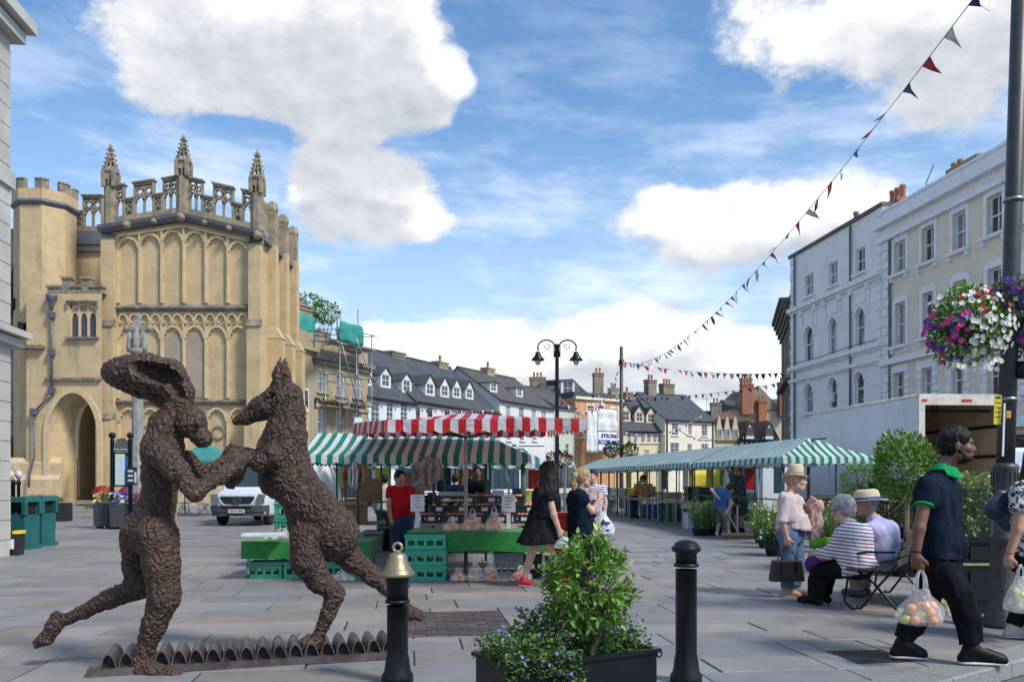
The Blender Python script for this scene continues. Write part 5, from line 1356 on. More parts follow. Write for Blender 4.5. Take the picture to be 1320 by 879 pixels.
# ridged base: half-round ribs along a rail
bA,bB=G(122,872),G(520,848)
bd=(bB-bA);L=bd.length;bd.normalize();brz=math.atan2(bd.y,bd.x)
base=empty('statue_base',bA,brz,'long brown bronze base of half-round ribs under the hare and hound','statue base')
m_rust=mat('rusted_steel',(.085,.062,.055),.42,.5,col2=(.16,.14,.145),scale=6,bump=.3,bscale=30)
MB().b2(-.05,L,-.02,.42,.0,.055).build('rail',m_rust,base)
m_ribd=mat('dark_rib',(.035,.026,.024),.65,.3,scale=8,bump=.4,bscale=30)
n_=int(L/.118)
for i in range(n_):
    x=i*.118+.03;N=12
    arc=[(x+.004+.112*(k/N),.056+.105*math.sin(math.pi*(k/N)**.85)**.7)for k in range(N+1)]
    q=MB();vs=[(a_,y_,b_)for y_ in(0.0,.4)for a_,b_ in arc];q.add(vs,[(k,k+1,N+2+k,N+1+k)for k in range(N)],0,True);q.add([(a_,.4,b_)for a_,b_ in arc],[list(range(N+1))])
    mid_=x+.06;ins=[(mid_+(a_-mid_)*.84,.056+(b_-.056)*.88)for a_,b_ in arc]
    q.add([(a_,0,b_)for a_,b_ in arc]+[(a_,0,b_)for a_,b_ in ins],[(k+1,k,N+1+k,N+2+k)for k in range(N)]);q.add([(a_,0,b_)for a_,b_ in ins]+[(a_,.05,b_)for a_,b_ in ins],[(k+1,k,N+1+k,N+2+k)for k in range(N)])
    rb_=q.build('rib',m_rust,base);MB().add([(a_,.05,b_)for a_,b_ in ins],[list(range(N,-1,-1))]).build('rib_web',m_ribd,rb_)
# ================================================================ foliage helpers
def leaf_geom(l,w_,fold=.25,bend=.2):
    """one leaf lying along +x: 8 triangles, folded on the midrib and drooping at the tip"""
    vs=[(0,0,0),(l*.3,-w_*.45,w_*fold*.45),(l*.3,0,-l*bend*.05),(l*.3,w_*.45,w_*fold*.45),(l*.65,-w_*.38,w_*fold*.3-l*bend*.2),(l*.65,0,-l*bend*.25),(l*.65,w_*.38,w_*fold*.3-l*bend*.2),(l,0,-l*bend*.6)]
    fs=[(0,1,2),(0,2,3),(1,4,5,2),(2,5,6,3),(4,7,5),(5,7,6)]
    return vs,fs
def orient(p,d,roll):
    d=Vector(d).normalized();up=Vector((0,0,1))if abs(d.z)<.95 else Vector((1,0,0))
    y=up.cross(d).normalized();z=d.cross(y)
    m_=Matrix((d,y,z)).transposed().to_4x4();m_=m_@Matrix.Rotation(roll,4,'X');m_.translation=p
    return m_
def simple_leaf(mb,p,d,l,w_,roll=0.0,mi=0):
    m_=orient(p,d,roll)
    mb.add([(0,0,0),(l*.45,-w_/2,w_*.15),(l,0,-l*.12),(l*.45,w_/2,w_*.15)],[(0,1,2),(0,2,3)],mi,False,m_)
def bush(mb,c,r3,n,l,w_,rg,shell_=.55,up=.3,lump=.25,mi=0,seed=1):
    """leaves through an uneven ellipsoidal crown, denser towards its skin"""
    lob=[(Vector((rg.gauss(0,1),rg.gauss(0,1),rg.gauss(0,1))).normalized(),rg.uniform(.5,1.2))for _ in range(9)]
    for _ in range(n):
        d=Vector((rg.gauss(0,1),rg.gauss(0,1),rg.gauss(0,1))).normalized()
        k=1.0+lump*(max(d.dot(a)**5*b_ if d.dot(a)>0 else 0 for a,b_ in lob)-.4)
        f=(shell_+(1-shell_)*rg.random()**.6)*k
        p=Vector((c[0]+d.x*r3[0]*f,c[1]+d.y*r3[1]*f,c[2]+d.z*r3[2]*f))
        o=(d+Vector((rg.gauss(0,.5),rg.gauss(0,.5),rg.gauss(0,.5)+up))).normalized()
        s_=rg.uniform(.7,1.25);simple_leaf(mb,p,o,l*s_,w_*s_,rg.uniform(-.8,.8),mi)
m_bark=mat('bark',(.19,.15,.115),.9,col2=(.12,.095,.075),scale=14,bump=.5,bscale=40)
m_soil=mat('soil',(.05,.038,.03),.95,scale=20,bump=.6)
m_leafA=leafmat('bush_leaf',(.06,.17,.025),(.25,.42,.07))
m_leafB=leafmat('herb_leaf',(.05,.12,.03),(.13,.24,.06))
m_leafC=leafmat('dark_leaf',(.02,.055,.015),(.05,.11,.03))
m_leafV=leafmat('variegated_leaf',(.16,.24,.06),(.42,.46,.20))
m_leafY=leafmat('fresh_leaf',(.10,.24,.03),(.22,.38,.06))
def petal(name,a,b_):return leafmat(name,a,b_,.6,.35,.25)
m_pW=petal('white_petal',(.75,.76,.72),(.85,.85,.82));m_pP=petal('pink_petal',(.62,.03,.25),(.75,.08,.38));m_pV=petal('violet_petal',(.10,.03,.28),(.20,.06,.42));m_pR=petal('red_petal',(.45,.012,.02),(.62,.03,.04));m_pL=petal('lilac_petal',(.18,.16,.55),(.33,.28,.70));m_pO=petal('yellow_petal',(.8,.5,.05),(.85,.62,.1))
def flower(mb,p,d,r,mi,n=5):
    m_=orient(p,d,0)
    for k in range(n):
        a0=2*math.pi*k/n;a1=a0+2*math.pi/n*.55;a2=a0-2*math.pi/n*.55
        mb.add([(0,0,0),(r*.18,r*.95*math.cos(a2),r*.95*math.sin(a2)),(r*.30,r*1.15*math.cos(a0),r*1.15*math.sin(a0)),(r*.18,r*.95*math.cos(a1),r*.95*math.sin(a1))],[(0,1,2,3)],mi,False,m_)
# ================================================================ bollards and the brass bell
m_brass=mat('old_brass',(.34,.285,.185),.46,.7,col2=(.24,.205,.14),scale=7,bump=.15,bscale=40)
def bollard(px,Y,ztop,label,dome=True):
    p=P(px,0,Y);o=empty('bollard',(p.x,Y,0),0,label,'bollard','black bollards at the front of the square')
    r=13.6/F*Y
    MB().lathe([(r*1.5,0),(r*1.5,.05),(r*1.25,.08),(r*1.12,.16),(r*1.0,.2),(r,ztop-.20),(r*1.02,ztop-.2)],n=28).build('post',m_black,o)
    MB().lathe([(r*1.0,-.012),(r*1.14,-.01),(r*1.2,.0),(r*1.14,.012),(r*1.0,.014)],(0,0,ztop-.17),28).build('collar',m_black,o)
    if dome:
        MB().lathe([(r,-.175),(r*1.0,-.09),(r*1.12,-.082),(r*1.3,-.075),(r*1.36,-.066),(r*1.36,-.046),(r*1.28,-.040),(r*1.2,-.036),(r*1.08,-.018),(r*.8,-.004),(r*.4,.006),(r*.01,.009)],(0,0,ztop),28).build('cap',m_black,o)
    else:
        MB().lathe([(r,-.17),(r*1.03,-.04),(r*1.12,-.03),(r*1.12,0),(.01,.0)],(0,0,ztop),28).build('cap',m_black,o)
    return o,p,r
bollard(884.5,5.9,.98,'black iron bollard with a domed cap right of the leafy planter')
bo,bp,br=bollard(512.5,5.9,.73,'black iron bollard with a brass bell on top',False)
zb_=.731;bell=empty('brass_bell',(bp.x,bp.y,zb_),0,'brass bell with a ring handle sitting on a black bollard','bell')
MB().lathe([(.02,.006),(.118,.0),(.123,.012),(.12,.028),(.098,.05),(.078,.085),(.068,.125),(.06,.15),(.045,.162),(.012,.17)],n=32).build('bell_body',m_brass,bell)
q=MB();q.tube([(.03*math.cos(a),0.0,.2+.03*math.sin(a))for a in[2*math.pi*k/20 for k in range(21)]],.011,8);q.build('ring',m_brass,bell)
MB().lathe([(.02,.165),(.014,.18)],n=12).build('ring_stem',m_brass,bell)
# ================================================================ planter in front with its leafy bush
A,B,C=Vector((-.008,4.37,0)),Vector((.81,4.816,0)),Vector((-.214,4.707,0))
du=(B-A).normalized();dv=Vector((-du.y,du.x,0));LW,LD,ZR=.94,.40,.45
pl=empty('planter_box',A,math.atan2(du.y,du.x),'black metal planter box in front with trailing purple flowers','planter')
q=MB()
for(x0,x1,y0,y1)in((0,LW,0,.02),(0,LW,LD-.02,LD),(0,.02,.02,LD-.02),(LW-.02,LW,.02,LD-.02)):q.b2(x0,x1,y0,y1,.0,ZR-.02)
q.b2(.02,LW-.02,.02,LD-.02,.0,.02);q.build('box',m_black,pl)
q=MB()
for(x0,x1,y0,y1)in((-.02,LW+.02,-.02,.012),(-.02,LW+.02,LD-.012,LD+.02),(-.02,.012,.012,LD-.012),(LW-.012,LW+.02,.012,LD-.012)):q.b2(x0,x1,y0,y1,ZR-.022,ZR)
q.build('rim',m_black,pl)
q=MB();q.tube([(LW+.035+.018*math.cos(a),.02,ZR-.04+.018*math.sin(a))for a in[2*math.pi*k/12 for k in range(13)]],.005,6);q.build('lifting_ring',m_black,pl)
MB().b2(.022,LW-.022,.022,LD-.022,.1,ZR-.05).build('soil',m_soil,pl)
inv=Matrix.Translation(A)@Matrix.Rotation(math.atan2(du.y,du.x),4,'Z');toL=inv.inverted()
rg=random.Random(5)
# the bush: stem, limbs and individual leaves
bc=toL@P(757,760,4.72)
tb=inv@Vector((bc.x+.02,bc.y,ZR-.06))
bushO=empty('bush',tb,0,'round glossy green bush on a crooked stem in the front planter','bush')
cen=inv@bc;cl=cen-tb
q=MB();q.tube([(0,0,0),(.02,0,.08),(.05,.01,.16),(.03,0,.24),(0,0,.34)],[.022,.019,.017,.015,.01],8);stem=q.build('trunk',m_bark,bushO)
tips=[]
for k in range(34):
    d=Vector((rg.gauss(0,1),rg.gauss(0,1),rg.gauss(.25,.9))).normalized();e=cl+Vector((d.x*.20,d.y*.19,d.z*.24))
    s0=Vector((.03,0,.17+.1*rg.random()));mid=s0.lerp(e,.5)+Vector((0,0,.04))
    MB().tube([s0,mid,e],[.007,.005,.003],5).build('limb',m_bark,bushO);tips.append((s0,mid,e))
sprigs=[]
for k in range(360):
    d=Vector((rg.gauss(0,1),rg.gauss(0,1),rg.gauss(0,1))).normalized()
    f=rg.uniform(.62,1.0)+(.12 if rg.random()<.12 else 0)
    p=cl+Vector((d.x*.235*f,d.y*.22*f,d.z*.275*f*(1.05 if d.z>0 else .78)))
    sprigs.append((p,(d+Vector((rg.gauss(0,.35),rg.gauss(0,.35),.35+rg.gauss(0,.3)))).normalized(),f))
leaves=[]
for(p,d,f)in sprigs:
    m_=orient(p,d,rg.uniform(0,6.28))
    for j in range(rg.choice((6,7,8))):
        a=j*2.4+rg.uniform(-.3,.3);sp=rg.uniform(.55,1.15);o=Vector((math.cos(sp),math.sin(sp)*math.cos(a),math.sin(sp)*math.sin(a)))
        o=(m_.to_3x3()@o).normalized();pp=p+d*(.012*j-.03);leaves.append((pp,o,rg.uniform(.036,.066),rg.uniform(-.7,.7)))
cdir=(Vector((0,0,CH))-cen).normalized()
leaves.sort(key=lambda L_:-(L_[0]-cl).dot(cdir)-.3*L_[2])
vs,fs=leaf_geom(1.0,.42);lm=MB().add(vs,fs,0,True).mesh('leaf',m_leafA)
restl=MB()
for i,(p,o,l,r_)in enumerate(leaves):
    m_=orient(p,o,r_)@Matrix.Scale(l,4)
    if i<295:ob=link('leaf',lm,bushO);ob.matrix_local=m_
    else:restl.add(vs,fs,0,True,m_)
tag(restl.build('foliage',m_leafA,bushO),kind='stuff')
# bedding plants spilling over the rim
fl=empty('trailing_flowers',inv@Vector((.2,.1,ZR-.05)),math.atan2(du.y,du.x),'low green plants with small lilac flowers spilling over the front planter','flowers')
q=MB();fq=MB();ox=Vector((.2,.1,ZR-.05))
def addplant(x0,x1,y0,y1,z0,z1,n,nf,lsz=.03):
    for _ in range(n):
        p=Vector((rg.uniform(x0,x1),rg.uniform(y0,y1),0));hgt=z0+(z1-z0)*rg.random()**1.3;p.z=hgt
        simple_leaf(q,p-ox,(rg.gauss(0,1),rg.gauss(-.3,1),rg.gauss(.4,.6)),rg.uniform(.6,1.3)*lsz,rg.uniform(.5,.8)*lsz,rg.uniform(-1,1))
    for _ in range(nf):
        p=Vector((rg.uniform(x0,x1),rg.uniform(y0-.01,y1),0));p.z=z0+(z1-z0)*rg.uniform(.45,1.05)
        flower(fq,p-ox,(rg.gauss(0,.4),-1,rg.gauss(.5,.4)),rg.uniform(.008,.013),0 if rg.random()<.85 else 1)
addplant(-.03,.36,-.02,.38,ZR-.03,ZR+.13,1900,14);addplant(-.02,.3,-.05,.1,ZR-.08,ZR+.06,500,16)
addplant(.25,.43,-.06,.06,ZR-.28,ZR+.04,700,24);addplant(.28,.36,-.07,.0,ZR-.42,ZR-.2,260,14)
addplant(.5,.95,.05,.38,ZR-.03,ZR+.10,1500,16);addplant(.2,.5,.2,.39,ZR,ZR+.22,700,12,.035);addplant(.6,.94,.1,.3,ZR+.05,ZR+.15,250,12)
q.build('foliage',m_leafB,fl);fq.build('blossom',[m_pL,m_pV],fl)
# ================================================================ big lamp post on the right with hanging baskets
m_post=mat('lamp_post_paint',(.035,.037,.042),.45,col2=(.05,.052,.057),scale=8,bump=.1,bscale=40,spec=.5)
LP=G(1289,807);lpY=LP.y
lamp=empty('lamp_post',LP,0,'tall dark grey lamp post carrying hanging baskets at the right edge','lamp post')
tilt=math.atan2((1303.5-1289)/F*lpY,(807-560)/F*lpY)*.55
lamp.rotation_euler=(0,tilt,0)
k_=lpY/F
MB().lathe([(.155,0),(.155,.03),(.145,.05),(.15,.07),(.135,.09),(.138,.11),(.122,.14),(.112,.18),(.103,.75),(.102,.80),(.112,.82),(.108,.86),(.098,.88),(.098,1.28)],n=24).build('base',m_post,lamp)
q=MB();q.lathe([(.115,0),(.12,.02),(.112,.05),(.112,.2),(.122,.23),(.115,.26),(.085,.28)],(0,0,1.28),24)
for k in range(16):
    a=2*math.pi*k/16;q.box((.113*math.cos(a),.113*math.sin(a),1.405),(.012,.022,.14),a)
q.build('fluted_collar',m_post,lamp)
MB().lathe([(.082,1.54),(.078,3.0),(.073,9.2)],n=20).build('shaft',m_post,lamp)
for z in(4.05,2.15):
    MB().lathe([(.08,0),(.092,.002),(.092,.03),(.08,.032)],(0,0,z),20).build('band',mat('steel_band',(.35,.36,.38),.4,.8),lamp)
zb2=2.72;q=MB()
q.tube([(-.46,-.05,zb2),(.46,-.05,zb2)],.024,8);q.tube([(-.12,0,zb2+.42),(-.2,0,zb2+.36),(-.24,0,zb2+.28),(-.22,0,zb2+.2),(-.17,0,zb2+.23)],.008,6)
q.tube([(-.08,0,zb2+.45),(-.3,0,zb2+.30),(-.4,-.03,zb2+.1),(-.4,-.05,zb2)],.009,6);q.tube([(.08,0,zb2+.45),(.3,0,zb2+.30),(.4,-.03,zb2+.1),(.4,-.05,zb2)],.009,6)
q.build('basket_arm',m_post,lamp)
q=MB();q.lathe([(.02,-.1),(.1,-.09),(.11,0),(.1,.06),(.02,.07)],(.13,-.05,zb2-.26),12);q.build('spotlight',m_black,lamp)
m_ysign=mat('yellow_notice',(.78,.62,.04),.5,col2=(.72,.56,.04),scale=3)
q=MB();q.b2(-.155,-.085,-.06,-.055,1.92,2.2);sg=q.build('yellow_notice',m_ysign,lamp)
for k in range(5):MB().b2(-.147,-.147+(.055 if k else .05),-.0615,-.0602,2.165-k*.045,2.165-k*.045+(.018 if k==0 else .008)).build('print_line',m_black,sg)
MB().b2(-.08,-.066,-.09,-.076,1.62,2.12).build('white_strip',m_white,lamp);MB().b2(-.055,-.012,-.092,-.088,1.98,2.05).build('orange_tag',mat('orange_tag',(.75,.32,.03),.5),lamp)
def basket(px,py,rx,rz_,label,seed,full=True):
    rg2=random.Random(seed);p=P(px,py,lpY-.05);o=empty('hanging_basket',p,0,label,'hanging basket')
    q=MB();q.lathe([(.02,-.2),(.12,-.17),(.2,-.08),(.22,.02),(.2,.02),(.05,-.1)],n=14);q.build('basket',mat('basket_moss',(.06,.05,.03),.95,scale=12),o)
    q=MB();bush(q,(0,0,0),(rx*.95,.26,rz_*.98),2300,.05,.03,rg2,.5,.1);q.build('foliage',m_leafA,o)
    fq=[MB()for _ in range(4)]
    for _ in range(235):
        d=Vector((rg2.gauss(0,1),rg2.gauss(-.5,1),rg2.gauss(0,1))).normalized()
        if d.y>.5:continue
        pos=Vector((d.x*rx*1.02,d.y*.28,d.z*rz_*1.02))*rg2.uniform(.9,1.05)
        fx,fz=pos.x/rx,pos.z/rz_
        if fx<-.3 and fz<.3:k=1 if rg2.random()<.55 else 2
        elif fz>.35:k=3 if rg2.random()<.45 else 0
        elif fz>.1 and abs(fx)<.4:k=3 if rg2.random()<.5 else 0
        else:k=0
        if k==3 and rg2.random()<.4:continue
        flower(fq[k],pos,d+Vector((0,-.5,.1)),rg2.uniform(.02,.031),0)
    for _ in range(26):
        d=Vector((rg2.uniform(-.7,.9),rg2.uniform(-1,0),0));pos=Vector((d.x*rx*.8,d.y*.2,-rz_*rg2.uniform(.8,1.15)));flower(fq[0],pos,(0,-1,.1),.024,0)
    for mb_,mm,nn in zip(fq,(m_pW,m_pP,m_pV,m_pR),('white_blossom','pink_blossom','violet_blossom','red_blossom')):
        if mb_.v:mb_.build(nn,mm,o)
    q=MB()
    for k in range(3):
        a=2*math.pi*k/3;q.tube([(.2*math.cos(a),.2*math.sin(a),.03),(.02,0,.34)],.004,5)
    q.build('chain',m_black,o)
basket(1250,420,.41,.37,'hanging basket of white pink and violet petunias left of the lamp post',3)
basket(1345,412,.34,.40,'hanging basket of petunias cut by the right edge of the photo',4)
rg2=random.Random(8);q=MB();bush(q,(0,0,0),(.24,.16,.16),420,.05,.03,rg2);tp=P(1308,378,lpY-.12)
o=empty('top_basket',tp,0,'small clump of violet flowers on the lamp post above the baskets','flowers');q.build('foliage',m_leafB,o);fq=MB()
for _ in range(70):
    d=Vector((rg2.gauss(0,1),rg2.gauss(-.6,1),rg2.gauss(.3,1))).normalized();flower(fq,Vector((d.x*.25,d.y*.17,d.z*.17)),d,.02,0)
fq.build('blossom',m_pV,o)
# ================================================================ double street lamp and the banner pole in the middle distance
SLY=34.0;p=P(718,0,SLY);sl_=empty('street_lamp',(p.x,SLY,0),0,'black double-armed street lamp with scrolled arms beyond the market','street lamp')
kz=lambda py:CH+(PY0-py)/F*SLY
MB().lathe([(.16,0),(.16,.6),(.1,.8),(.085,1.2),(.075,kz(470)),(.07,kz(446)),(.1,kz(445)),(.02,kz(443))],n=14).build('shaft',m_black,sl_)
for s_ in(-1,1):
    q=MB();pts=[(s_*.08,0,kz(460))]
    for k in range(13):
        a=math.pi*k/12;pts.append((s_*(.42-.36*math.cos(a)),0,kz(449)+.33*math.sin(a)))
    pts[-1]=(s_*.75,0,kz(452));q.tube(pts,.032,6)
    q.tube([(s_*(.36+.02*math.cos(a)*(1+a)),0,kz(449)+.1+.022*math.sin(a)*(1+a))for a in[k*.5 for k in range(14)]],.012,5);q.build('arm',m_black,sl_)
    q=MB();q.lathe([(.05,.42),(.1,.4),(.11,.3),(.14,.25),(.27,.1),(.26,.07),(.12,.08)],(s_*.76,0,kz(452)-.46),14);lh=q.build('lantern',m_black,sl_)
    MB().lathe([(.11,.08),(.12,.0),(.08,-.09),(.02,-.12)],(s_*.76,0,kz(452)-.46),12).build('glass',mat('lamp_glass',(.62,.62,.58),.2),lh)
q=MB()
for s_ in(-.12,.12):q.tube([(s_,0,kz(461)),(s_,0,kz(444))],.02,6)
q.b2(-.13,.13,-.02,.02,kz(454),kz(453));q.build('cage',m_black,sl_)
q=MB();q.b2(-.42,-.08,-.1,.1,kz(497),kz(491));q.build('speaker_box',m_black,sl_)
rg2=random.Random(21);q=MB();bush(q,(0,0,0),(.6,.35,.3),520,.12,.07,rg2);o=empty('flower_basket',P(722,592,SLY+.3),0,'green flower basket low on the double street lamp','hanging basket');q.build('foliage',m_leafC,o);fq=MB()
for _ in range(14):flower(fq,Vector((rg2.uniform(-.5,.5),-.32,rg2.uniform(-.2,.25))),(0,-1,.3),.04,0)
fq.build('blossom',m_pR,o)
BPY=42.0;p=P(801,0,BPY);bp_=empty('banner_pole',(p.x,BPY,0),0,'tall plain grey pole that the bunting strings meet on','pole')
zt=CH+(PY0-447)/F*BPY
MB().lathe([(.11,0),(.105,1.0),(.085,zt),(.02,zt+.03)],n=12).build('shaft',m_post,bp_);MB().lathe([(.1,0),(.13,.02),(.13,.3),(.1,.32)],(0,0,CH+(PY0-472)/F*BPY),10).build('bracket',m_black,bp_)
rg2=random.Random(22);o=empty('flower_basket',P(800,580,BPY-.2),0,'round green flower basket on the tall bunting pole','hanging basket')
q=MB();bush(q,(-.45,0,0),(.42,.36,.36),360,.14,.08,rg2);bush(q,(.45,0,0),(.4,.36,.34),360,.14,.08,rg2);q.build('foliage',m_leafC,o)
# ================================================================ bunting
m_flR=mat('bunting_red',(.50,.03,.04),.7);m_flB=mat('bunting_blue',(.03,.06,.22),.7);m_flW=mat('bunting_white',(.70,.71,.74),.7);m_cord=mat('cord',(.5,.5,.48),.8)
def bunting(a,b_,sag,n,size,label,seed,wind=.5):
    rgb=random.Random(seed);a,b_=Vector(a),Vector(b_)
    o=empty('bunting',a,0,label,'bunting','strings of red white and blue bunting')
    f=lambda t_:(a.lerp(b_,t_)-Vector((0,0,sag*4*t_*(1-t_))))-a
    MB().tube([f(i/48)for i in range(49)],max(.006,size*.03),4,cap=False).build('cord',m_cord,o)
    for i in range(n):
        t0=(i+.5)/n;hw=size*.42/(b_-a).length
        p0,p1=f(t0-hw),f(t0+hw);md=(p0+p1)/2
        sw=Vector((rgb.gauss(.15,wind),rgb.gauss(0,wind),-1)).normalized()*size;tip=md+sw
        m1=p0.lerp(tip,.5)+Vector((rgb.gauss(0,.12),rgb.gauss(0,.12),0))*size;m2=p1.lerp(tip,.5)+Vector((rgb.gauss(0,.12),rgb.gauss(0,.12),0))*size
        q=MB();q.add([p0,md,p1,m2,tip,m1],[(0,1,5),(1,2,3),(1,3,5),(5,3,4)],0,True)
        q.build('flag',(m_flR,m_flW,m_flB)[i%3]if rgb.random()<.85 else m_flB,o,solid=.004)
pole=P(801,466,BPY)
bunting(pole,P(1310,-75,lpY+.05),1.35,64,.24,'long bunting string sweeping up to the lamp post at the right',1,.7)
bunting(pole,P(718,505,SLY),1.55,30,.26,'drooping bunting string between the grey pole and the double lamp',2)
bunting(pole,P(1020,480,44.5),.28,26,.30,'bunting string level across to the white terrace',3,.25)
bunting(P(760,508,60),P(1012,492,50),.5,28,.30,'farther bunting string across the street behind the grey pole',4,.25)
bunting(P(468,520,57),P(645,528,74),.25,34,.32,'bunting string along the pale blue and pink houses',5,.3)
bunting(P(801,555,80),P(905,535,84),1.0,26,.3,'bunting string in front of the yellow house roof',6,.3)
bunting(P(870,549,86),P(918,566,86),.5,18,.25,'short slanting bunting string on the pale cream house',7,.3)
# ================================================================ market stalls
m_gw=stripes('green_white_canvas',(.02,.24,.16),(.72,.74,.74),0,.098,trans=.3)
m_gwv=stripes('green_white_canvas_fine',(.03,.27,.24),(.74,.79,.82),0,.17,trans=.35,duty=.4)
m_rw=stripes('red_white_canvas',(.58,.02,.03),(.66,.66,.68),0,.098,trans=.3)
m_rwy=stripes('red_white_canvas_side',(.58,.02,.03),(.66,.66,.68),1,.13,trans=.3)
m_gpost=mat('green_steel',(.012,.075,.05),.45,col2=(.01,.05,.035),scale=8,spec=.5)
m_steel=mat('galvanised',(.38,.39,.41),.4,.7,scale=12)
m_turf=mat('turf_cloth',(.012,.27,.045),.95,col2=(.008,.19,.03),scale=16,bump=1.0,bscale=150,bdist=.02,sheen=.3)
m_card=mat('cardboard',(.42,.29,.17),.9,col2=(.36,.24,.14),scale=3,objv=.2)
m_crateG=mat('green_crate_plastic',(.02,.26,.16),.45,col2=(.018,.22,.135),scale=5,objv=.1)
m_crateT=mat('mint_crate_plastic',(.04,.40,.27),.45,col2=(.03,.35,.23),scale=5,objv=.08)
m_crateK=mat('black_crate_plastic',(.018,.019,.022),.45,scale=5);m_crateGr=mat('grey_crate_plastic',(.22,.24,.26),.5,scale=5);m_crateB=mat('blue_crate_plastic',(.03,.07,.24),.5,scale=5)
m_orange=mat('orange_peel',(.80,.27,.02),.45,col2=(.72,.21,.015),scale=6,bump=.2,bscale=200,objv=.12,bdist=.002);m_lime=mat('green_apple',(.42,.50,.05),.4,col2=(.5,.42,.05),scale=6,objv=.1);m_plum=mat('red_apple',(.45,.06,.05),.35,col2=(.5,.25,.06),scale=6,objv=.1)
m_paper=mat('white_card',(.72,.73,.76),.6,scale=4);m_wood=mat('bare_timber',(.34,.24,.15),.85,col2=(.26,.18,.11),scale=6,stretch=(1,6,6),objv=.15);m_table=mat('table_board',(.40,.36,.30),.8,scale=4)
def film(name,col=(.92,.93,.95),opac=.25):
    m_,nt,bs=newmat(name);bs.inputs['Base Color'].default_value=col+(1,);bs.inputs['Roughness'].default_value=.25;bs.inputs['Specular IOR Level'].default_value=.8
    tr=nt.nodes.new('ShaderNodeBsdfTransparent');mx=nt.nodes.new('ShaderNodeMixShader');tcn=nt.nodes.new('ShaderNodeTexCoord')
    f=noise(nt,S(nt,tcn.outputs['Object']),5.0,3.0,.55,dist=1.0).ramp(.40,.72,opac*.7,min(1.0,opac*2.0))
    nt.links.new(f.o,mx.inputs[0]);nt.links.new(tr.outputs[0],mx.inputs[1]);nt.links.new(bs.outputs[0],mx.inputs[2]);nt.links.new(mx.outputs[0],nt.nodes['Material Output'].inputs['Surface'])
    bn=nt.nodes.new('ShaderNodeBump');bn.inputs['Strength'].default_value=.6;bn.inputs['Distance'].default_value=.02
    nt.links.new(noise(nt,S(nt,tcn.outputs['Object']),7.0,3.0,.5,dist=1.5).o,bn.inputs['Height']);nt.links.new(bn.outputs[0],bs.inputs['Normal'])
    return m_
m_film=film('clear_film');m_filmW=film('white_film',opac=.5)
def scallop(mb,p0,p1,z,hgt,n,mi=0,wob=.0,seg=6,rg=None):
    """hanging valance with a scalloped hem"""
    p0,p1=Vector(p0),Vector(p1);d=p1-p0;N=n*seg;nn=Vector((d.y,-d.x,0)).normalized()
    ph=rg.uniform(0,6)if rg else 0
    def f(u,v):
        k=u*n;hem=hgt*(.78+.22*abs(math.sin(math.pi*k)))
        p=p0+d*u+nn*(v*(.02+wob*math.sin(k*2.1+ph)))
        return(p.x,p.y,z+p.z-v*hem+wob*.4*math.sin(u*9+ph))
    mb.grid(f,N,3,mi)
def canopy(name,W,D,ze,zr,hip0,hip1,mats,parent,val=.16,nscal=None,sag=.05,over=.12):
    """pitched or hipped cloth roof over local x 0..W, y 0..D, ridge along x"""
    mb=MB();x0,x1,y0,y1=-over,W+over,-over,D+over;ym=D/2
    rx0,rx1=x0+hip0,x1-hip1
    for(a,b_,side)in((y0,ym,1),(y1,ym,-1)):
        def f(u,v,a=a,b_=b_):
            xe=x0+(x1-x0)*u;xr=rx0+(rx1-rx0)*u
            sg=sag*math.sin(math.pi*v)*(.6+.4*math.sin(u*W*2.1))
            return(xe+(xr-xe)*v,a+(b_-a)*v,ze+(zr-ze)*v-sg)
        mb.grid(f,max(6,int(W*4)),6)
    for(xe,xr,h_)in((x0,rx0,hip0),(x1,rx1,hip1)):
        if h_>.01:
            def g(u,v,xe=xe,xr=xr):ye=y0+(y1-y0)*u;return(xe+(xr-xe)*v,ye+(ym-ye)*v,ze+(zr-ze)*v-sag*math.sin(math.pi*v)*.5)
            mb.grid(g,10,6,1 if len(mats)>1 else 0)
    n=nscal or max(3,int(W/.3))
    scallop(mb,(x0,y0,0),(x1,y0,0),ze,val,n);scallop(mb,(x1,y1,0),(x0,y1,0),ze,val,n)
    scallop(mb,(x1,y0,0),(x1,y1,0),ze,val,max(2,int(D/.3)),1 if len(mats)>1 else 0);scallop(mb,(x0,y1,0),(x0,y0,0),ze,val,max(2,int(D/.3)),1 if len(mats)>1 else 0)
    return mb.build(name,mats,parent)
def stall(p,rz,W,D,ze,zr,hip0,hip1,mats,label,group,posts=None,bars=True,val=.16):
    o=empty('market_stall',(p[0],p[1],0),rz,label,'stall',group)
    canopy('canopy',W,D,ze,zr,hip0,hip1,mats,o,val)
    for x in(posts or(0,W)):
        for y in(0,D):MB().tube([(x,y,0),(x,y,ze-.02)],.022,8).build('post',m_gpost,o)
    if bars:
        for y in(0,D):MB().tube([(0,y,ze-.06),(W,y,ze-.06)],.02,6).build('rail',m_gpost,o)
        for x in(0,W):MB().tube([(x,0,ze-.06),(x,D,ze-.06)],.02,6).build('rail',m_gpost,o)
        MB().tube([(0,D,.95),(W,D,.95)],.018,6).build('rail',m_gpost,o);MB().tube([(0,D/2,zr-.06),(W,D/2,zr-.06)],.02,6).build('rail',m_gpost,o)
    return o
def table(p,rz,W,D,z,label,drape=None,mtop=m_table,grp=None,name='trestle_table'):
    o=empty(name,(p[0],p[1],0),rz,label,'table',grp)
    MB().b2(0,W,0,D,z-.03,z).build('top',mtop,o)
    for x in(.06,W-.06):
        for y in(.06,D-.06):MB().b2(x-.02,x+.02,y-.02,y+.02,0,z-.03).build('leg',m_steel,o)
    return o
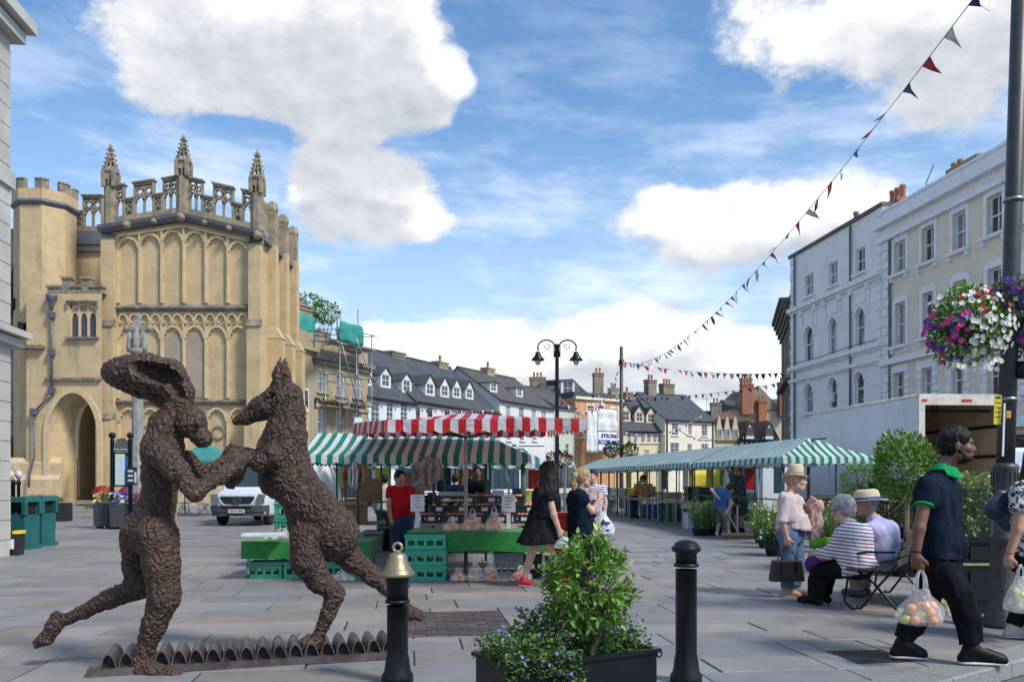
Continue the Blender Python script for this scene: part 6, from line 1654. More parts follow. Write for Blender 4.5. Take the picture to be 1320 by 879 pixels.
def turf(parent,W,D,z,hang,hz=.02,hem=None):
    mb=MB();e=.02
    mb.grid(lambda u,v:(-e+(W+2*e)*u,-e+(D+e)*v,z+.012+.004*math.sin(u*31)*math.sin(v*17)),24,8)
    mb.grid(lambda u,v:(-e+(W+2*e)*u,-e-.015*v-.012*v*math.sin(u*W*9),z+.012-hang*v*(1+.03*math.sin(u*W*5))),40,6)
    for x in(-e,W+e):mb.grid(lambda u,v,x=x:(x,-e+(D+e)*u,z+.012-hang*v),8,4)
    return mb
def crate_mesh(w_,d_,h_,m_,name='crate',slots=4):
    mb=MB();t_=.018
    mb.b2(-w_/2,w_/2,-d_/2,d_/2,0,t_)
    for s_ in(-1,1):
        for(z0,z1)in((t_,h_*.28),(h_*.62,h_)):
            mb.b2(-w_/2,w_/2,s_*(d_/2-t_/2)-t_/2,s_*(d_/2-t_/2)+t_/2,z0,z1);mb.b2(s_*(w_/2-t_/2)-t_/2,s_*(w_/2-t_/2)+t_/2,-d_/2+t_,d_/2-t_,z0,z1)
        for k in range(slots+1):
            x=-w_/2+.02+(w_-.04)*k/slots;mb.b2(x-.02,x+.02,s_*(d_/2-t_/2)-t_/2+.002,s_*(d_/2-t_/2)+t_/2-.002,h_*.28,h_*.62)
        for k in range(3):
            y=-d_/2+.03+(d_-.06)*k/2;mb.b2(s_*(w_/2-t_/2)-t_/2+.002,s_*(w_/2-t_/2)+t_/2-.002,y-.02,y+.02,h_*.28,h_*.62)
        mb.b2(-w_/2-.012,w_/2+.012,s_*(d_/2+.004)-.008,s_*(d_/2+.004)+.008,h_-.03,h_+.004)
    return mb.mesh(name,m_)
CM={}
def crate(p,rz,w_,d_,h_,m_,label,grp,name='crate'):
    key=(w_,d_,h_,m_.name)
    if key not in CM:CM[key]=crate_mesh(w_,d_,h_,m_,name)
    return tag(link(name,CM[key],None,p,rz),label,'crate',grp)
def carton(p,rz,w_,d_,h_,m_,label,grp,openf=True,name='cardboard_box',cat='box'):
    mb=MB();t_=.012
    for(x0,x1,y0,y1)in((-w_/2,w_/2,-d_/2,-d_/2+t_),(-w_/2,w_/2,d_/2-t_,d_/2),(-w_/2,-w_/2+t_,-d_/2+t_,d_/2-t_),(w_/2-t_,w_/2,-d_/2+t_,d_/2-t_)):mb.b2(x0,x1,y0,y1,0,h_)
    mb.b2(-w_/2+t_,w_/2-t_,-d_/2+t_,d_/2-t_,0,t_)
    if openf:
        for s_ in(-1,1):mb.add([(-w_/2,s_*d_/2,h_),(w_/2,s_*d_/2,h_),(w_/2,s_*(d_/2+d_*.3),h_-d_*.14),(-w_/2,s_*(d_/2+d_*.3),h_-d_*.14)],[(0,1,2,3)])
    else:mb.b2(-w_/2+t_,w_/2-t_,-d_/2+t_,d_/2-t_,h_-t_,h_)
    return tag(mb.build(name,m_,None,p,rz),label,cat,grp)
FRUIT={}
def fruit(p,r,m_,name,label,grp,cat='fruit'):
    if m_.name not in FRUIT:FRUIT[m_.name]=MB().sphere((0,0,0),(1,1,.94),12,8).mesh(name,m_)
    return tag(link(name,FRUIT[m_.name],None,p,rnd.uniform(0,6),(r,r,r)),label,cat,grp)
def carrier(p,w_,d_,h_,hh,m_,label,seed,grp=None,fruits=None,fr=.036,flabel='',fgrp='',fmix=None,tilt=0.0,knot=False):
    """thin film bag: bulging bottom, gathered neck, two loop handles"""
    rg=random.Random(seed);o=empty('carrier_bag',p,tilt,label,'bag',grp)
    N,Mv=22,12;mb=MB()
    prof=[(0,.35),(.02,.8),(.1,1.0),(.3,1.02),(.5,.9),(.68,.66),(.84,.40),(1,.2 if knot else .34)]
    def rad(v):
        for i in range(len(prof)-1):
            if prof[i][0]<=v<=prof[i+1][0]:
                f=(v-prof[i][0])/(prof[i+1][0]-prof[i][0]);return prof[i][1]+(prof[i+1][1]-prof[i][1])*f
        return prof[-1][1]
    ph=[rg.uniform(0,6)for _ in range(3)]
    def f(u,v):
        a=2*math.pi*u;k=rad(v)*(1+.07*math.sin(5*a+ph[0]+3*v)+.06*v*math.sin(9*a+ph[1])+.03*math.sin(3*a+ph[2]+7*v))
        return(w_/2*k*math.cos(a),d_/2*k*math.sin(a),h_*v*(1+.02*math.sin(3*a)))
    mb.grid(f,N,Mv);mb.build('film',m_,o)
    for s_ in(-1,1):
        q=MB();x=w_*.12
        q.tube([(-x,s_*d_*.08,h_*.96),(-x*.8,s_*.012,h_+hh*.5),(0,s_*.006,h_+hh),(x*.8,s_*.012,h_+hh*.5),(x,s_*d_*.08,h_*.96)],[.016,.012,.007,.012,.016],6,flat=.4);q.build('handle',m_filmW,o)
    n=fruits or 0;placed=[]
    tries=0
    while len(placed)<n and tries<3000:
        tries+=1;z=fr+rg.random()*h_*.42;rr=rad(z/h_)*.86
        a=rg.uniform(0,6.28);k=math.sqrt(rg.random());q_=Vector(((w_/2*rr-fr*.7)*k*math.cos(a),(d_/2*rr-fr*.7)*k*math.sin(a),z))
        if all((q_-w2).length>fr*1.55 for w2 in placed):
            placed.append(q_)
    for i,q_ in enumerate(placed):
        mm,nm=(fmix or[(m_orange,'orange')])[i%len(fmix or[0])]
        c_,s2=math.cos(tilt),math.sin(tilt)
        fruit((p[0]+q_.x*c_-q_.y*s2,p[1]+q_.x*s2+q_.y*c_,p[2]+q_.z),fr*rg.uniform(.92,1.06),mm,nm,flabel.replace('fruit',nm.replace('_',' ')),fgrp+' '+nm)
    return o
# ---- red and white parasol over the fruit stall
RA,RB,RE,RF,RC=(-1.57,10.6),(.9,10.3),(.62,15.5),(-2.62,15.6),(-2.22,12.05)
par=empty('market_parasol',(-.66,12.2,0),0,'large red and white striped parasol over the fruit stall','parasol')
poly=[Vector((p[0]+.66,p[1]-12.2,z_))for p,z_ in zip((RA,RB,RE,RF,RC),(0,0,.19,.19,.06))];ap=Vector((0,0,2.36));ze=2.14
cv=MB();rgp=random.Random(3)
for i in range(5):
    a,b_=poly[i],poly[(i+1)%5];mi=0 if i in(0,2)else 1
    def f(u,v,a=a,b_=b_):
        e=a.lerp(b_,u);bulge=-.03*math.sin(math.pi*u)*(1-v);p=e.lerp(Vector((0,0,0)),v);return(p.x,p.y,(ze+e.z)*(1-v)+ap.z*v-.02*math.sin(math.pi*v))
    cv.grid(f,14,5,mi)
    n=max(3,int((b_-a).length/.2));scallop(cv,(a.x,a.y,a.z),(b_.x,b_.y,b_.z),ze,.17,n,mi,.016,6,rgp)
cv.build('canopy',[m_rw,m_rwy],par)
MB().lathe([(.25,0),(.25,.04),(.03,.06),(.024,2.3),(.005,2.33)],n=12).build('pole',m_steel,par)
for p in poly:MB().tube([(0,0,2.0),(p.x*.5,p.y*.5,2.13+p.z*.5),(p.x*.97,p.y*.97,ze+p.z-.01)],.012,6).build('rib',m_black,par)
# ---- green and white stall behind it
g1=stall((-3.55,14.7),0,3.75,2.6,1.82,2.27,.0,.8,[m_gw],'green and white striped stall behind the red parasol','green and white striped stalls',posts=(0,.9,2.2,3.1,3.75))
stall((-4.3,19.6),0,4.6,2.4,1.82,2.2,.3,.3,[m_gwv],'green and white stall second behind the red parasol','green and white striped stalls',posts=(0,1.5,3,4.6))
stall((-3.4,25.2),0,4.4,2.6,1.88,2.5,.6,1.0,[m_gwv],'hip roofed green and white stall left of the long haired woman','green and white striped stalls',posts=(0,1.1,2.2,3.3,4.4))
# ---- the long row of stalls on the right
rzR=math.atan2(SD.y,SD.x)
RW0=Vector((8.05,19.15,0))
ORD='first second third fourth fifth sixth seventh eighth ninth tenth eleventh twelfth thirteenth fourteenth fifteenth sixteenth seventeenth eighteenth nineteenth twentieth'.split()
names=('nearest','second','third','fourth','fifth','sixth','seventh','eighth')
for i in range(8):
    o0=RW0+SD*(i*3.0)+Vector((rnd.uniform(-.05,.05),0,0))
    stall((o0.x,o0.y),rzR,2.97,2.05,1.9-.02*(i%2),2.38,.9 if i==0 else .0,.9 if i==7 else .0,[m_gwv,m_gwv]if i else[m_gwv,stripes('green_white_end',(.02,.25,.17),(.70,.74,.75),1,.095,trans=.3)],f'{names[i]} green and white stall of the long right hand row','stalls of the right hand row',posts=(0,1.5,2.97))
# ---- fruit tables
ft=table((-1.45,11.9),0,1.95,1.0,.66,'long fruit table covered in green turf cloth beside the mint crates',grp='turf covered market tables')
turf(ft,1.95,1.0,.66,.27).build('turf_cloth',m_turf,ft)
lt=table((-3.78,12.0),0,1.75,1.0,.52,'low turf covered table behind the hound statue',grp='turf covered market tables')
turf(lt,1.75,1.0,.52,.24).build('turf_cloth',m_turf,lt)
for k in range(3):crate((-1.2,12.0-.02*(k%2),.215*k),rnd.uniform(-.02,.02),.56,.38,.205,m_crateT,('bottom','middle','top')[k]+' mint green crate of the stack left of the fruit table','mint crates by the fruit table')
for k,(x,m_)in enumerate(((-3.5,m_crateG),(-2.97,m_crateG),(-2.4,m_crateG))):crate((x,12.22,0),0,.5,.36,.235,m_,('left','middle','right')[k]+' green crate under the low turf table','crates under the low turf table')
for k in range(5):crate((-3.42,13.6,.26*k),rnd.uniform(-.03,.03),.62,.42,.25,m_crateG,('lowest','second lowest','middle','second highest','topmost')[k]+' dark green crate of the tall stack right of the van','tall crate stack by the van')
crate((-1.05+1.0,12.25,0),0,.42,.36,.36,m_crateGr,'grey slotted crate under the fruit table','crates under the fruit table');crate((.35,12.4,0),0,.42,.36,.3,m_crateK,'black crate under the right end of the fruit table','crates under the fruit table')
q=MB();q.b2(-.27,.27,-.14,.14,0,.035);tag(q.build('white_board',m_paper,None,(-3.45,11.85,.62),.03),'pale board laid on the low turf table','board')
# clear bags with oranges
FM=[(m_orange,'orange')]
for(px,Y,z,w_,h_,n,sd,lb)in((582,11.98,.675,.26,.17,7,1,'small clear bag of oranges at the left of the fruit table'),(609,12.0,.675,.3,.24,8,2,'clear bag of oranges under the parasol pole'),(637,12.0,.675,.28,.27,6,3,'tall clear bag on the turf in front of the white price card'),
                                  (591,11.72,0.0,.26,.16,6,4,'low clear bag of oranges on the ground by the mint crates'),(613,11.68,0.0,.24,.27,3,5,'clear handled bag with purple fruit on the ground'),(633,11.66,0.0,.22,.3,8,6,'clear handled bag of oranges standing on the ground'),(672,11.75,0.0,.36,.18,6,7,'low clear bag behind the leg of the woman in the black dress')):
    p=P(px,0,Y);carrier((p.x,Y,z),w_,.2,h_,.09 if h_>.2 else .04,m_film,lb,sd,'clear bags of fruit at the stall',n,.037,'fruit inside the '+lb,'fruit in bag %d'%sd,FM if sd!=5 else[(m_plum,'plum')],.1*sd)
carrier((-3.3,12.25,.535),.5,.25,.14,.03,m_film,'crumpled clear bag of meat coloured onions on the low turf table',9,None,8,.035,'fruit in the crumpled bag','onions in bag',[(mat('onion',(.45,.22,.2),.4),'onion')])
carrier((-2.35,11.75,.0),.4,.22,.13,.02,m_film,'crumpled clear bag on the ground behind the hound statue',10,None,7,.032,'fruit in the ground bag','onions in ground bag',[(mat('pink_onion',(.5,.25,.26),.4),'onion')])
# price cards on stands
for(px,Y,z,lb)in((538,12.5,.69,'white price card on a stand at the left of the fruit table'),(655.5,12.4,.69,'white price card on a stand at the right of the fruit table')):
    p=P(px,0,Y);o=empty('price_card',(p.x,Y,z),0,lb,'sign');MB().b2(-.03,.03,.012,.03,0,.26).build('stand',m_paper,o);cd=MB().b2(-.1,.1,0,.01,.24,.49).build('card',m_paper,o)
    for k in range(4):MB().b2(-.05+.01*(k%2),.05-.012*(k%3),-.003,-.0005,.44-k*.045,.45-k*.045).build('handwriting',mat('pen_ink',(.12,.14,.3),.8),cd)
# stepped display behind: black fruit boxes
bt_=table((-1.5,13.2),0,2.2,.9,.72,'display table with black fruit boxes under the parasol')
for r_ in range(3):
    for k in range(6-r_):
        x=-1.25+k*.36+.1*r_;y=13.35+.26*r_;z=.735+.14*r_
        bx_=crate((x,y,z),0,.33,.24,.12,m_crateK,f'black fruit box {("front", "middle", "back")[r_]} row of the display, {("first", "second", "third", "fourth", "fifth", "sixth")[k]} from the left','black fruit boxes on the display')
        q=MB().b2(-.05,.05,-.1245,-.1225,.03,.09).build('box_label',m_paper,bx_)
        for j in range(7):fruit((x+rnd.uniform(-.12,.12),y+rnd.uniform(-.07,.07),z+.115),.034,(m_orange,m_lime,m_plum)[(r_+k//2)%3 if r_ else 2],('orange','green_apple','plum')[(r_+k//2)%3 if r_ else 2],'loose '+('orange','green apple','plum')[(r_+k//2)%3 if r_ else 2]+' heaped in the black fruit boxes','fruit in the black boxes '+str((r_+k//2)%3 if r_ else 2))
q=MB();q.b2(-.2,.2,-.15,.15,0,.16);q.b2(-.21,.21,-.16,.16,.16,.18);tag(q.build('storage_tub',mat('clear_tub',(.35,.37,.38),.3),None,(-.95,13.9,1.02)),'grey storage tub among the black fruit boxes','tub')
# left of the man in red: stacked crates and goods
for k,m_ in enumerate((m_crateG,m_crateG,m_crateT,m_crateGr)):crate((-2.62,12.9,.2*k),.05*k,.5,.4,.19,m_,('lowest','second','third','top')[k]+' crate of the stack behind the hound tail','crates behind the hound tail')
carton((-2.62,12.9,.8),.1,.4,.3,.12,mat('pink_tray',(.55,.42,.38),.7),'pale open tray on the crate stack behind the hound tail',None,True,'food_tray','tray')
carton((-3.0,15.9,.6),.2,.6,.45,.4,m_card,'brown cardboard box at the left end of the striped stall','cardboard boxes in the stalls');carton((-1.9,16.1,.76),-.1,.42,.4,.5,m_card,'tall cardboard box behind the person in the hoodie','cardboard boxes in the stalls',False)
carton((-2.72,16.3,1.0),.3,.4,.3,.42,m_card,'upper cardboard box near the hanging tan bags','cardboard boxes in the stalls',False);carton((-.85,16.2,.78),0,.4,.3,.34,m_card,'cardboard box on the striped stall behind the fruit boxes','cardboard boxes in the stalls',False)
st=table((-3.4,15.75),0,1.5,.8,.6,'bare board table at the left of the striped stall',mtop=m_wood);st2=table((-1.6,15.8),0,1.8,.9,.76,'bare board table in the middle of the striped stall',mtop=m_wood)
for k in range(7):crate((-1.45+.36*(k%5),15.95+.1*(k//5),.775+.17*(k//5)),0,.34,.3,.16,m_crateK,f'{names[k]} black tray along the striped stall table','black trays on the striped stall')
crate((-2.05,15.6,.55),0,.45,.35,.22,m_crateK,'black tray held out beside the man in red','black trays by the man in red')
# hanging goods
def cloth_hang(px,py,Y,w_,h_,m_,label,seed,name='hanging_garment',cat='garment'):
    rgc=random.Random(seed);p=P(px,py,Y);mb=MB();ph=rgc.uniform(0,6)
    def f(u,v):
        k=.35+.65*min(1,v*2.2);return((u-.5)*w_*k*(1+.08*math.sin(v*5+ph)),.05*math.sin(u*14+ph)*(.4+v)+.03*math.sin(v*9+u*5),-h_*v*(1-.12*math.cos(u*6.3+ph)))
    mb.grid(f,22,12);mb.v=[v for v in mb.v];o=mb.build(name,m_,None,p,solid=.012);return tag(o,label,cat)
cloth_hang(464,591,14.65,.3,.5,mat('tan_cloth',(.38,.25,.13),.85,scale=8),'tan cloth bag hanging from the striped stall post',1);cloth_hang(447,596,14.68,.26,.42,MATS['tan_cloth'],'smaller tan bag hanging left of the stall post',4);cloth_hang(456,590,14.6,.14,.5,m_paper,'white cloth strip hanging between the tan bags',6)
cloth_hang(549,588,14.55,.48,.46,mat('stone_cloth',(.36,.33,.31),.85,scale=8),'grey stone coloured shirt hanging above the man in red',2);cloth_hang(560,590,14.5,.3,.42,MATS['stone_cloth'],'grey sleeve of cloth hanging beside the stone coloured shirt',3)
# side cloth of the left stall end
cloth_hang(412,592,17.6,1.0,1.6,m_white,'white side sheet at the left end of the striped stall',7,'side_sheet','sheet')
# cloth and goods in the farther stalls
rgf=random.Random(31)
farcol=[mat('cloth_red',(.35,.03,.03),.8),mat('cloth_navy',(.02,.03,.08),.8),mat('cloth_yellow',(.6,.45,.05),.8),mat('cloth_sky',(.25,.38,.55),.8),mat('cloth_sand',(.45,.38,.28),.8),m_paper,mat('cloth_grey',(.15,.15,.16),.8)]
cn=['red','navy','yellow','sky blue','sand','white','grey']
k=0
for(xa,xb,Y)in((-4.1,.2,20.4),(-3.2,1.0,26.2)):
    tb_=table((xa,Y-.3),0,xb-xa,.9,.78,('far' if Y>22 else 'second')+' row market table behind the fruit stall',mtop=m_wood)
    x=xa+.3;rn='far' if Y>22 else 'second';k=0
    while x<xb:
        ci=rgf.randrange(7);w_=rgf.uniform(.25,.5)
        carton((x,Y,.785),rgf.uniform(-.2,.2),w_,.3,rgf.uniform(.12,.4),farcol[ci],f'{cn[ci]} goods box {ORD[k]} from the left on the {rn} row table behind the fruit','goods behind the fruit stall',False,'goods_box');x+=w_+rgf.uniform(.02,.2);k+=1
    x=xa+.4;k=0
    while x<xb-.2:
        ci=rgf.randrange(7);p=(x,Y+.9,1.72);mb=MB();ph=rgf.uniform(0,6)
        mb.grid(lambda u,v:((u-.5)*.36,.03*math.sin(u*12+ph),-.62*v),10,5);tag(mb.build('hanging_garment',farcol[ci],None,p,solid=.012),f'{cn[ci]} garment hanging {ORD[k]} from the left in the {rn} row behind the fruit','garment','garments behind the fruit stall');x+=rgf.uniform(.45,.9);k+=1
# yellow and red chevrons of a vehicle back seen through the stalls
o=empty('chevron_board',(-1.55,27.9,0),0,'yellow and red chevron board seen through the stalls','board');MB().b2(-.65,.65,0,.03,1.1,2.0).build('panel',m_ysign,o)
for k in range(4):MB().prism([(-.6+.32*k,1.15),(-.48+.32*k,1.15),(-.36+.32*k,1.55),(-.48+.32*k,1.95),(-.6+.32*k,1.95),(-.48+.32*k,1.55)],-.012,-.004).build('chevron',farcol[0],o)
for x in(-.6,.6):MB().b2(x-.03,x+.03,.03,.06,0,1.2).build('leg',m_steel,o)
# clothes rail (chrome hoop) and red barrel by the two women
q=MB();x0=P(728,0,14.0).x
q.tube([(x0,14,0),(x0,14,1.2),(x0+.02,14,1.62),(x0+.09,14,1.7),(x0+.16,14,1.62),(x0+.18,14,1.2),(x0+.18,14,0)],.022,8);tag(q.build('barrier_hoop',m_steel),'bent steel hoop standing behind the woman in the black dress','rail')
rb=empty('red_bin',(P(728,0,12.3).x,12.3,0),0,'bright red plastic barrel between the two women','barrel');mr=mat('red_plastic',(.62,.012,.012),.4)
MB().lathe([(.2,0),(.21,.04),(.215,.5),(.19,.56),(.215,.62),(.22,.88),(.2,.9),(.05,.9)],n=20).build('drum',mr,rb);MB().lathe([(.225,.86),(.235,.88),(.235,.92),(.2,.93)],n=20).build('rim',mr,rb)
# goods of the right row
rgr=random.Random(41)
def right(s_,off,z=0.0):v=RW0+SD*s_-SU*off;return(v.x,v.y,z)       # along the row, to the left of its right edge
for i in range(1,8):
    p=right(i*3.0+.2,1.75);table((p[0],p[1]),rzR,2.5,.8,.74,f'{names[i]} bare board table of the right hand row',mtop=m_wood,grp='tables of the right hand row')
items=[(4.2,1.2,.745,.6,.4,.3,m_crateGr,'grey'),(7.0,1.4,.745,.7,.45,.42,m_crateK,'long black'),(7.9,1.4,.745,.5,.45,.44,m_crateK,'black'),(6.6,1.5,0,.6,.5,.55,m_card,'tall brown'),(7.4,1.5,0,.5,.4,.5,m_card,'brown'),(10.3,1.4,.745,.9,.5,.22,m_wood,'timber'),(10.0,1.5,.0,.9,.5,.6,mat('teal_drape',(.03,.16,.14),.9),'teal draped'),(12.5,1.5,0,.6,.5,.5,m_crateB,'blue'),(13.2,1.3,.745,.5,.4,.4,m_card,'sand brown'),(14.3,1.2,.745,1.2,.4,.5,m_card,'wide brown'),(16.5,1.3,.745,.6,.4,.3,farcol[4],'sandy'),(18.0,1.3,.745,.6,.4,.3,farcol[5],'white'),(19.5,1.3,.745,.6,.4,.3,farcol[3],'sky blue')]
for(s_,off,z,w_,d_,h_,m_,nm)in items:carton(right(s_,off,z),rzR+rgr.uniform(-.1,.1),w_,d_,h_,m_,f'{nm} box of the right hand stalls, {s_:.0f} paces along','boxes in the right hand stalls',nm.startswith('brown'),'goods_box')
cb=G(897,681);tag(carton((cb.x,cb.y+.1,0),.2,.62,.45,.46,mat('printed_white',(.62,.65,.74),.6,col2=(.2,.25,.55),scale=5,contrast=(.6,.64)),'white box with blue print on the ground by the herb pots',None,False,'printed_box'),None)
p=right(11.2,.2);MB().grid(lambda u,v:(u*1.9,.03*math.sin(u*9),.95+v*.85),8,3).build('yellow_tarpaulin',m_ysign,None,(p[0],p[1]+1.0,0),0,solid=.01);tag(bpy.data.objects['yellow_tarpaulin'],'yellow tarpaulin screen behind the bending man','tarpaulin')
p=right(6.5,.25);tag(MB().b2(-.25,.25,-.01,.01,1.1,1.75).build('red_cloth',mr,None,(p[0],p[1],0)),'red cloth hanging at the back of the right hand row','cloth')
p=right(20.5,2.05);tag(MB().b2(-.28,.28,-.01,.01,1.55,1.85).build('red_price_sign',mr,None,(p[0]-.1,p[1],0)),'small red price sign on the far end of the right hand row','sign');text_obj('£10',.24,m_white,(p[0]-.1,p[1]-.02,1.7),(R(90),0,0),bpy.data.objects['red_price_sign'])
bpy.data.objects['lettering'].name if False else None
o=bpy.data.objects['red_price_sign'];
for c_ in o.children:c_.location=(0,-.014,1.7)
# ---- pot plants at the stalls
def potplant(px,py,hgt,rad,label,lm_,n,seed,cat='plant',leaf=(.09,.022),grp='leafy plants for sale',flowers=None):
    rgx=random.Random(seed);g=G(px,py);o=empty('potted_plant',g,0,label,cat,grp)
    MB().lathe([(rad*.55,0),(rad*.7,.18),(rad*.74,.2),(rad*.66,.2),(rad*.6,.16)],n=14).build('pot',m_crateK,o)
    q=MB();st_=MB()
    for k in range(n):
        a=rgx.uniform(0,6.28);r0=rad*.5*math.sqrt(rgx.random());lean=rgx.uniform(.1,1.0)*rad;hh=hgt*rgx.uniform(.55,1.05)
        b0=Vector((r0*math.cos(a),r0*math.sin(a),.17));t_=b0+Vector((math.cos(a)*lean,math.sin(a)*lean,hh-.17))
        st_.tube([b0,b0.lerp(t_,.5)+Vector((0,0,.05)),t_],[.006,.005,.003],4,cap=False)
        for j in range(9):
            p_=b0.lerp(t_,.25+.75*j/8);d=Vector((rgx.gauss(0,1),rgx.gauss(0,1),rgx.gauss(.5,.5)));s_=rgx.uniform(.7,1.3);simple_leaf(q,p_,d,leaf[0]*s_,leaf[1]*s_,rgx.uniform(-1,1))
    st_.build('stems',m_leafB,o);q.build('foliage',lm_,o)
    if flowers:
        fq=MB()
        for _ in range(26):a=rgx.uniform(0,6.28);flower(fq,Vector((rad*.9*math.cos(a),rad*.9*math.sin(a),hgt*rgx.uniform(.5,1.0))),(0,-1,.5),.022,0)
        fq.build('blossom',flowers,o)
    return o
potplant(904,690,.92,.34,'feathery green herb in a black tray by the sweeping man',m_leafB,70,1);potplant(921,689,.85,.3,'second feathery herb just left of the sweeping man',m_leafY,55,2)
potplant(992,706,.95,.36,'tall bright green plant left of the woman in the straw hat',m_leafY,70,3,flowers=m_pO);potplant(1000,716,.6,.3,'low spreading plant at the feet of the tall bright green plant',m_leafB,60,4,leaf=(.13,.05),flowers=m_pW);potplant(984,700,.7,.3,'leafy plant at the left end of the tall bright plants',m_leafB,50,5)
potplant(1075,712,1.0,.4,'yellow flowering plant behind the seated woman',m_leafB,60,6,flowers=m_pO);potplant(1062,706,.9,.34,'bright green plant between the standing and seated women',m_leafY,55,7)

rgz=random.Random(77)
for k,x in enumerate(sorted(rgz.uniform(-3.2,.0)for _ in range(16))):
    y=rgz.uniform(16.6,18.2);m_,nm=rgz.choice(((m_crateK,'black'),(m_card,'brown'),(m_crateG,'green'),(m_crateGr,'grey')));h_=rgz.uniform(.25,.5)
    carton((x,y,0),rgz.uniform(-.3,.3),rgz.uniform(.35,.6),.4,h_,m_,f'{nm} box on the ground inside the striped stall, {ORD[k]} from the left','boxes on the ground in the striped stall',k%2==0,'goods_box')
for k in range(10):
    s_=1.0+k*2.1;q_=right(s_,rgz.uniform(.5,1.3));m_,nm=rgz.choice(((m_crateK,'black'),(m_card,'brown'),(m_crateB,'blue'),(m_crateGr,'grey'),(m_paper,'white')))
    carton((q_[0],q_[1],0),rgz.uniform(-.4,.4),rgz.uniform(.4,.7),.45,rgz.uniform(.3,.6),m_,f'{nm} box on the ground under the {names[min(7, int(s_ // 3))]} right hand stall','boxes on the ground under the right hand stalls',k%2==1,'goods_box')
for k in range(7):
    s_=4.0+k*2.6;q_=right(s_,.35);ci=rgz.randrange(7);mb=MB();ph=rgz.uniform(0,6)
    mb.grid(lambda u,v:((u-.5)*.5,.04*math.sin(u*12+ph),-.75*v),10,5);tag(mb.build('hanging_garment',farcol[ci],None,(q_[0],q_[1],1.78),rzR,solid=.012),f'{cn[ci]} garment hanging in the {names[min(7, int(s_ // 3))]} right hand stall','garment','garments in the right hand stalls')
# ================================================================ vehicles
m_van=mat('van_white',(.66,.69,.74),.28,col2=(.62,.65,.70),scale=1.5,spec=.6);m_bump=mat('grey_bumper',(.06,.065,.075),.55,scale=6);m_tyre=mat('tyre',(.012,.012,.012),.85,scale=20);m_chrome=mat('chrome',(.6,.61,.63),.15,1.0)
m_lens=glassmat('headlamp_lens',(.16,.17,.18),.05);m_hub=mat('steel_hub',(.25,.26,.27),.4,.7)
def wheel(parent,x,y,r=.34,w_=.22):
    rm=Matrix.Translation((x,y,r))@Matrix.Rotation(R(90),4,'Y')
    o=MB().lathe([(r*.62,-w_/2),(r*.92,-w_/2),(r,-w_*.35),(r,w_*.35),(r*.92,w_/2),(r*.62,w_/2)],n=24,mat=rm).build('wheel',m_tyre,parent)
    MB().lathe([(.01,-w_*.42),(r*.3,-w_*.46),(r*.62,-w_*.3),(r*.62,w_*.3),(r*.3,w_*.46),(.01,w_*.42)],n=18,mat=rm).build('hub',m_hub,o)
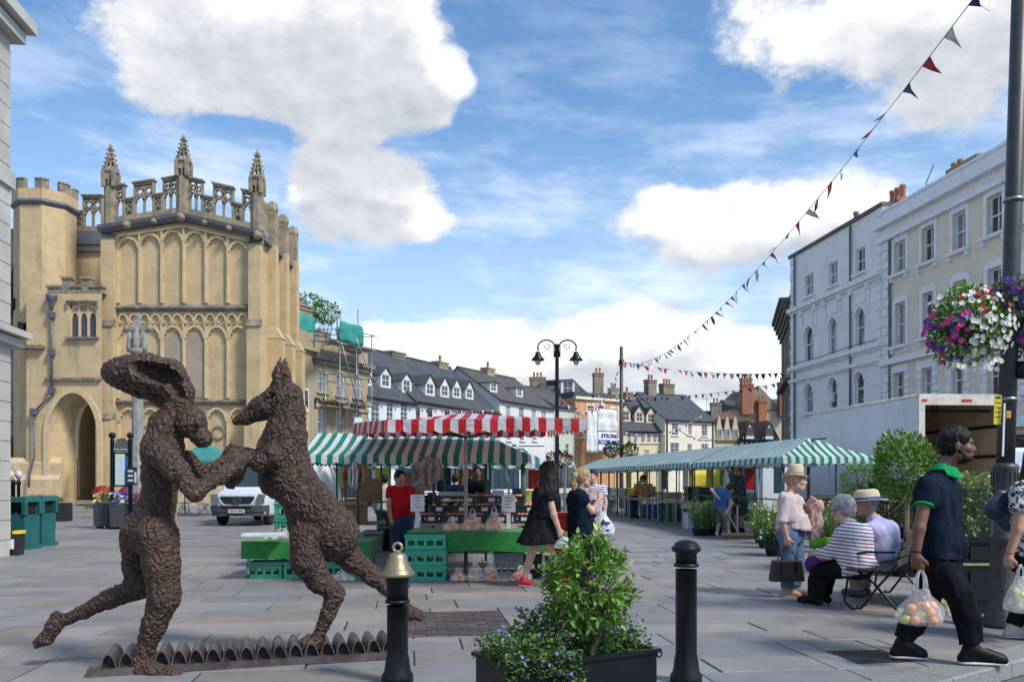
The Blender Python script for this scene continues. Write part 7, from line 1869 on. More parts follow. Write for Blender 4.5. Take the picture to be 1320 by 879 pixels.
def van(p,rz,label,plate=None,sc_=1.0,front_detail=True):
    """panel van with its nose towards local -y"""
    o=empty('van',p,rz,label,'van');o.scale=(sc_,sc_,sc_);W=.95
    sec=[(0.0,.42,.90,.80),(.08,.36,1.02,.92),(.55,.34,1.10,.95),(1.05,.34,1.24,.95),(1.12,.34,1.28,.95),(1.85,.34,2.28,.90),(2.1,.34,2.42,.89),(2.6,.34,2.47,.89),(5.4,.34,2.47,.89),(5.6,.38,2.40,.87)]
    mb=MB();ring=[]
    for(y,z0,z1,hw)in sec:
        zm=min(1.15,z1-.06);pts=[(-hw+.04,z0),(hw-.04,z0),(hw,z0+.1),(hw,zm),(hw-(z1-zm)*.07,z1-.12),(hw-(z1-zm)*.07-.10,z1),(-hw+(z1-zm)*.07+.10,z1),(-hw+(z1-zm)*.07,z1-.12),(-hw,zm),(-hw,z0+.1)]
        ring.append([(x,y,z)for x,z in pts])
    n=10
    for i in range(len(ring)-1):
        b0=len(mb.v);mb.v+=ring[i]+ring[i+1]
        for k in range(n):mb.f.append([b0+k,b0+(k+1)%n,b0+n+(k+1)%n,b0+n+k]);mb.mi.append(0);mb.sm.append(True)
    mb.add(ring[0],[list(range(n))[::-1]]);mb.add(ring[-1],[list(range(n))])
    bd_=mb.build('body',m_van,o);md=bd_.modifiers.new('b','BEVEL');md.width=.03;md.segments=2
    sl=(2.28-1.28)/(1.85-1.12)
    mb=MB();mb.add([(-.80,1.125+.03,1.31),(.80,1.125+.03,1.31),(.72,1.80,2.22),(-.72,1.80,2.22)],[(0,1,2,3)]);mb.v=[(x,y-.035,z+.012)for x,y,z in mb.v];mb.build('windscreen',m_glass,o,solid=.01)
    for s_ in(-1,1):
        mb=MB();mb.prism([(1.35,1.3),(2.5,1.3),(2.5,2.05),(1.95,2.12)],s_*.945,s_*.93,axis='x');mb.build('side_window',m_glass,o)
        mb=MB();mb.b2(s_*1.0,s_*1.22,1.35,1.45,1.35,1.75)if s_>0 else mb.b2(-1.22,-1.0,1.35,1.45,1.35,1.75);mb.build('mirror',m_bump,o)
        for y in(.85,4.55):wheel(o,s_*.80,y)
        mb=MB();mb.prism([(s_*.64,.74),(s_*.90,.78),(s_*.90,1.06),(s_*.72,1.08),(s_*.64,.94)],-.02,.16);mb.v=[(x,y-.03+abs(x)*.02,z)for x,y,z in mb.v];mb.build('headlight',m_lens,o)
    q=MB();pb=[(-.955,.42),(-.955,.12),(-.86,-.02),(-.62,-.085),(.62,-.085),(.86,-.02),(.955,.12),(.955,.42)];q.prism([(x*.985,y+.03)for x,y in pb],.34,.48,axis='z');q.prism(pb,.48,.70,axis='z');q.build('bumper',m_bump,o);MB().b2(-.5,.5,-.10,-.085,.58,.66).build('air_intake',m_dark,o)
    gr_=MB().prism([(-.42,.72),(.42,.72),(.56,.86),(.58,1.0),(-.58,1.0),(-.56,.86)],-.02,.05);g2=gr_.build('grille',m_dark,o)
    for k in range(3):MB().b2(-.55+.03*(2-k),.55-.03*(2-k),-.045,-.012,.775+k*.08,.80+k*.08).build('grille_bar',m_chrome,g2)
    mb=MB();ribbon(mb,[(-.42,.70),(-.58,.86),(-.6,1.02),(.6,1.02),(.58,.86),(.42,.70),(-.42,.70)],.05,-.04,.0);mb.build('grille_surround',m_van,g2)
    mb=MB();ribbon(mb,[(.125*math.cos(2*math.pi*k/20),.87+.125*math.sin(2*math.pi*k/20))for k in range(21)],.028,-.085,-.05)
    for k in range(3):
        a=R(90)+k*R(120);mb.prism([(.12*math.cos(a),.87+.12*math.sin(a)),(.03*math.cos(a+1.05),.87+.03*math.sin(a+1.05)),(.03*math.cos(a-1.05),.87+.03*math.sin(a-1.05))],-.08,-.05)
    mb.build('badge',m_chrome,o)
    if plate:
        MB().b2(-.27,.27,-.112,-.100,.45,.57).build('number_plate',m_paper,o);text_obj(plate,.105,m_black,(0,-.114,.51),(R(90),0,0),o,'plate_lettering',.001,bold=.003)
    return o
vp=G(306,678);van((vp.x,vp.y,0),R(-1.5),'white van facing the camera between the hare and the hound','VX64 UHL',.90)
van((10.6,26.5,0),R(-97),'white panel van parked behind the right hand stalls',None,.95)
van((8.2,33.5,0),R(-172),'white panel van farther along behind the right hand stalls',None,.95)
# ---- box lorry with its rear open towards us
tr=empty('box_lorry',(9.2,19.3,0),math.atan2(.0816,.9967),'white box lorry with its open back towards the square','lorry')
tr.rotation_euler=(0,0,R(4.6))
W_,L_,z0,z1=2.25,5.4,.86,3.33
m_box=mat('lorry_white',(.60,.645,.72),.4,col2=(.54,.58,.65),scale=1.2,detail=7,dirt=((.36,.38,.42),1.6,.66,.8),streak=((.3,.31,.33),.58,.78));m_ply=mat('plywood_lining',(.50,.41,.28),.75,col2=(.42,.34,.23),scale=3);m_cream=mat('cream_frame',(.66,.62,.54),.5)
MB().b2(0,W_,0,L_,z0,z0+.12).build('floor',m_ply,tr);MB().b2(0,.04,0.06,L_,z0+.12,z1-.05).build('side_panel',m_box,tr);MB().b2(W_-.04,W_,.06,L_,z0+.12,z1-.05).build('side_panel',m_box,tr)
MB().b2(.04,.055,.1,L_-.05,z0+.125,z1-.06).build('lining',m_ply,tr);MB().b2(W_-.055,W_-.04,.1,L_-.05,z0+.125,z1-.06).build('lining',m_ply,tr)
MB().b2(0,W_,.0,L_,z1-.05,z1).build('roof',m_cream,tr);MB().b2(.04,W_-.04,L_-.05,L_,z0+.12,z1-.05).build('bulkhead',m_ply,tr)
q=MB();q.prism([(L_,z0),(L_+.5,z0),(L_+.5,z1-.75),(L_+.38,z1-.3),(L_+.2,z1-.08),(L_,z1)],0,W_,axis='x');q.build('nose',m_box,tr)
q=MB();q.b2(-.01,.13,-.03,.05,z0,z1-.24);q.b2(W_-.13,W_+.01,-.03,.05,z0,z1-.24);q.b2(-.01,W_+.01,-.03,.05,z1-.24,z1+.01);q.build('rear_frame',m_cream,tr)
q=MB();q.tube([(0.02,0.0,z1-.03),(.02,L_,z1-.03)],.045,8);q.build('roof_edge',m_cream,tr)
for x in(.06,1.0):MB().b2(x,x+(.12 if x<.5 else .24),-.045,-.03,z1-.16,z1-.11).build('marker_light',mr,tr)
for z in(z0+1.05,z0+1.75):
    for x in(.06,W_-.10):MB().b2(x,x+.03,.2,L_-.1,z,z+.07).build('load_rail',m_dark,tr)
q=MB();q.b2(.2,W_-.2,.5,.54,z1-.36,z1-.3);q.tube([(.6,.45,z1-.06),(.6,.45,z1-.4),(.66,.45,z1-.46),(.7,.45,z1-.4),(.7,.45,z1-.1)],.018,6);q.build('door_gear',m_dark,tr)
q=MB();q.b2(.2,.3,.25,.3,z0+.12,z1-.5);q.build('load_bar',m_dark,tr)
MB().b2(.1,W_-.1,1.0,L_+1.9,.55,.82).build('chassis',m_bump,tr)
for x in(.28,W_-.28):
    for y in(1.2,L_+1.2):wheel(tr,x,y,.42,.28)
q=MB();q.prism([(L_+.55,.6),(L_+2.3,.6),(L_+2.3,1.3),(L_+2.0,2.3),(L_+.55,2.35)],.1,W_-.1,axis='x');q.build('cab',m_van,tr);MB().prism([(L_+1.1,1.35),(L_+2.1,1.35),(L_+1.85,2.15),(L_+1.1,2.15)],.085,.1,axis='x').build('cab_window',m_glass,tr)
# ================================================================ planters and clipped trees behind the bench
g=G(1243,792);bx=empty('black_planter',(4.72,8.95,0),R(2),'large black panelled planter with a gilt line at the right edge','planter')
PW,PD,PH=1.5,.75,.80
MB().b2(0,PW,0,PD,.06,PH-.06).build('box',m_black,bx);MB().b2(-.04,PW+.04,-.04,PD+.04,PH-.06,PH).build('rim',m_black,bx);MB().b2(-.03,PW+.03,-.03,PD+.03,0,.06).build('plinth',m_black,bx);MB().b2(-.005,PW,-.012,-.003,PH-.30,PH-.275).build('gilt_line',mat('gilt',(.5,.40,.2),.4,.5),bx)
for x in(.08,.54,1.0):MB().b2(x,x+.4,-.016,-.002,.14,PH-.36).build('panel',mat('black_gloss',(.006,.007,.009),.25),bx);MB().b2(x,x+.4,-.016,-.002,PH-.24,PH-.1).build('panel',MATS['black_gloss'],bx)
MB().b2(.05,PW-.05,.05,PD-.05,PH-.05,PH-.004+.006).build('soil',m_soil,bx)
rgh=random.Random(61);hd=empty('variegated_hedge',(4.72+PW/2,8.95+PD/2,PH),0,'pale variegated hedge growing in the large black planter','hedge')
q=MB()
for _ in range(5200):
    x,y,z=rgh.uniform(-PW/2+.02,PW/2),rgh.uniform(-PD/2,PD/2),rgh.uniform(0,.64)
    if max(abs(x)/(PW/2),abs(y)/(PD/2),z/.64)<.8:continue
    z+=.03*math.sin(x*9)+.03*math.sin(y*11+x*5);y2=y+.03*math.sin(x*13+z*9);simple_leaf(q,(x,y2,z),(rgh.gauss(0,1),rgh.gauss(-.6,.8),rgh.gauss(.5,.7)),rgh.uniform(.035,.06),rgh.uniform(.025,.04),rgh.uniform(-1,1))
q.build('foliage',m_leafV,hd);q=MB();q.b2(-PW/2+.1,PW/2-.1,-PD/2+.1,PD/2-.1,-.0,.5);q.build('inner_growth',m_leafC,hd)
for k in range(8):MB().tube([(-.6+k*.17,-.1,-.02),(-.58+k*.17,-.12,.4)],.012,5).build('stem',m_bark,hd)
def clipped(px,py,Y,rpx,rz_,label,lm_,n,seed,trunk=True,leaf=(.075,.03),base=None):
    rgx=random.Random(seed);p=P(px,py,Y);o=empty('clipped_tree' if trunk else 'shrub',(p.x,Y,0),0,label,'tree' if trunk else 'shrub')
    MB().lathe([(.17,0),(.21,.3),(.23,.32),(.2,.32),(.18,.25)],n=16).build('pot',m_crateK,o)
    r_=rpx/F*Y;rzz=rz_/F*Y
    q=MB();bush(q,(0,0,p.z),(r_,r_,rzz),n,leaf[0],leaf[1],rgx,.5,.45,.3);q.build('crown',lm_,o)
    q=MB();q.tube([(0,0,.28),(.02,.01,p.z*.5),(0,0,p.z)],[.03,.024,.014],8)
    for k in range(9):
        d=Vector((rgx.gauss(0,1),rgx.gauss(0,1),rgx.gauss(.2,.8))).normalized();q.tube([(0,0,p.z-rzz*.6),(d.x*r_*.8,d.y*r_*.8,p.z+d.z*rzz*.8)],[.012,.004],5)
    q.build('trunk',m_bark,o);MB().tube([(.06,.02,.28),(.07,.02,p.z)],.012,6).build('cane',mat('bamboo',(.5,.36,.16),.6),o)
clipped(1166,603,12.4,41,42,'round clipped bay tree behind the walking man',m_leafA,2600,71,leaf=(.085,.036));clipped(1108,622,13.2,24,26,'small round shrub above the straw hat of the seated man',m_leafA,1300,72,leaf=(.06,.02));clipped(1140,650,13.0,36,34,'grey green shrub behind the bench',m_leafC,1500,73,False,(.07,.03));clipped(1098,668,12.9,22,40,'upright fresh green shrub behind the seated couple',m_leafY,900,74,False,(.06,.02));clipped(1193,668,13.2,26,34,'dark low shrub right of the clipped bay tree',m_leafC,900,75,False)
# ================================================================ slatted bench
bn_o=Vector((3.56,9.11,0));bax=Vector((.56,.83,0)).normalized();bdep=Vector((.83,-.56,0)).normalized()
ben=empty('bench',bn_o,math.atan2(bax.y,bax.x),'black iron bench with timber slats and looped legs','bench')   # local x along, local -y towards the backrest
LB=1.75;m_slat=mat('dark_slat',(.05,.043,.038),.6,col2=(.075,.065,.06),scale=6)
for i,x in enumerate((.08,LB-.08)):
    q=MB()
    q.tube([(x,-.02,.43),(x,.0,.3),(x,.03,.1),(x,-.04,.02),(x,-.14,.03),(x,-.30,.26),(x,-.44,.43),(x,-.52,.62),(x,-.60,.86)],.013,6);q.tube([(x,-.10,.43),(x,-.30,.28),(x,-.46,.08),(x,-.52,.01)],.013,6);q.tube([(x,-.02,.43),(x,-.45,.42)],.013,6)
    q.tube([(x,.0,.43),(x,.02,.52),(x,-.02,.60),(x,-.2,.63),(x,-.48,.64)],.012,6);q.build('leg_frame',m_black,ben)
fr_=empty('low_fence',(5.35,14.0,0),R(3),'low dark fence behind the bench plants','fence')
for k in range(9):MB().b2(k*.4,k*.4+.05,0,.05,0,.75).build('post',m_slat,fr_)
for z in(.25,.62):MB().b2(-.1,3.4,-.025,-.003,z,z+.07).build('rail',m_slat,fr_)
for k in range(6):MB().b2(-.02,LB+.02,-.06-k*.07,-.005-k*.07,.437,.46).build('seat_slat',m_slat,ben)
for k in range(4):
    z=.53+k*.1;y=-.48-(z-.43)*.27;MB().b2(-.02,LB+.02,y-.01,y+.012,z-.03,z+.03).build('back_slat',m_slat,ben)
q=MB();q.tube([(.08,-.1,.05),(.5,-.12,.03),(LB-.08,-.1,.05)],.012,6);q.build('stretcher',m_black,ben)
# ================================================================ things in front of the church
m_teal=mat('teal_bin',(.012,.12,.125),.5,col2=(.01,.095,.10),scale=4,spec=.5)
def bin_(px,py,label,grp='teal litter bins'):
    g=G(px,py);o=empty('litter_bin',g,R(-8),label,'bin',grp)
    MB().box((0,0,.04),(.50,.50,.08)).build('base',m_teal,o);MB().box((0,0,.39),(.42,.42,.62),taper=1.05).build('body',m_teal,o)
    q=MB()
    for s_ in(-1,1):
        for t_ in(-1,1):q.b2(s_*.21-.04,s_*.21+.04,t_*.21-.04,t_*.21+.04,.70,.95)
    q.b2(-.18,.18,.16,.2,.70,.95);q.build('corner_posts',m_teal,o);MB().b2(-.17,.17,-.15,.16,.72,.94).build('opening',m_dark,o)
    MB().box((0,0,1.0),(.50,.50,.1),taper=.94).build('hood',m_teal,o)
bin_(51,703,'teal litter bin standing alone right of its twin');bin_(29,707,'teal litter bin half hidden by the black posts')
for k,px in enumerate((13.5,17.5,24)):
    g=G(px,702+k);o=empty('black_post',g,0,f'{("leftmost", "middle", "rightmost")[k]} thin black post beside the limestone corner','post','thin black posts at the corner');MB().lathe([(.045,0),(.04,.05),(.032,.1),(.032,1.28),(.045,1.3),(.045,1.36),(.01,1.42)],n=12).build('shaft',m_black,o)
    if k!=1:MB().sphere((0,0,1.50),(.075,.075,.09),10,8).build('globe',mat('pale_globe',(.6,.55,.6),.5),o)
g=G(19,715);o=empty('caddy_bin',g,0,'small black caddy with a yellow lid handle by the corner','bin');MB().box((0,0,.2),(.2,.25,.4),taper=1.15).build('body',m_crateK,o);MB().box((0,0,.425),(.26,.3,.05)).build('lid',m_crateK,o);MB().b2(.05,.15,-.16,.1,.40,.455).build('handle',m_ysign,o);MB().b2(-.02,.07,-.147,-.143,.12,.3).build('label_plate',m_paper,o)
g=G(49,672);o=empty('low_planter',g,0,'dark low planter with grassy plants behind the teal bins','planter');MB().b2(-.5,.9,0,.5,0,.62).build('box',m_crateK,o);q=MB();rgx=random.Random(5)
for _ in range(500):simple_leaf(q,(rgx.uniform(-.5,.6),rgx.uniform(0,.5),rgx.uniform(.6,.75)),(rgx.gauss(0,.6),rgx.gauss(0,.6),1),rgx.uniform(.1,.25),.03,rgx.uniform(-1,1))
q.build('foliage',m_leafB,o)
# map sign on two ball-topped posts
SY=24.1;sx_=lambda px:(px-PX0)/F*SY;szz=lambda py:CH+(PY0-py)/F*SY
sg=empty('map_sign',(sx_(156),SY,0),0,'town map board with arched header on two ball-topped black posts','sign');o0=sx_(156)
for px in(144.6,168):MB().lathe([(.075,0),(.06,.3),(.055,szz(570)),(.07,szz(568)),(.05,szz(566)),(.045,szz(565)),(.09,szz(563)),(.1,szz(560.5)),(.075,szz(558)),(.01,szz(557))],(sx_(px)-o0,0,0),12).build('post',m_black,sg)
bdp=MB().b2(sx_(147.5)-o0,sx_(166.5)-o0,-.02,.02,szz(627),szz(583)).build('board',m_black,sg)
m_map,nt,bs=newmat('printed_map');tcn=nt.nodes.new('ShaderNodeTexCoord');ov=S(nt,tcn.outputs['Object']);vz=nt.nodes.new('ShaderNodeTexVoronoi');vz.feature='DISTANCE_TO_EDGE';vz.inputs['Scale'].default_value=7;nt.links.new(ov.o,vz.inputs['Vector'])
c=mix(nt,noise(nt,ov,4.0,3.0).ramp(.4,.6),(.45,.62,.72),(.48,.66,.50));c=mix(nt,S(nt,vz.outputs[0]).ramp(.02,.05),(.75,.75,.72),c);nt.links.new(c.o,bs.inputs['Base Color'])
MB().b2(sx_(149)-o0,sx_(161.5)-o0,-.03,-.022,szz(625),szz(585)).build('map',m_map,bdp);MB().b2(sx_(161.8)-o0,sx_(165.6)-o0,-.03,-.022,szz(625),szz(587)).build('map_key',mat('map_blue',(.05,.12,.35),.5),bdp)
hp=[(sx_(148)-o0,szz(582.5)),(sx_(166)-o0,szz(582.5))]+[(sx_(157+9*math.cos(a))-o0,szz(574-9.5*math.sin(a)))for a in[math.pi*k/10 for k in range(11)]]
MB().prism(hp,-.02,.02).build('header',mat('slate_header',(.12,.12,.13),.5),sg);text_obj('Cirencester',.085,m_paper,(0,-.025,szz(579)),(R(90),0,0),sg,depth=.001)
o=empty('direction_sign',(sx_(168.5)+.05,SY-.12,0),R(-12),'navy notice panel with white lines beside the town map','sign');MB().tube([(0,.05,0),(0,.05,szz(600))],.03,8).build('post',m_black,o);pn_=MB().b2(-.13,.2,0,.02,szz(625),szz(602)).build('panel',mat('navy_panel',(.012,.018,.05),.4),o)
for k in range(3):MB().b2(-.09,.08,-.004,-.001,szz(623)+.06+k*.13,szz(623)+.12+k*.13).build('lettering_row',m_paper,pn_)
MB().b2(.12,.19,-.004,-.001,szz(622),szz(608)).build('arrow_panel',m_paper,pn_)
def planter2(px0,px1,py,label,seed,flw):
    g0,g1=G(px0,py),G(px1,py);o=empty('flower_planter',((g0.x+g1.x)/2,g0.y+.2,0),0,label,'planter','grey planters by the map sign');hw=(g1.x-g0.x)/2
    MB().box((0,0,.36),(2*hw,.5,.58),taper=1.08).build('box',m_bump,o);MB().box((0,0,.68),(2*hw*1.14,.56,.06)).build('rim',m_bump,o)
    for s_ in(-1,1):MB().b2(s_*hw*.7-.04,s_*hw*.7+.04,-.15,.15,0,.07).build('foot',m_bump,o)
    rgx=random.Random(seed);q=MB();bush(q,(0,0,.78),(hw,.26,.2),380,.07,.035,rgx);q.build('foliage',m_leafB,o);fq=MB()
    for _ in range(60):flower(fq,(rgx.uniform(-hw,hw),rgx.uniform(-.28,.1),.72+rgx.uniform(0,.3)),(0,-1,.5),.04,rgx.randrange(len(flw)))
    fq.build('blossom',flw,o)
planter2(122,139,681,'grey planter left of the front sign post',1,[m_pO,m_pW]);planter2(143,159.5,682,'grey planter right of the front sign post',2,[m_pL,m_pW]);planter2(168,186,680,'grey planter half hidden by the hare',3,[m_pR,m_pL])
# stone trough bench with red flowers
g=G(118,660);o=empty('stone_trough',(g.x,g.y,0),0,'low stone slab trough with red geraniums by the porch','trough');MB().b2(-.7,2.2,0,.7,.35,.5).build('slab',m_chg,o);MB().b2(-.35,1.9,.1,.6,0,.35).build('base',m_chg,o)
rgx=random.Random(9);q=MB();fq=MB()
for cx_ in(.35,1.5,2.4):
    bush(q,(cx_,.35,.8),(.45,.35,.3),300,.09,.06,rgx)
    for _ in range(130):d=Vector((rgx.gauss(0,1),rgx.gauss(-.4,1),rgx.gauss(.3,1))).normalized();flower(fq,Vector((cx_+d.x*.47,.35+d.y*.37,.8+d.z*.33)),d,.055,0)
q.build('foliage',m_leafC,o);fq.build('blossom',m_pR,o)
# market cross
KY=30.0;kx=lambda px:(px-PX0)/F*KY;kzz=lambda py:CH+(PY0-py)/F*KY
cr=empty('market_cross',(kx(177.5),KY,0),0,'tall weathered stone market cross behind the hare ears','cross')
MB().lathe([(1.3,0),(1.3,.25),(1.0,.25),(1.0,.5),(.7,.5),(.7,.75)],n=8,smooth=False,a0=math.pi/8).build('steps',m_chg,cr);m_grs=mat('grey_stone',(.33,.32,.30),.9,col2=(.22,.215,.2),scale=5,bump=.4)
MB().lathe([(.4,.75),(.4,1.5),(.3,1.7),(.21,1.75),(.17,kzz(462)),(.26,kzz(458)),(.2,kzz(456))],n=8,smooth=False,a0=math.pi/8).build('shaft',m_grs,cr)
q=MB();q.lathe([(.25,0),(.3,.1),(.28,.2)],(0,0,kzz(457)),8);q.b2(-.09,.09,-.08,.08,kzz(455),kzz(408));q.b2(-.42,.42,-.07,.07,kzz(426),kzz(421))
for x in(-.4,.4):q.sphere((x,0,kzz(423.5)),(.12,.1,.13),8,6)
q.sphere((0,0,kzz(409)),(.14,.1,.16),8,6)
for s_ in(-1,1):q.lathe([(.1,0),(.12,.2),(.09,.42),(.1,.5),(.06,.56),(.07,.62),(.02,.7)],(s_*.26,-.05,kzz(454)),8)
q.lathe([(.12,0),(.14,.3),(.1,.6),(.06,.7),(.08,.78),(.02,.88)],(0,-.12,kzz(454)),8);q.build('cross_head',m_grs,cr)
# teal gazebo in front of the church, folding chairs and people's table beneath it
GY=33.0;gx=lambda px:(px-PX0)/F*GY;gzz=lambda py:CH+(PY0-py)/F*GY
gz_=empty('gazebo',(gx(266),GY,0),0,'teal pop-up gazebo in front of the church wall','gazebo');hw=1.35;m_gaz=mat('teal_canvas',(.04,.24,.21),.7,col2=(.03,.19,.17),scale=2)
q=MB();e0,e1=gzz(598),gzz(570)
for a,b_ in(((-hw,-hw),(hw,-hw)),((hw,-hw),(hw,hw)),((hw,hw),(-hw,hw)),((-hw,hw),(-hw,-hw))):
    q.grid(lambda u,v:((a[0]+(b_[0]-a[0])*u)*(1-v),(a[1]+(b_[1]-a[1])*u)*(1-v),e0+.12+(e1-e0-.12)*v**.9-.1*math.sin(math.pi*v)),8,6);q.add([(a[0],a[1],e0-.12),(b_[0],b_[1],e0-.12),(b_[0],b_[1],e0+.12),(a[0],a[1],e0+.12)],[(0,1,2,3)])
q.build('canopy',m_gaz,gz_)
for x in(-hw,hw):
    for y in(-hw,hw):MB().tube([(x,y,0),(x,y,e0)],.025,6).build('leg',m_steel,gz_)
def cafe(px,py,label,m_):
    g=G(px,py);o=empty('folding_chair',g,rnd.uniform(0,6),label,'chair','folding chairs by the church')
    for s_ in(-.2,.2):MB().tube([(s_,-.2,0),(s_,.2,.85)],.014,6).build('leg',m_steel,o);MB().tube([(s_,.22,0),(s_,-.2,.45)],.014,6).build('leg',m_steel,o)
    MB().b2(-.22,.22,-.22,.2,.44,.46).build('seat',m_,o);MB().b2(-.22,.22,.17,.19,.6,.86).build('backrest',m_,o)
cafe(238,662,'folding chair with navy seat left of the van',farcol[1]);cafe(250,661,'grey folding chair beside the navy one',farcol[6]);cafe(262,664,'teal folding chair just left of the van',m_gaz)
# tree beyond the church shoulder
rgx=random.Random(14);o=empty('broad_tree',((392-PX0)/F*82,82,0),0,'leafy tree top rising behind the stone roof','tree')
zc=CH+(PY0-402)/F*82;q=MB()
for(ddx,dz_,r_)in((-1.2,.2,1.5),(.6,.4,1.7),(2.0,-.1,1.2),(-.2,-1.2,2.2)):bush(q,(ddx,0,zc+dz_),(r_,1.5,r_*.8),420,.34,.2,rgx)
q.build('crown',m_leafA,o);MB().tube([(0,0,0),(.2,0,zc*.5),(0,0,zc)],[.4,.3,.15],8).build('trunk',m_bark,o)
# ================================================================ people
def skinmat(name,c):return mat(name,c,.5,col2=tuple(k*.86 for k in c),scale=9,bump=.08,bscale=120,subs=.12,spec=.4,bdist=.003)
m_skD=skinmat('skin_brown',(.17,.085,.055));m_skL=skinmat('skin_light',(.55,.34,.26));m_skT=skinmat('skin_tan',(.46,.26,.18))
def cloth(name,c,c2=None,scale=7,bump=.25):return mat(name,c,.9,col2=c2,scale=scale,bump=bump,bscale=16,bdist=.02,spec=.12)
m_navy=cloth('navy_cotton',(.004,.010,.022),(.006,.013,.028));m_blk=cloth('black_cloth',(.005,.006,.009),(.009,.010,.014));m_jean=cloth('blue_denim',(.07,.13,.24),(.13,.20,.32),5);m_djean=cloth('dark_denim',(.025,.045,.09),(.05,.08,.14),5);m_redt=cloth('red_cotton',(.46,.012,.025),(.40,.01,.02));m_grn=cloth('green_trim',(.01,.30,.085));m_hood=cloth('sage_hoodie',(.42,.43,.36));m_khaki=cloth('khaki_cloth',(.36,.32,.24));m_grysh=cloth('grey_shorts',(.20,.22,.25));m_blueT=cloth('royal_blue_cotton',(.05,.16,.40));m_yelT=cloth('mustard_cotton',(.55,.29,.02));m_char=cloth('charcoal_cloth',(.05,.052,.058))
m_hairB=mat('black_hair',(.004,.004,.005),.55,spec=.2,col2=(.012,.011,.011),scale=30,bump=.6,bscale=90,stretch=(1,1,.2),bdist=.01);m_hairBr=mat('dark_brown_hair',(.014,.010,.009),.5,spec=.25,col2=(.035,.024,.02),scale=28,bump=.7,bscale=80,stretch=(1,1,.12),bdist=.012);m_hairG=mat('grey_hair',(.36,.36,.37),.6,col2=(.2,.2,.21),scale=26,bump=.8,bscale=70,bdist=.012);m_hairY=mat('blonde_hair',(.42,.29,.15),.5,col2=(.26,.17,.09),scale=28,bump=.6,bscale=80,stretch=(1,1,.15),bdist=.01)
m_straw=mat('straw',(.62,.52,.38),.85,col2=(.52,.42,.30),scale=40,bump=.6,bscale=140,bdist=.004);m_shoeB=mat('black_shoe',(.006,.006,.008),.5,scale=8,spec=.2);m_sole=mat('white_sole',(.65,.66,.68),.6);m_teeth=mat('eye_white',(.5,.48,.46),.3);m_iris=mat('dark_iris',(.02,.012,.01),.15)
def printed(name,base_,ink,scale,lo,hi,stretch=None,ink2=None,kind='noise'):
    m_,nt,bs=newmat(name);tcn=nt.nodes.new('ShaderNodeTexCoord');ov=S(nt,tcn.outputs['Object'])
    if kind=='noise':f=noise(nt,ov,scale,3.0,.6,dist=1.0).ramp(lo,hi)
    elif kind=='dots':
        v=nt.nodes.new('ShaderNodeTexVoronoi');v.inputs['Scale'].default_value=scale;nt.links.new(ov.o,v.inputs['Vector']);f=S(nt,v.outputs['Distance']).ramp(lo,hi)
    c=mix(nt,f,base_,ink)
    if ink2:c=mix(nt,noise(nt,ov,scale*1.7,2.0).ramp(.58,.62),c,ink2)
    nt.links.new(c.o,bs.inputs['Base Color']);bs.inputs['Roughness'].default_value=.9;bs.inputs['Specular IOR Level'].default_value=.2
    bn=nt.nodes.new('ShaderNodeBump');bn.inputs['Strength'].default_value=.35;bn.inputs['Distance'].default_value=.02;nt.links.new(noise(nt,ov,12.0,4.0,.6).o,bn.inputs['Height']);nt.links.new(bn.outputs[0],bs.inputs['Normal'])
    return m_
def banded(name,a,b_,axis,period,duty,c3=None,tilt=(0,0)):
    m_,nt,bs=newmat(name);tcn=nt.nodes.new('ShaderNodeTexCoord');xyz=sep(nt,S(nt,tcn.outputs['Object']))
    w_=noise(nt,S(nt,tcn.outputs['Object']),5.0,2.0)*.02
    v=((xyz[axis]+w_+xyz[0]*tilt[0]+xyz[1]*tilt[1])*(1/period)+50.0);f=v.m('FRACT').ramp(duty-.04,duty+.04)
    c=mix(nt,f,b_,a)
    if c3:c=mix(nt,(v*.5).m('FRACT').ramp(.48,.52)*(1.0-f),c,c3)
    nt.links.new(c.o,bs.inputs['Base Color']);bs.inputs['Roughness'].default_value=.9;bs.inputs['Specular IOR Level'].default_value=.2
    bn=nt.nodes.new('ShaderNodeBump');bn.inputs['Strength'].default_value=.3;bn.inputs['Distance'].default_value=.02;nt.links.new(noise(nt,S(nt,tcn.outputs['Object']),12.0,4.0,.6).o,bn.inputs['Height']);nt.links.new(bn.outputs[0],bs.inputs['Normal'])
    return m_
V3=lambda*a:np.array(a,float)
def unit(v):v=np.array(v,float);return v/max(np.linalg.norm(v),1e-9)
class Fig:
    """a person placed by the ground point under them; joints are given as photo pixels plus a depth offset in metres"""
    def __init__(s,label,px,py,Y=None,cat='person'):
        g=G(px,py)if Y is None else Vector(((px-PX0)/F*Y,Y,0));s.X,s.Y=g.x,g.y
        s.o=empty('person',(g.x,g.y,0),0,label,cat);s.J={}
    def j(s,px,py,dy=0.0):Y=s.Y+dy;return V3((px-PX0)/F*Y-s.X,dy,CH-(py-PY0)/F*Y)
    def set(s,**k):
        for n,v in k.items():s.J[n]=s.j(*v)
        return s
    def part(s,name,me):return link(name,me,s.o)
def head_axes(yaw,pitch=0.0,roll=0.0):
    fw=V3(math.cos(yaw)*math.cos(pitch),math.sin(yaw)*math.cos(pitch),math.sin(pitch));rt=V3(math.sin(yaw),-math.cos(yaw),0);up=np.cross(rt,fw)
    return fw,rt,up
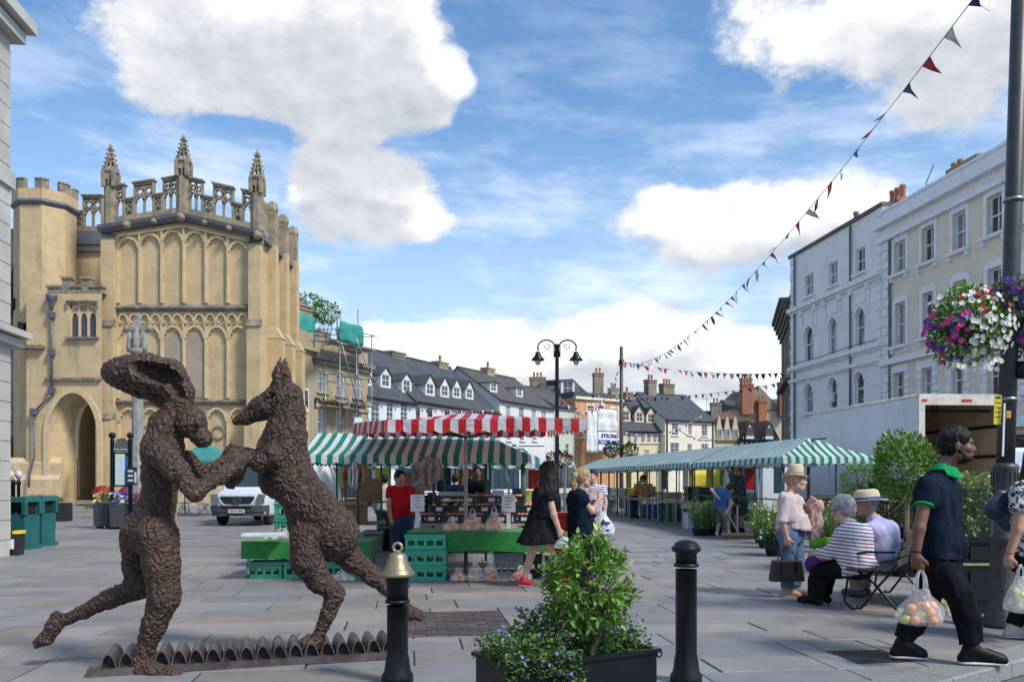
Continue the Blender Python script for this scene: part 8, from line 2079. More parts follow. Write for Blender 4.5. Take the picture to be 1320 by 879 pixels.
def add_head(d,c,yaw,pitch,s,fine=True):
    fw,rt,up=head_axes(yaw,pitch);M_=[rt,fw,up]
    at=lambda f,r,u:c+(fw*f+rt*r+up*u)*s
    d.ell(at(-.008,0,.025),(.074*s,.095*s,.088*s),.03,rot=M_);d.ell(at(.032,0,-.03),(.060*s,.062*s,.088*s),.03,rot=M_)
    d.ell(at(.062,0,-.092),(.030*s,.028*s,.024*s),.03,rot=M_)
    for r in(-1,1):
        d.cap(at(.02,.052*r,-.075),at(.055,.02*r,-.1),.022*s,.022*s,.03)
        d.ell(at(-.012,.078*r,-.012),(.009*s,.020*s,.031*s),.01,rot=M_)
        if fine:
            d.ell(at(.083,.032*r,.002),(.017*s,.014*s,.011*s),.012,cut=True,rot=M_);d.ell(at(.055,.045*r,-.028),(.025*s,.03*s,.022*s),.02,rot=M_)
            d.cap(at(.088,.018*r,.024),at(.078,.05*r,.022),.009*s,.007*s,.012)
    d.cap(at(.088,0,.008),at(.106,0,-.030),.010*s,.0155*s,.014)
    if fine:
        for r in(-1,1):d.ell(at(.095,.011*r,-.036),(.010*s,.012*s,.009*s),.008,rot=M_)
        d.cap(at(.094,-.016,-.062),at(.094,.016,-.062),.008*s,.008*s,.008);d.cap(at(.091,-.014,-.075),at(.091,.014,-.075),.009*s,.009*s,.008)
def add_hand(d,w_,dr,nrm,side,grip,s=1.0,fine=True):
    dr,nrm,side=unit(dr),unit(nrm),unit(side)
    d.ell(w_+dr*.052*s,(.046*s,.042*s,.018*s),.02,rot=[dr,side,nrm])
    if not fine:d.cap(w_+dr*.07*s,w_+(dr*.12+nrm*.05*grip)*s,.032*s,.022*s,.02,flat=(nrm,.6));return
    for i,(off,ln)in enumerate(((.031,.070),(.0105,.078),(-.0105,.072),(-.030,.057))):
        p=w_+(dr*.088+side*off)*s;a=0.0
        for seg,(fr,bd)in enumerate(((.42,50),(.32,75),(.26,50))):
            a+=R(bd)*grip+R(6);q=p+(dr*math.cos(a)+nrm*math.sin(a))*ln*fr*s;d.cap(p,q,(.0098-.001*seg)*s,(.0090-.001*seg)*s,.006);p=q
    p=w_+(dr*.028+side*.032)*s
    for seg in range(2):
        dd=unit(dr*(.75-.1*seg)+side*(.55-.5*grip*seg)+nrm*(.3+.6*grip*seg));q=p+dd*(.042 if seg==0 else .032)*s;d.cap(p,q,.0125*s,.0095*s,.01);p=q
def torso(d,J,e=0.0,tw=1.0,belly=.0,fw=None,lo=True,k=.05):
    sA,sB,hA,hB,nk=J['shA'],J['shB'],J['hipA'],J['hipB'],J['neck']
    mid=(sA+sB)/2;hm=(hA+hB)/2
    lat=unit(sA-sB);up=unit(nk-hm);f=fw if fw is not None else unit(np.cross(up,lat))
    for a,h in((sA,hA),(sB,hB)):
        a2=a+(mid-a)*.34-up*.06;h2=h+(hm-h)*.15;m2=(a2+h2)/2
        d.cap(a2,m2,.092*tw+e,.088*tw+e,k);d.cap(m2,h2,.088*tw+e,.098*tw+e,k)
        d.cap(a,mid+up*.02,.052+e,.06+e,k)
    d.cap(mid-up*.05,hm+up*.1,.10*tw+e,.105*tw+e,k);d.cap(mid-up*.02,nk,.07+e,.052+e,.04)
    if belly:d.ell(hm+up*.16+f*belly,(.13*tw+e,.13*tw+e,.15+e),.06)
    if lo:d.cap(hA+(hm-hA)*.2,hB+(hm-hB)*.2,.105*tw+e,.105*tw+e,k);d.ell(hm-f*.05,(.14*tw+e,.12*tw+e,.11+e),.05)
    return lat,up,f
def arm_pr(d,J,s,e=0.0,frac=1.0,tw=1.0,clipend=True,flare=0.0):
    sh,el,wr=J['sh'+s],J['el'+s],J['wr'+s];L1,L2=np.linalg.norm(el-sh),np.linalg.norm(wr-el);reach=frac*(L1+L2)
    if reach<=L1:
        b_=sh+(el-sh)*(reach/L1);n=unit(el-sh);r1=.052*tw+(.042-.052)*tw*reach/L1
        d.cap(sh,b_+n*.04,.056*tw+e,r1+e+flare,.03,clip=[(b_,n)])
    else:
        d.cap(sh,el,.054*tw+e,.043*tw+e,.03);f=min(1,(reach-L1)/L2);b_=el+(wr-el)*f;n=unit(wr-el)
        d.cap(el,b_+n*.03,.043*tw+e,.043*tw+(.029-.043*tw)*f+e+flare,.02,clip=[(b_,n)]if clipend else None)
def leg_pr(d,J,s,e=0.0,frac=1.0,tw=1.0,straight=0.0):
    h,k_,a=J['hip'+s],J['kn'+s],J['an'+s];L1,L2=np.linalg.norm(k_-h),np.linalg.norm(a-k_);reach=frac*(L1+L2)
    if reach<=L1:
        b_=h+(k_-h)*(reach/L1);n=unit(k_-h);d.cap(h,b_+n*.05,.098*tw+e,.075*tw+e+straight,.04,clip=[(b_,n)])
    else:
        d.cap(h,k_,.095*tw+e,.062*tw+e+straight*.5,.04);f=min(1,(reach-L1)/L2);b_=k_+(a-k_)*f;n=unit(a-k_);c_=k_+(a-k_)*.35
        d.cap(k_,c_,.060*tw+e+straight*.5,.058*tw+e+straight*.7,.03);d.cap(c_,b_+n*.04,.058*tw+e+straight*.7,.040+e+straight,.03,clip=[(b_,n)])
def body(f,yaw,pitch,m_skin,hs=1.0,tw=1.0,h=.014,fine=True,belly=0.0,fw=None,grips=(.6,.6),hand_dirs=(None,None),feet=True,palm=(None,None),legs=True):
    J=f.J;d=SDF();add_head(d,J['head'],yaw,pitch,hs,fine);fwh,rth,uph=head_axes(yaw,pitch)
    d.cap(J['head']-uph*.06*hs-fwh*.015,J['neck'],.052*hs,.056,.03)
    lat,up,fo=torso(d,J,-.012,tw,belly,fw)
    for i,s in enumerate('AB'):
        arm_pr(d,J,s,0,1.0,1.0,False);n=unit(J['wr'+s]-J['el'+s]);dr=unit(hand_dirs[i])if hand_dirs[i]is not None else n
        pn=palm[i]if palm[i]is not None else(lat*(-1 if s=='A' else 1));pn=unit(pn-dr*(np.dot(pn,dr)));sd_=np.cross(dr,pn)*(1 if s=='A' else-1)
        if np.dot(sd_,fo)<0:sd_=-sd_
        add_hand(d,J['wr'+s],dr,pn,sd_,grips[i],1.0*max(1.0,hs*.95),fine)
        if not legs:continue
        leg_pr(d,J,s,-.006,1.0,.95)
        if feet and 'to'+s in J:d.cap(J['an'+s],J['to'+s],.036,.026,.02);d.cap(J['an'+s],J['an'+s]+unit(J['an'+s]-J['to'+s])*.02-up*.03,.036,.03,.02)
    f.lat,f.up,f.fo=lat,up,fo;f.hs=hs;f.hax=(fwh,rth,uph)
    return f.part('body',d.mesh('body',m_skin,h))
def eyes(f,hs):
    fw,rt,up=f.hax;c=f.J['head']
    for r in(-1,1):
        q=MB();p=c+(fw*.0715+rt*.031*r+up*.002)*hs;q.sphere(p,.0100*hs,10,8);e=q.build('eye',m_teeth,f.o);q=MB();q.sphere(p+fw*.0032*hs,.0085*hs,8,6);q.build('iris',m_iris,e)
def folds(seed,amp=.006,sc=9.0):
    def d(X,Y,Z):return vnoise(X*sc*1.6,Y*sc*1.6,Z*sc,seed)*amp*2+vnoise(X*sc*3,Y*sc*3,Z*sc*1.4+X*8,seed+1)*amp
    return d
def shirt(f,m_,sleeve=.28,hem=None,e=.014,tw=1.0,belly=0.0,h=.014,fw=None,name='shirt',flare=.008,seed=1,neckclip=True,amp=.006):
    d=SDF();torso(d,f.J,e,tw,belly,fw,True)
    for s in 'AB':arm_pr(d,f.J,s,e+.004,sleeve,1.0,True,flare)
    cl=[]
    if hem is not None:cl.append((hem,-f.up))
    if neckclip:cl.append((f.J['neck']+f.up*.005,f.up*.9+f.fo*.25))
    return f.part(name,d.mesh(name,m_,h,folds(seed,amp),clips=cl))
def trousers(f,m_,length=.98,e=.014,tw=1.0,h=.014,straight=.01,top=None,seed=2,name='trousers',amp=.006):
    d=SDF();J=f.J;hm=(J['hipA']+J['hipB'])/2
    d.cap(J['hipA']+(hm-J['hipA'])*.2,J['hipB']+(hm-J['hipB'])*.2,.105*tw+e,.105*tw+e,.04);d.ell(hm-f.fo*.04,(.14*tw+e,.125*tw+e,.12+e),.05)
    d.cap(hm,hm+f.up*.1,.13*tw+e*.3,.12*tw,.05)
    for s in 'AB':leg_pr(d,J,s,e,length,tw,straight)
    return f.part(name,d.mesh(name,m_,h,folds(seed,amp),clips=[(hm+f.up*.12,f.up)]))
def shoe(f,s,m_,h=.012,sole=None,scale=1.0,name='shoe'):
    a,t_=f.J['an'+s],f.J['to'+s];d=SDF();n=unit(V3(t_[0]-a[0],t_[1]-a[1],0));dz=(t_[2]-a[2]);L=np.linalg.norm(t_-a)
    t_=V3(t_[0],t_[1],.036*scale);a=V3(a[0],a[1],min(a[2],.105*scale));heel=V3(a[0]-n[0]*.05,a[1]-n[1]*.05,.042*scale)
    d.cap(heel+V3(0,0,.0),t_,.038*scale,.032*scale,.03,flat=((0,0,1),.85));d.cap(a+V3(0,0,-.005),t_+V3(0,0,.012),.050*scale,.036*scale,.03);d.cap(a+V3(0,0,.02),heel,.042*scale,.036*scale,.03)
    o=f.part(name,d.mesh(name,m_,h,clips=[]))
    if sole:
        q=SDF();q.cap(heel+V3(0,0,-.024*scale),t_+V3(0,0,-.020*scale),.044*scale,.037*scale,.01,flat=((0,0,1),.35));link('sole',q.mesh('sole',sole,h),o)
    return o
def hair(f,m_,h=.012,cut=.012,extra=(),face=True,seed=4,amp=.006,name='hair',hairline=.055,back=0.0):
    fw,rt,up=f.hax;c=f.J['head'];s=f.hs;M_=[rt,fw,up];at=lambda a,b_,g:c+(fw*a+rt*b_+up*g)*s
    d=SDF();d.ell(at(-.012,0,.03),((.078+cut)*s,(.098+cut)*s,(.090+cut)*s),.03,rot=M_)
    d.ell(at(-.042,0,-.018),((.066+cut)*s,(.055+cut)*s,(.058+cut)*s),.03,rot=M_)
    d.ell(at(.105,0,-.04),(.082*s,.092*s,(.064+hairline)*s),.012,cut=True,rot=M_)
    for r in(-1,1):d.ell(at(.01,.085*r,-.035),(.03*s,.04*s,.045*s),.012,cut=True,rot=M_)
    for(a,b_,ra,rb)in extra:d.cap(at(*a),at(*b_),ra*s,rb*s,.03)
    return f.part(name,d.mesh(name,m_,h,folds(seed,amp,22)))
def mk_hat(f,m_,m_band,rx=.155,ry=.135,hgt=.105,lift=.045,back=-.008):
    fw,rt,up=f.hax;s=f.hs;c=f.J['head']+(up*lift+fw*back)*s;q=MB();N=28
    prof=[(1.0,-.004),(.98,.006),(.8,.0),(.64,.004),(.62,.02),(.58,.6),(.54,.9),(.42,1.0),(.2,.93),(.01,.9)]
    vs=[]
    for(r_,z)in prof:
        for k in range(N):
            a=2*math.pi*k/N;zz=z*hgt if z>.05 else z*hgt*3
            if r_>.7:zz+=-.012*math.cos(2*a)*(r_-.6)*2
            if z>.8:zz-=.012*max(0,1-abs(math.sin(a))*2.5)*(1 if r_<.5 else .4)
            vs.append(Vector(c+(fw*(r_*rx*math.cos(a))+rt*(r_*ry*math.sin(a))+up*zz)*s))
    fs=[(i*N+k,i*N+(k+1)%N,(i+1)*N+(k+1)%N,(i+1)*N+k)for i in range(len(prof)-1)for k in range(N)]
    q.add(vs,fs,0,True);o=q.build('hat',m_,f.o,solid=.006)
    q=MB();vs=[]
    for(r_,z)in((.645,.05),(.628,.33)):
        for k in range(N):a=2*math.pi*k/N;vs.append(Vector(c+(fw*(r_*rx*math.cos(a))+rt*(r_*ry*math.sin(a))+up*z*hgt)*s))
    q.add(vs,[(k,(k+1)%N,N+(k+1)%N,N+k)for k in range(N)],0,True);q.build('hat_band',m_band,o,solid=.004)
def skirt(f,w_,hm_,r0,r1,m_,n=9,amp=.06,seed=1,tiers=1,name='skirt',nz=14,ease=1.0):
    rg=random.Random(seed);ph=rg.uniform(0,6);w_,hm_=Vector(w_),Vector(hm_);q=MB()
    def g(u,v):
        a=2*math.pi*u;k=v**ease;rx=r0[0]+(r1[0]-r0[0])*k;ry=r0[1]+(r1[1]-r0[1])*k;fl=1+amp*v*(math.sin(n*a+ph+1.3*v)+.5*math.sin((n*2+1)*a+ph*2))
        p=w_.lerp(hm_,v);return(p.x+rx*fl*math.cos(a),p.y+ry*fl*math.sin(a),p.z+.012*v*math.sin(3*a+ph))
    q.grid(g,72,nz);return q.build(name,m_,f.o,solid=.006)
# ---------------------------------------------------------------- the man walking with bags of fruit
f=Fig('smiling bearded man in a navy polo with green collar carrying fruit bags',1222,851)
f.set(head=(1233,573,-.02),neck=(1217,601,0),shA=(1196,627,-.19),shB=(1222,627,.18),elA=(1185,681,-.27),elB=(1230,684,.24),wrA=(1181,713,-.28),wrB=(1223,718,.24),hipA=(1205,728,-.10),hipB=(1215,728,.09),
      knA=(1242,775,-.13),anA=(1252,828,-.16),toA=(1291,852,-.20),knB=(1190,778,.05),anB=(1164,824,.05),toB=(1188,846,.02))
fwm=unit((1,-.15,0))
body(f,R(-14),R(-2),m_skD,1.17,1.15,.0095,True,.02,fwm,(.95,.95),(V3(.05,0,-1),V3(0,0,-1)))
eyes(f,1.17)
hem=f.j(1211,719,0);shirt(f,m_navy,.29,hem,.020,1.18,.025,.0095,fwm,'polo_shirt',.012,3,amp=.014)
trousers(f,m_blk,1.0,.018,1.1,.0105,.02,seed=4,amp=.017)
d=SDF()          # green sleeve trims and collar
for s in 'AB':
    sh,el,wr=f.J['sh'+s],f.J['el'+s],f.J['wr'+s];L1=np.linalg.norm(el-sh);r_=.29*(L1+np.linalg.norm(wr-el));b_=sh+(el-sh)*r_/L1;n=unit(el-sh)
    dd=SDF();dd.cap(b_-n*.05,b_+n*.05,.077,.079,.01,clip=[(b_+n*.010,n),(b_-n*.010,-n)]);f.part('sleeve_trim',dd.mesh('sleeve_trim',m_grn,.008))
q=MB();nk=Vector(f.J['neck']);
def col(u,v):
    a=R(-14)+R(28)+u*R(304);rr=.076+.030*v;drop=.045*max(0,math.cos((u-0)*math.pi)**2 if(u<.25 or u>.75)else 0)*1.6
    return(nk.x+.012+rr*math.cos(a)*1.12,nk.y+rr*math.sin(a),nk.z+.022-.050*v-drop*(.4+.6*v))
q.grid(col,40,4);q.build('collar',m_grn,f.o,solid=.006)
hair(f,m_hairB,.0085,.009,seed=5,amp=.009,hairline=.046)
fw,rt,up=f.hax;c=f.J['head'];d=SDF();at=lambda a,b_,g:c+(fw*a+rt*b_+up*g)*1.17
d.ell(at(.040,0,-.088),(.058*1.17,.061*1.17,.041*1.17),.02,rot=[rt,fw,up])
for r in(-1,1):d.cap(at(.002,.063*r,-.035),at(.03,.056*r,-.078),.014,.023,.02)
d.cap(at(.098,-.024,-.052),at(.098,.024,-.052),.009,.009,.008);d.ell(at(.105,0,-.068),(.03,.022,.012),.008,cut=True,rot=[rt,fw,up]);d.ell(at(.075,0,-.035),(.05*1.17,.05*1.17,.03*1.17),.01,cut=True,rot=[rt,fw,up])
f.part('beard',d.mesh('beard',m_hairB,.008,folds(6,.004,30)))
q=MB();q.sphere(at(.0945,0,-.0675),(.012,.017,.006),8,6);q.build('teeth',m_teeth,f.o)
for s in 'AB':shoe(f,s,m_shoeB,.010,m_sole,1.15,'trainer')
q=MB();wv=Vector(f.J['wrA']);q.tube([(wv.x+.036*math.cos(a),wv.y+.036*math.sin(a),wv.z+.015)for a in[2*math.pi*k/16 for k in range(17)]],.004,5);q.build('wrist_band',m_blk,f.o)
man=f;hp=Vector((f.X,f.Y,0))+Vector(f.J['wrA'])+Vector((.004,0,-.095))
p=P(1187,806,f.Y-.28);bag_h=hp.z-.17-p.z
carrier((p.x,f.Y-.28,p.z),.36,.24,bag_h,hp.z-(p.z+bag_h),m_film,'clear bag of oranges and apples in the near hand of the walking man',21,None,15,.038,'fruit inside the bag in the near hand of the walking man','fruit in the near bag',[(m_orange,'orange'),(m_orange,'orange'),(m_lime,'green_apple'),(m_orange,'orange'),(m_plum,'red_apple')],.2)
hp=Vector((f.X,f.Y,0))+Vector(f.J['wrB'])+Vector((0,0,-.095));p=P(1222,796,f.Y+.24);bh=hp.z-.1-p.z
carrier((p.x,f.Y+.24,p.z),.26,.2,bh,.1,m_filmW,'second bag with green fruit behind the walking man',22,None,6,.04,'fruit inside the second bag behind the walking man','fruit in the second bag',[(m_lime,'green_apple')],.4)
# ---------------------------------------------------------------- woman at the right edge
f=Fig('woman in a black and white print top at the right edge of the photo',1328,824)
f.set(head=(1340,592,0),neck=(1332,622,0),shA=(1315,632,-.17),shB=(1338,632,.16),elA=(1312,682,-.2),elB=(1345,684,.16),wrA=(1301,715,-.2),wrB=(1352,715,.1),hipA=(1325,722,-.09),hipB=(1332,722,.09),knA=(1338,770,-.08),anA=(1342,812,-.06),toA=(1372,823,-.08),knB=(1322,772,.06),anB=(1306,808,.06),toB=(1330,822,.04))
body(f,R(-5),0,m_skT,1.02,1.05,.013,True,0,unit((1,0,0)),(.9,.5),(V3(-.1,0,-1),None))
m_print=printed('leaf_print_cotton',(.62,.63,.66),(.03,.03,.035),26,.48,.53)
shirt(f,m_print,.32,f.j(1326,716),.016,1.08,.04,.012,unit((1,0,0)),'top',.014,7);trousers(f,m_blk,.97,.014,1.0,.014,.01)
hair(f,m_hairBr,.013,.016,[((-.07,-.02,.0),(-.11,-.04,-.2),.05,.045),((-.11,-.04,-.2),(-.13,-.05,-.42),.045,.03)],seed=8)
for s in 'AB':shoe(f,s,mat('pale_sandal',(.45,.42,.36),.6),.013,m_sole,.9,'sandal')
q=MB();wv=Vector(f.J['wrA']);q.tube([(wv.x+.033*math.cos(a),wv.y+.033*math.sin(a),wv.z+.02)for a in[2*math.pi*k/14 for k in range(15)]],.005,5);q.build('red_bracelet',mr,f.o)
p=P(1288,653,f.Y-.02);d=SDF();d.cap((0,0,.10),(-.05,0,-.02),.05,.075,.06,flat=((0,1,.2),.7));d.cap((-.05,0,-.02),(.09,0,-.12),.075,.09,.06,flat=((0,1,.2),.7));d.cap((.1,0,.1),(.1,0,-.12),.06,.09,.06)
o=link('shoulder_bag',d.mesh('shoulder_bag',mat('navy_leather',(.02,.035,.07),.4,scale=6),.014),None,(p.x+.02,p.y+.02,p.z));tag(o,'navy shoulder bag at the back of the woman at the right edge','bag')
wr=Vector((f.X,f.Y,0))+Vector(f.J['wrA']);p=P(1316,790,f.Y-.2);bh=wr.z-.18-p.z;carrier((p.x,f.Y-.2,p.z),.26,.2,bh,.1,m_filmW,'white bag with green vegetables held by the woman at the right edge',23,None,5,.045,'fruit inside the white bag at the right edge','fruit in the right edge bag',[(m_lime,'green_apple')])
# ---------------------------------------------------------------- standing woman in the trilby
f=Fig('woman in a straw trilby and floral blouse standing with a black handbag',1021,768)
f.set(head=(1026,618,-.02),neck=(1018,636,0),shA=(1012,641,-.15),shB=(1025,641,.15),elA=(1008,671,-.2),elB=(1037,664,.17),wrA=(1014,692,-.2),wrB=(1044,651,.08),hipA=(1017,688,-.09),hipB=(1024,688,.09),knA=(1016,727,-.09),anA=(1014,760,-.09),toA=(1029,768,-.12),knB=(1028,727,.07),anB=(1025,757,.07),toB=(1036,765,.05))
fwr=unit((1,-.1,0));body(f,R(-10),R(-3),m_skL,1.12,1.0,.0115,True,.03,fwr,(.8,.5),(V3(.15,0,-1),None));eyes(f,1.12)
m_flor=printed('floral_cotton',(.56,.47,.47),(.25,.13,.15),46,.30,.22,kind='dots',ink2=(.40,.30,.32));shirt(f,m_flor,.62,f.j(1021,672),.016,1.0,.04,.0115,fwr,'blouse',.012,9,amp=.010)
skirt(f,f.j(1022,662),f.j(1023,682),(.165,.165),(.205,.205),m_flor,11,.05,3,name='peplum',nz=6);trousers(f,m_jean,.97,.014,.98,.012,.012,seed=10)
hair(f,m_hairY,.012,.010,seed=11);mk_hat(f,m_straw,mat('grey_band',(.2,.2,.21),.8),.135,.125,.125,.042)
for s in 'AB':shoe(f,s,mat('tan_sandal',(.42,.28,.2),.6),.012,m_sole,.85,'sandal')
wr=Vector((f.X,f.Y,0))+Vector(f.J['wrA']);o=empty('handbag',P(1014,749,f.Y-.2),R(4),'black leather handbag hanging from the hand of the woman in the trilby','handbag');m_lthr=mat('black_leather',(.014,.014,.016),.35,scale=7,bump=.15,bscale=50)
q=MB();q.prism([(-.205,0),(.205,0),(.2,.06),(.165,.255),(-.165,.255),(-.2,.06)],-.06,.06);b2=q.build('bag_body',m_lthr,o);md=b2.modifiers.new('b','BEVEL');md.width=.02;md.segments=3
hz_=wr.z-.10-P(1014,749,f.Y-.2).z
for y in(-.045,.045):
    q=MB();q.tube([(-.09,y,.2),(-.085,y,.3),(-.05,y*.8,hz_-.06),(0,y*.4,hz_),(.05,y*.8,hz_-.06),(.085,y,.3),(.09,y,.2)],.008,6);q.build('handle',m_lthr,o)
for x in(-.09,.09):MB().b2(x-.012,x+.012,-.066,-.058,.1,.24).build('strap_tab',m_chrome,o)
q=SDF();p=P(1049,655,f.Y+.04);q.chain([(-.04,.02,.05),(.03,0,.03),(.02,0,-.2),(.0,0,-.42)],[.055,.075,.085,.06],.04,flat=((0,1,0),.6));q.chain([(.06,.03,.02),(.075,.03,-.3)],[.04,.05],.03);o=link('draped_coat',q.mesh('draped_coat',printed('pink_brown_cloth',(.46,.30,.29),(.28,.18,.12),6,.5,.6),.0125,folds(41,.022,13)),None,p);tag(o,'dusty pink coat folded over the arm of the woman in the trilby','coat')
# ---------------------------------------------------------------- seated woman in the striped top
f=Fig('grey haired woman in a striped top seated on the near end of the bench',1100,783,9.32)
f.set(head=(1086,656,.1),neck=(1091,673,.03),shA=(1086,687,-.12),shB=(1113,685,.16),elA=(1068,713,.02),elB=(1096,716,.34),wrA=(1052,714,.17),wrB=(1066,712,.34),hipA=(1099,731,-.08),hipB=(1108,728,.10),knA=(1056,736,.19),anA=(1050,770,.22),toA=(1032,776,.34),knB=(1066,733,.36),anB=(1062,767,.38),toB=(1046,773,.5))
fwd=unit((-.83,.56,0));m_strp=banded('navy_stripe_cotton',(.66,.66,.70),(.10,.07,.16),2,.038,.36,(.30,.08,.14),(.12,0))
body(f,R(140),R(-12),m_skL,1.14,1.05,.0125,True,0,fwd,(.5,.5));shirt(f,m_strp,.93,f.j(1103,738,0),.022,1.22,.04,.0115,fwd,'striped_top',.01,12,amp=.009);trousers(f,m_blk,.97,.016,1.05,.0125,.03,seed=13)
hair(f,m_hairG,.0115,.026,seed=14,amp=.012,hairline=.03)
for s in 'AB':shoe(f,s,m_shoeB,.0125,None,1.0)
q=SDF();q.ell((0,0,0),(.10,.10,.075),.03);q.ell((.05,.03,.03),(.075,.075,.06),.04);q.ell((-.04,.02,-.05),(.07,.08,.07),.04);p=P(1052,727,9.55);o=link('purple_bag',q.mesh('purple_bag',cloth('purple_cloth',(.10,.03,.20)),.011,folds(20,.016,16)),None,(p.x,p.y,p.z+.04));tag(o,'soft purple bag on the knees of the seated woman','bag')
q=SDF();q.ell((0,0,0),(.10,.07,.075),.03);q.cap((-.08,0,.02),(.08,0,.05),.04,.03,.03);p=P(1059,702,9.62);o=link('green_bag',q.mesh('green_bag',cloth('lime_bag',(.12,.36,.03)),.011,folds(22,.016,16)),None,(p.x,p.y,p.z));tag(o,'bright green bag held by the seated woman in stripes','bag')
# ---------------------------------------------------------------- seated man in the straw hat
f=Fig('man in a wide straw hat and lavender shirt seated on the bench',1146,774,9.95)
f.set(head=(1117,650,.12),neck=(1126,668,.06),shA=(1121,682,-.13),shB=(1147,680,.18),elA=(1112,708,.0),elB=(1138,708,.34),wrA=(1103,716,.2),wrB=(1118,714,.42),hipA=(1136,722,-.08),hipB=(1145,719,.1),knA=(1104,725,.2),anA=(1105,763,.24),toA=(1089,769,.36),knB=(1113,722,.38),anB=(1113,759,.42),toB=(1098,765,.54))
body(f,R(160),R(-5),m_skT,1.12,1.12,.013,True,0,fwd,(.5,.5));m_lav=printed('lavender_check',(.44,.43,.66),(.36,.35,.58),60,.5,.55)
shirt(f,m_lav,.62,f.j(1138,722,0),.022,1.28,.05,.012,fwd,'shirt',.016,15,amp=.010);trousers(f,m_khaki,.95,.016,1.05,.013,.025,seed=16)
hair(f,m_hairG,.013,.008,seed=17);mk_hat(f,m_straw,mat('blue_band',(.03,.09,.25),.7),.215,.195,.115,.042)
for s in 'AB':shoe(f,s,mat('grey_trainer',(.10,.10,.11),.6),.0125,None,1.1)
dd=SDF();nk=f.J['neck'];dd.cap(nk-f.up*.02,nk+f.up*.045,.078,.07,.01,clip=[(nk+f.up*.035-f.fo*0,f.up)]);f.part('collar',dd.mesh('collar',m_lav,.010))
# ---------------------------------------------------------------- woman in the black dress
f=Fig('woman with long dark hair in a short black dress walking away',697,756)
f.set(head=(709,609,0),neck=(704,628,0),shA=(707,637,-.15),shB=(695,636,.14),elA=(714,664,-.21),elB=(690,664,.2),wrA=(720,681,-.22),wrB=(688,682,.2),hipA=(700,682,-.09),hipB=(696,682,.09),knA=(712,716,-.05),anA=(722,746,.0),toA=(733,755,.0),knB=(684,717,.06),anB=(675,748,.02),toB=(684,757,.0))
fwd2=unit((.85,.5,0));body(f,R(45),R(-4),m_skL,1.1,1.1,.0125,True,0,fwd2,(.8,.5));m_dress=cloth('black_tiered_cotton',(.008,.008,.011),(.015,.015,.019),9,.6)
shirt(f,m_dress,.20,f.j(699,666),.018,1.12,.03,.0125,fwd2,'bodice',.02,18,amp=.011);skirt(f,f.j(700,656),f.j(698,680),(.17,.165),(.225,.215),m_dress,10,.04,5,name='upper_tier',nz=8);skirt(f,f.j(698,679),f.j(697,700),(.228,.218),(.31,.28),m_dress,12,.055,6,name='lower_tier',nz=8)
hx=[((-.03,0,.02),(-.06,.02,-.1),.11,.10),((-.06,.02,-.1),(-.09,.03,-.26),.10,.095),((-.09,.03,-.26),(-.10,.04,-.40),.095,.06),((.0,.075,-.02),(-.01,.085,-.28),.045,.035),((0,-.075,-.02),(-.04,-.08,-.3),.045,.035)]
hair(f,m_hairBr,.012,.018,hx,seed=19,amp=.014,hairline=.03)
for s in 'AB':shoe(f,s,mat('red_canvas',(.5,.012,.04),.7),.0115,m_sole,1.0,'trainer')
wr=Vector((f.X,f.Y,0))+Vector(f.J['wrA']);p=P(729,707,f.Y-.22);bh=.16;carrier((p.x-.02,f.Y-.22,p.z),.24,.16,bh,max(.06,wr.z-.1-p.z-bh),m_filmW,'white bag carried by the woman in the black dress',24)
# ---------------------------------------------------------------- woman with the ponytail
f=Fig('woman with a blonde ponytail in a navy t-shirt holding a carrier bag',749,745,11.9)
f.set(head=(752,615,0),neck=(748,632,0),shA=(749,641,-.16),shB=(740,639,.14),elA=(763,659,-.17),elB=(745,665,.2),wrA=(772,644,-.1),wrB=(762,650,.12),hipA=(750,690,-.09),hipB=(746,690,.09),knA=(752,722,-.08),anA=(750,742,-.08),toA=(760,747,-.06),knB=(745,722,.08),anB=(741,741,.1),toB=(752,746,.12))
fwd3=unit((.75,.66,0));body(f,R(25),R(-6),m_skL,1.1,1.12,.013,True,0,fwd3,(.9,.9),(V3(.3,.2,.9),None));shirt(f,m_navy,.27,f.j(748,687),.02,1.18,.05,.013,fwd3,'t_shirt',.014,21,amp=.012);trousers(f,m_blk,.98,.014,1.0,.014,.01)
hair(f,m_hairY,.012,.010,[((-.1,0,.06),(-.135,0,.0),.03,.035),((-.135,0,.0),(-.135,0,-.10),.035,.03),((-.135,0,-.10),(-.12,0,-.2),.03,.014)],seed=22)
for s in 'AB':shoe(f,s,m_shoeB,.014)
wr=Vector((f.X,f.Y,0))+Vector(f.J['wrB']);p=P(776,692,f.Y+.06);o=carrier((p.x,f.Y+.06,p.z),.34,.2,.36,.12,film('opaque_film',(.8,.8,.82),.85),'white carrier bag with red and blue print held by the ponytailed woman',25)
for k,(mm,dx,dz_)in enumerate(((mr,-.07,.13),(m_bluetxt,.06,.2),(m_bluetxt,.05,.1))):MB().sphere((dx,-.092,dz_),(.05,.012,.025),8,6).build('printed_mark',mm,o)
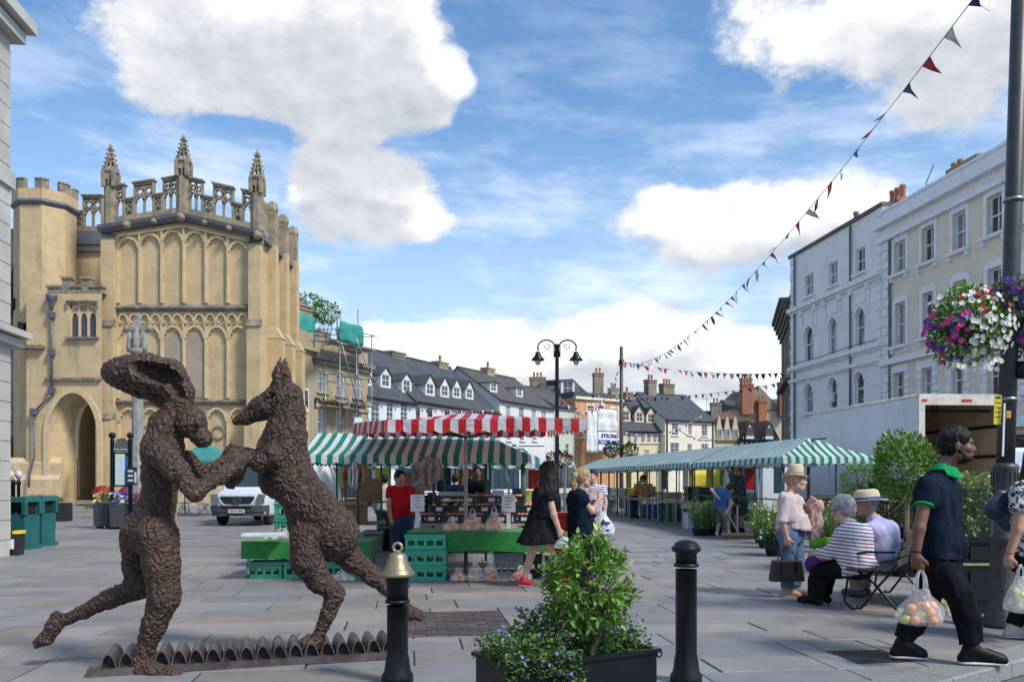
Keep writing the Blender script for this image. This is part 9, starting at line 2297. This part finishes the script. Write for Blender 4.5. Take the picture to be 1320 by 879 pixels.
# ---------------------------------------------------------------- stall holders
def simple_person(label,px,Y,head_py,yaw,skin,top,bottom,hairm,pose=None,sleeve=.28,blen=.98,h=.02,hs=1.05,tw=1.0,lean=0.0,amp=.006,feet_py=None):
    """standing figure scaled so that the crown of the head reaches the photo's height"""
    f=Fig(label,px,0,Y);zt_=CH-(head_py-PY0)/F*Y;s=zt_/1.75;c,sn=math.cos(yaw),math.sin(yaw)
    def w(fw_,rt_,z):return V3((fw_*c+rt_*sn)*s,(fw_*sn-rt_*c)*s,z*s)
    J=dict(head=w(.02+lean,0,1.63),neck=w(lean*.8,0,1.47),shA=w(lean*.7,.19,1.40),shB=w(lean*.7,-.19,1.40),elA=w(.02+lean*.5,.25,1.12),elB=w(.02+lean*.5,-.25,1.12),wrA=w(.10,.24,.88),wrB=w(.10,-.24,.88),hipA=w(0,.10,.90),hipB=w(0,-.10,.90),knA=w(.03,.11,.49),knB=w(.03,-.11,.49),anA=w(0,.11,.08),anB=w(0,-.11,.08),toA=w(.15,.12,.03),toB=w(.15,-.12,.03))
    for k,v in(pose or{}).items():J[k]=w(*v)
    f.J=J;fo=V3(c,sn,0);body(f,yaw,R(-6),skin,hs*s,tw*s,h,h<.021,0,fo)
    if h<.021:eyes(f,hs*s)
    hm=(J['hipA']+J['hipB'])/2
    shirt(f,top,sleeve,hm+f.up*-.03 if lean>.3 else hm-f.up*.04,.016,tw*s,.02,h*.9,fo,'shirt',.01,rnd.randrange(99));trousers(f,bottom,blen,.014,tw*s,h,.012)
    hair(f,hairm,h*.8,.014,seed=3)
    for a in 'AB':shoe(f,a,m_shoeB,h*.8,None,s)
    return f
f=simple_person('man in a red t-shirt looking down behind the hound tail',515,14.2,607,R(-50),m_skT,m_redt,m_djean,m_hairB,dict(wrA=(.08,.24,.86),elB=(.15,-.22,1.12),wrB=(.38,-.12,1.12)),h=.014,hs=1.12,tw=1.08)
simple_person('fair haired person in red behind the man in the red t-shirt',526,15.3,610,R(10),m_skT,m_redt,m_djean,m_hairY,dict(elA=(.2,.22,1.45),wrA=(.38,.18,1.62)),h=.018)
simple_person('person in a sage hoodie with their back turned in the striped stall',496,18.4,612,R(95),m_skL,m_hood,m_djean,m_hairB,dict(elA=(.1,.25,1.15),wrA=(.3,.12,1.1)),sleeve=.98,h=.02,tw=1.1)
simple_person('man in a black shirt with folded arms behind the parasol pole',615,17.8,601,R(-80),m_skD,m_blk,m_char,m_hairB,dict(elA=(.12,.26,1.15),wrA=(.24,.02,1.1),elB=(.12,-.26,1.15),wrB=(.24,-.02,1.14)),h=.02,tw=1.1)
simple_person('person in dark blue with their back turned left of the parasol pole',587,19.0,611,R(80),m_skT,m_navy,m_djean,m_hairB,h=.022,tw=1.1)
simple_person('person in a light blue top among the far stalls',575,24.0,612,R(60),m_skL,m_lav,m_djean,m_hairBr,h=.025)
simple_person('person in a striped top standing behind the ponytailed woman',764,15.0,606,R(-100),m_skL,m_strp,m_blk,m_hairBr,dict(elA=(.15,.24,1.15),wrA=(.3,.1,1.25)),sleeve=.3,h=.02)
# man bending over the table in the mustard shirt
f=Fig('man in a mustard shirt and jeans bending over a stall table',816,667)
f.set(head=(829,617,.0),neck=(824,623,0),shA=(821,627,-.2),shB=(824,625,.2),elA=(832,640,-.24),elB=(836,636,.22),wrA=(840,632,-.2),wrB=(841,630,.2),hipA=(816,636,-.1),hipB=(818,636,.1),knA=(815,651,-.1),anA=(815,664,-.1),toA=(821,667,-.12),knB=(818,650,.1),anB=(818,663,.1),toB=(823,665,.1))
body(f,R(-10),R(-45),m_skT,1.15,1.05,.022,False,0,unit((.6,0,-.8)));shirt(f,m_yelT,.55,None,.018,1.08,.0,.02,unit((.6,0,-.8)),'shirt',.01,30);trousers(f,m_djean,.98,.014,1.0,.022,.015);hair(f,m_hairBr,.018,.014)
for s in 'AB':shoe(f,s,m_shoeB,.018)
# man sweeping
f=Fig('man in a royal blue t-shirt and grey shorts sweeping with a broom',930,690)
f.set(head=(941,630,-.15),neck=(935,630,-.05),shA=(936,637,-.22),shB=(927,633,.18),elA=(944,648,-.3),elB=(917,631,.1),wrA=(938,658,-.42),wrB=(926,641,-.3),hipA=(932,655,-.1),hipB=(927,654,.1),knA=(938,673,-.12),anA=(939,685,-.1),toA=(940,690,-.25),knB=(926,674,.08),anB=(924,688,.02),toB=(924,693,-.12))
fws=unit((.45,-.6,-.65));body(f,R(-65),R(-50),m_skL,1.1,1.08,.018,False,0,fws);shirt(f,m_blueT,.27,f.j(929,653),.018,1.1,.0,.017,fws,'t_shirt',.012,33);trousers(f,m_grysh,.52,.018,1.05,.018,.02,name='shorts');hair(f,m_hairBr,.016,.013)
for s in 'AB':shoe(f,s,mat('white_trainer',(.6,.6,.6),.6),.016)
wA,wB=Vector((f.X,f.Y,0))+Vector(f.J['wrA']),Vector((f.X,f.Y,0))+Vector(f.J['wrB'])
hb=G(953,694);o=empty('broom',hb,0,'wide wooden yard broom pushed by the sweeping man','broom');dirn=(wA+Vector((0,0,-.06))-(hb+Vector((0,0,.1))));top=hb+Vector((0,0,.1))+dirn*1.75
MB().tube([(0,0,.1),tuple(top-hb)],.014,8).build('handle',mat('broom_pole',(.55,.38,.2),.6),o);MB().b2(-.42,.42,-.04,.04,.08,.13).build('head',m_wood,o);MB().b2(-.41,.41,-.035,.035,.0,.08).build('bristles',mat('bristle',(.22,.11,.05),.95,scale=60,bump=.8,bscale=200),o)
# man reaching up to the canopy
f=Fig('man in a dark patterned shirt and shorts reaching up to the canopy',955,685)
f.set(head=(948,600,0),neck=(950,611,0),shA=(955,617,-.1),shB=(944,614,.14),elA=(949,604,-.28),elB=(936,602,.1),wrA=(943,593,-.2),wrB=(940,592,.05),hipA=(957,646,-.1),hipB=(951,646,.1),knA=(957,666,-.1),anA=(957,682,-.1),toA=(952,686,-.2),knB=(951,666,.1),anB=(951,681,.1),toB=(946,685,0))
fwu=unit((-.6,-.7,0));body(f,R(-130),R(10),m_skT,1.05,1.15,.02,False,0,fwu);shirt(f,printed('dark_leaf_cotton',(.03,.035,.04),(.10,.14,.15),14,.5,.6),.3,f.j(954,650),.02,1.2,.04,.018,fwu,'shirt',.014,36);trousers(f,m_char,.5,.018,1.1,.02,.02,name='shorts');hair(f,m_hairBr,.017,.013)
for s in 'AB':shoe(f,s,m_shoeB,.018)
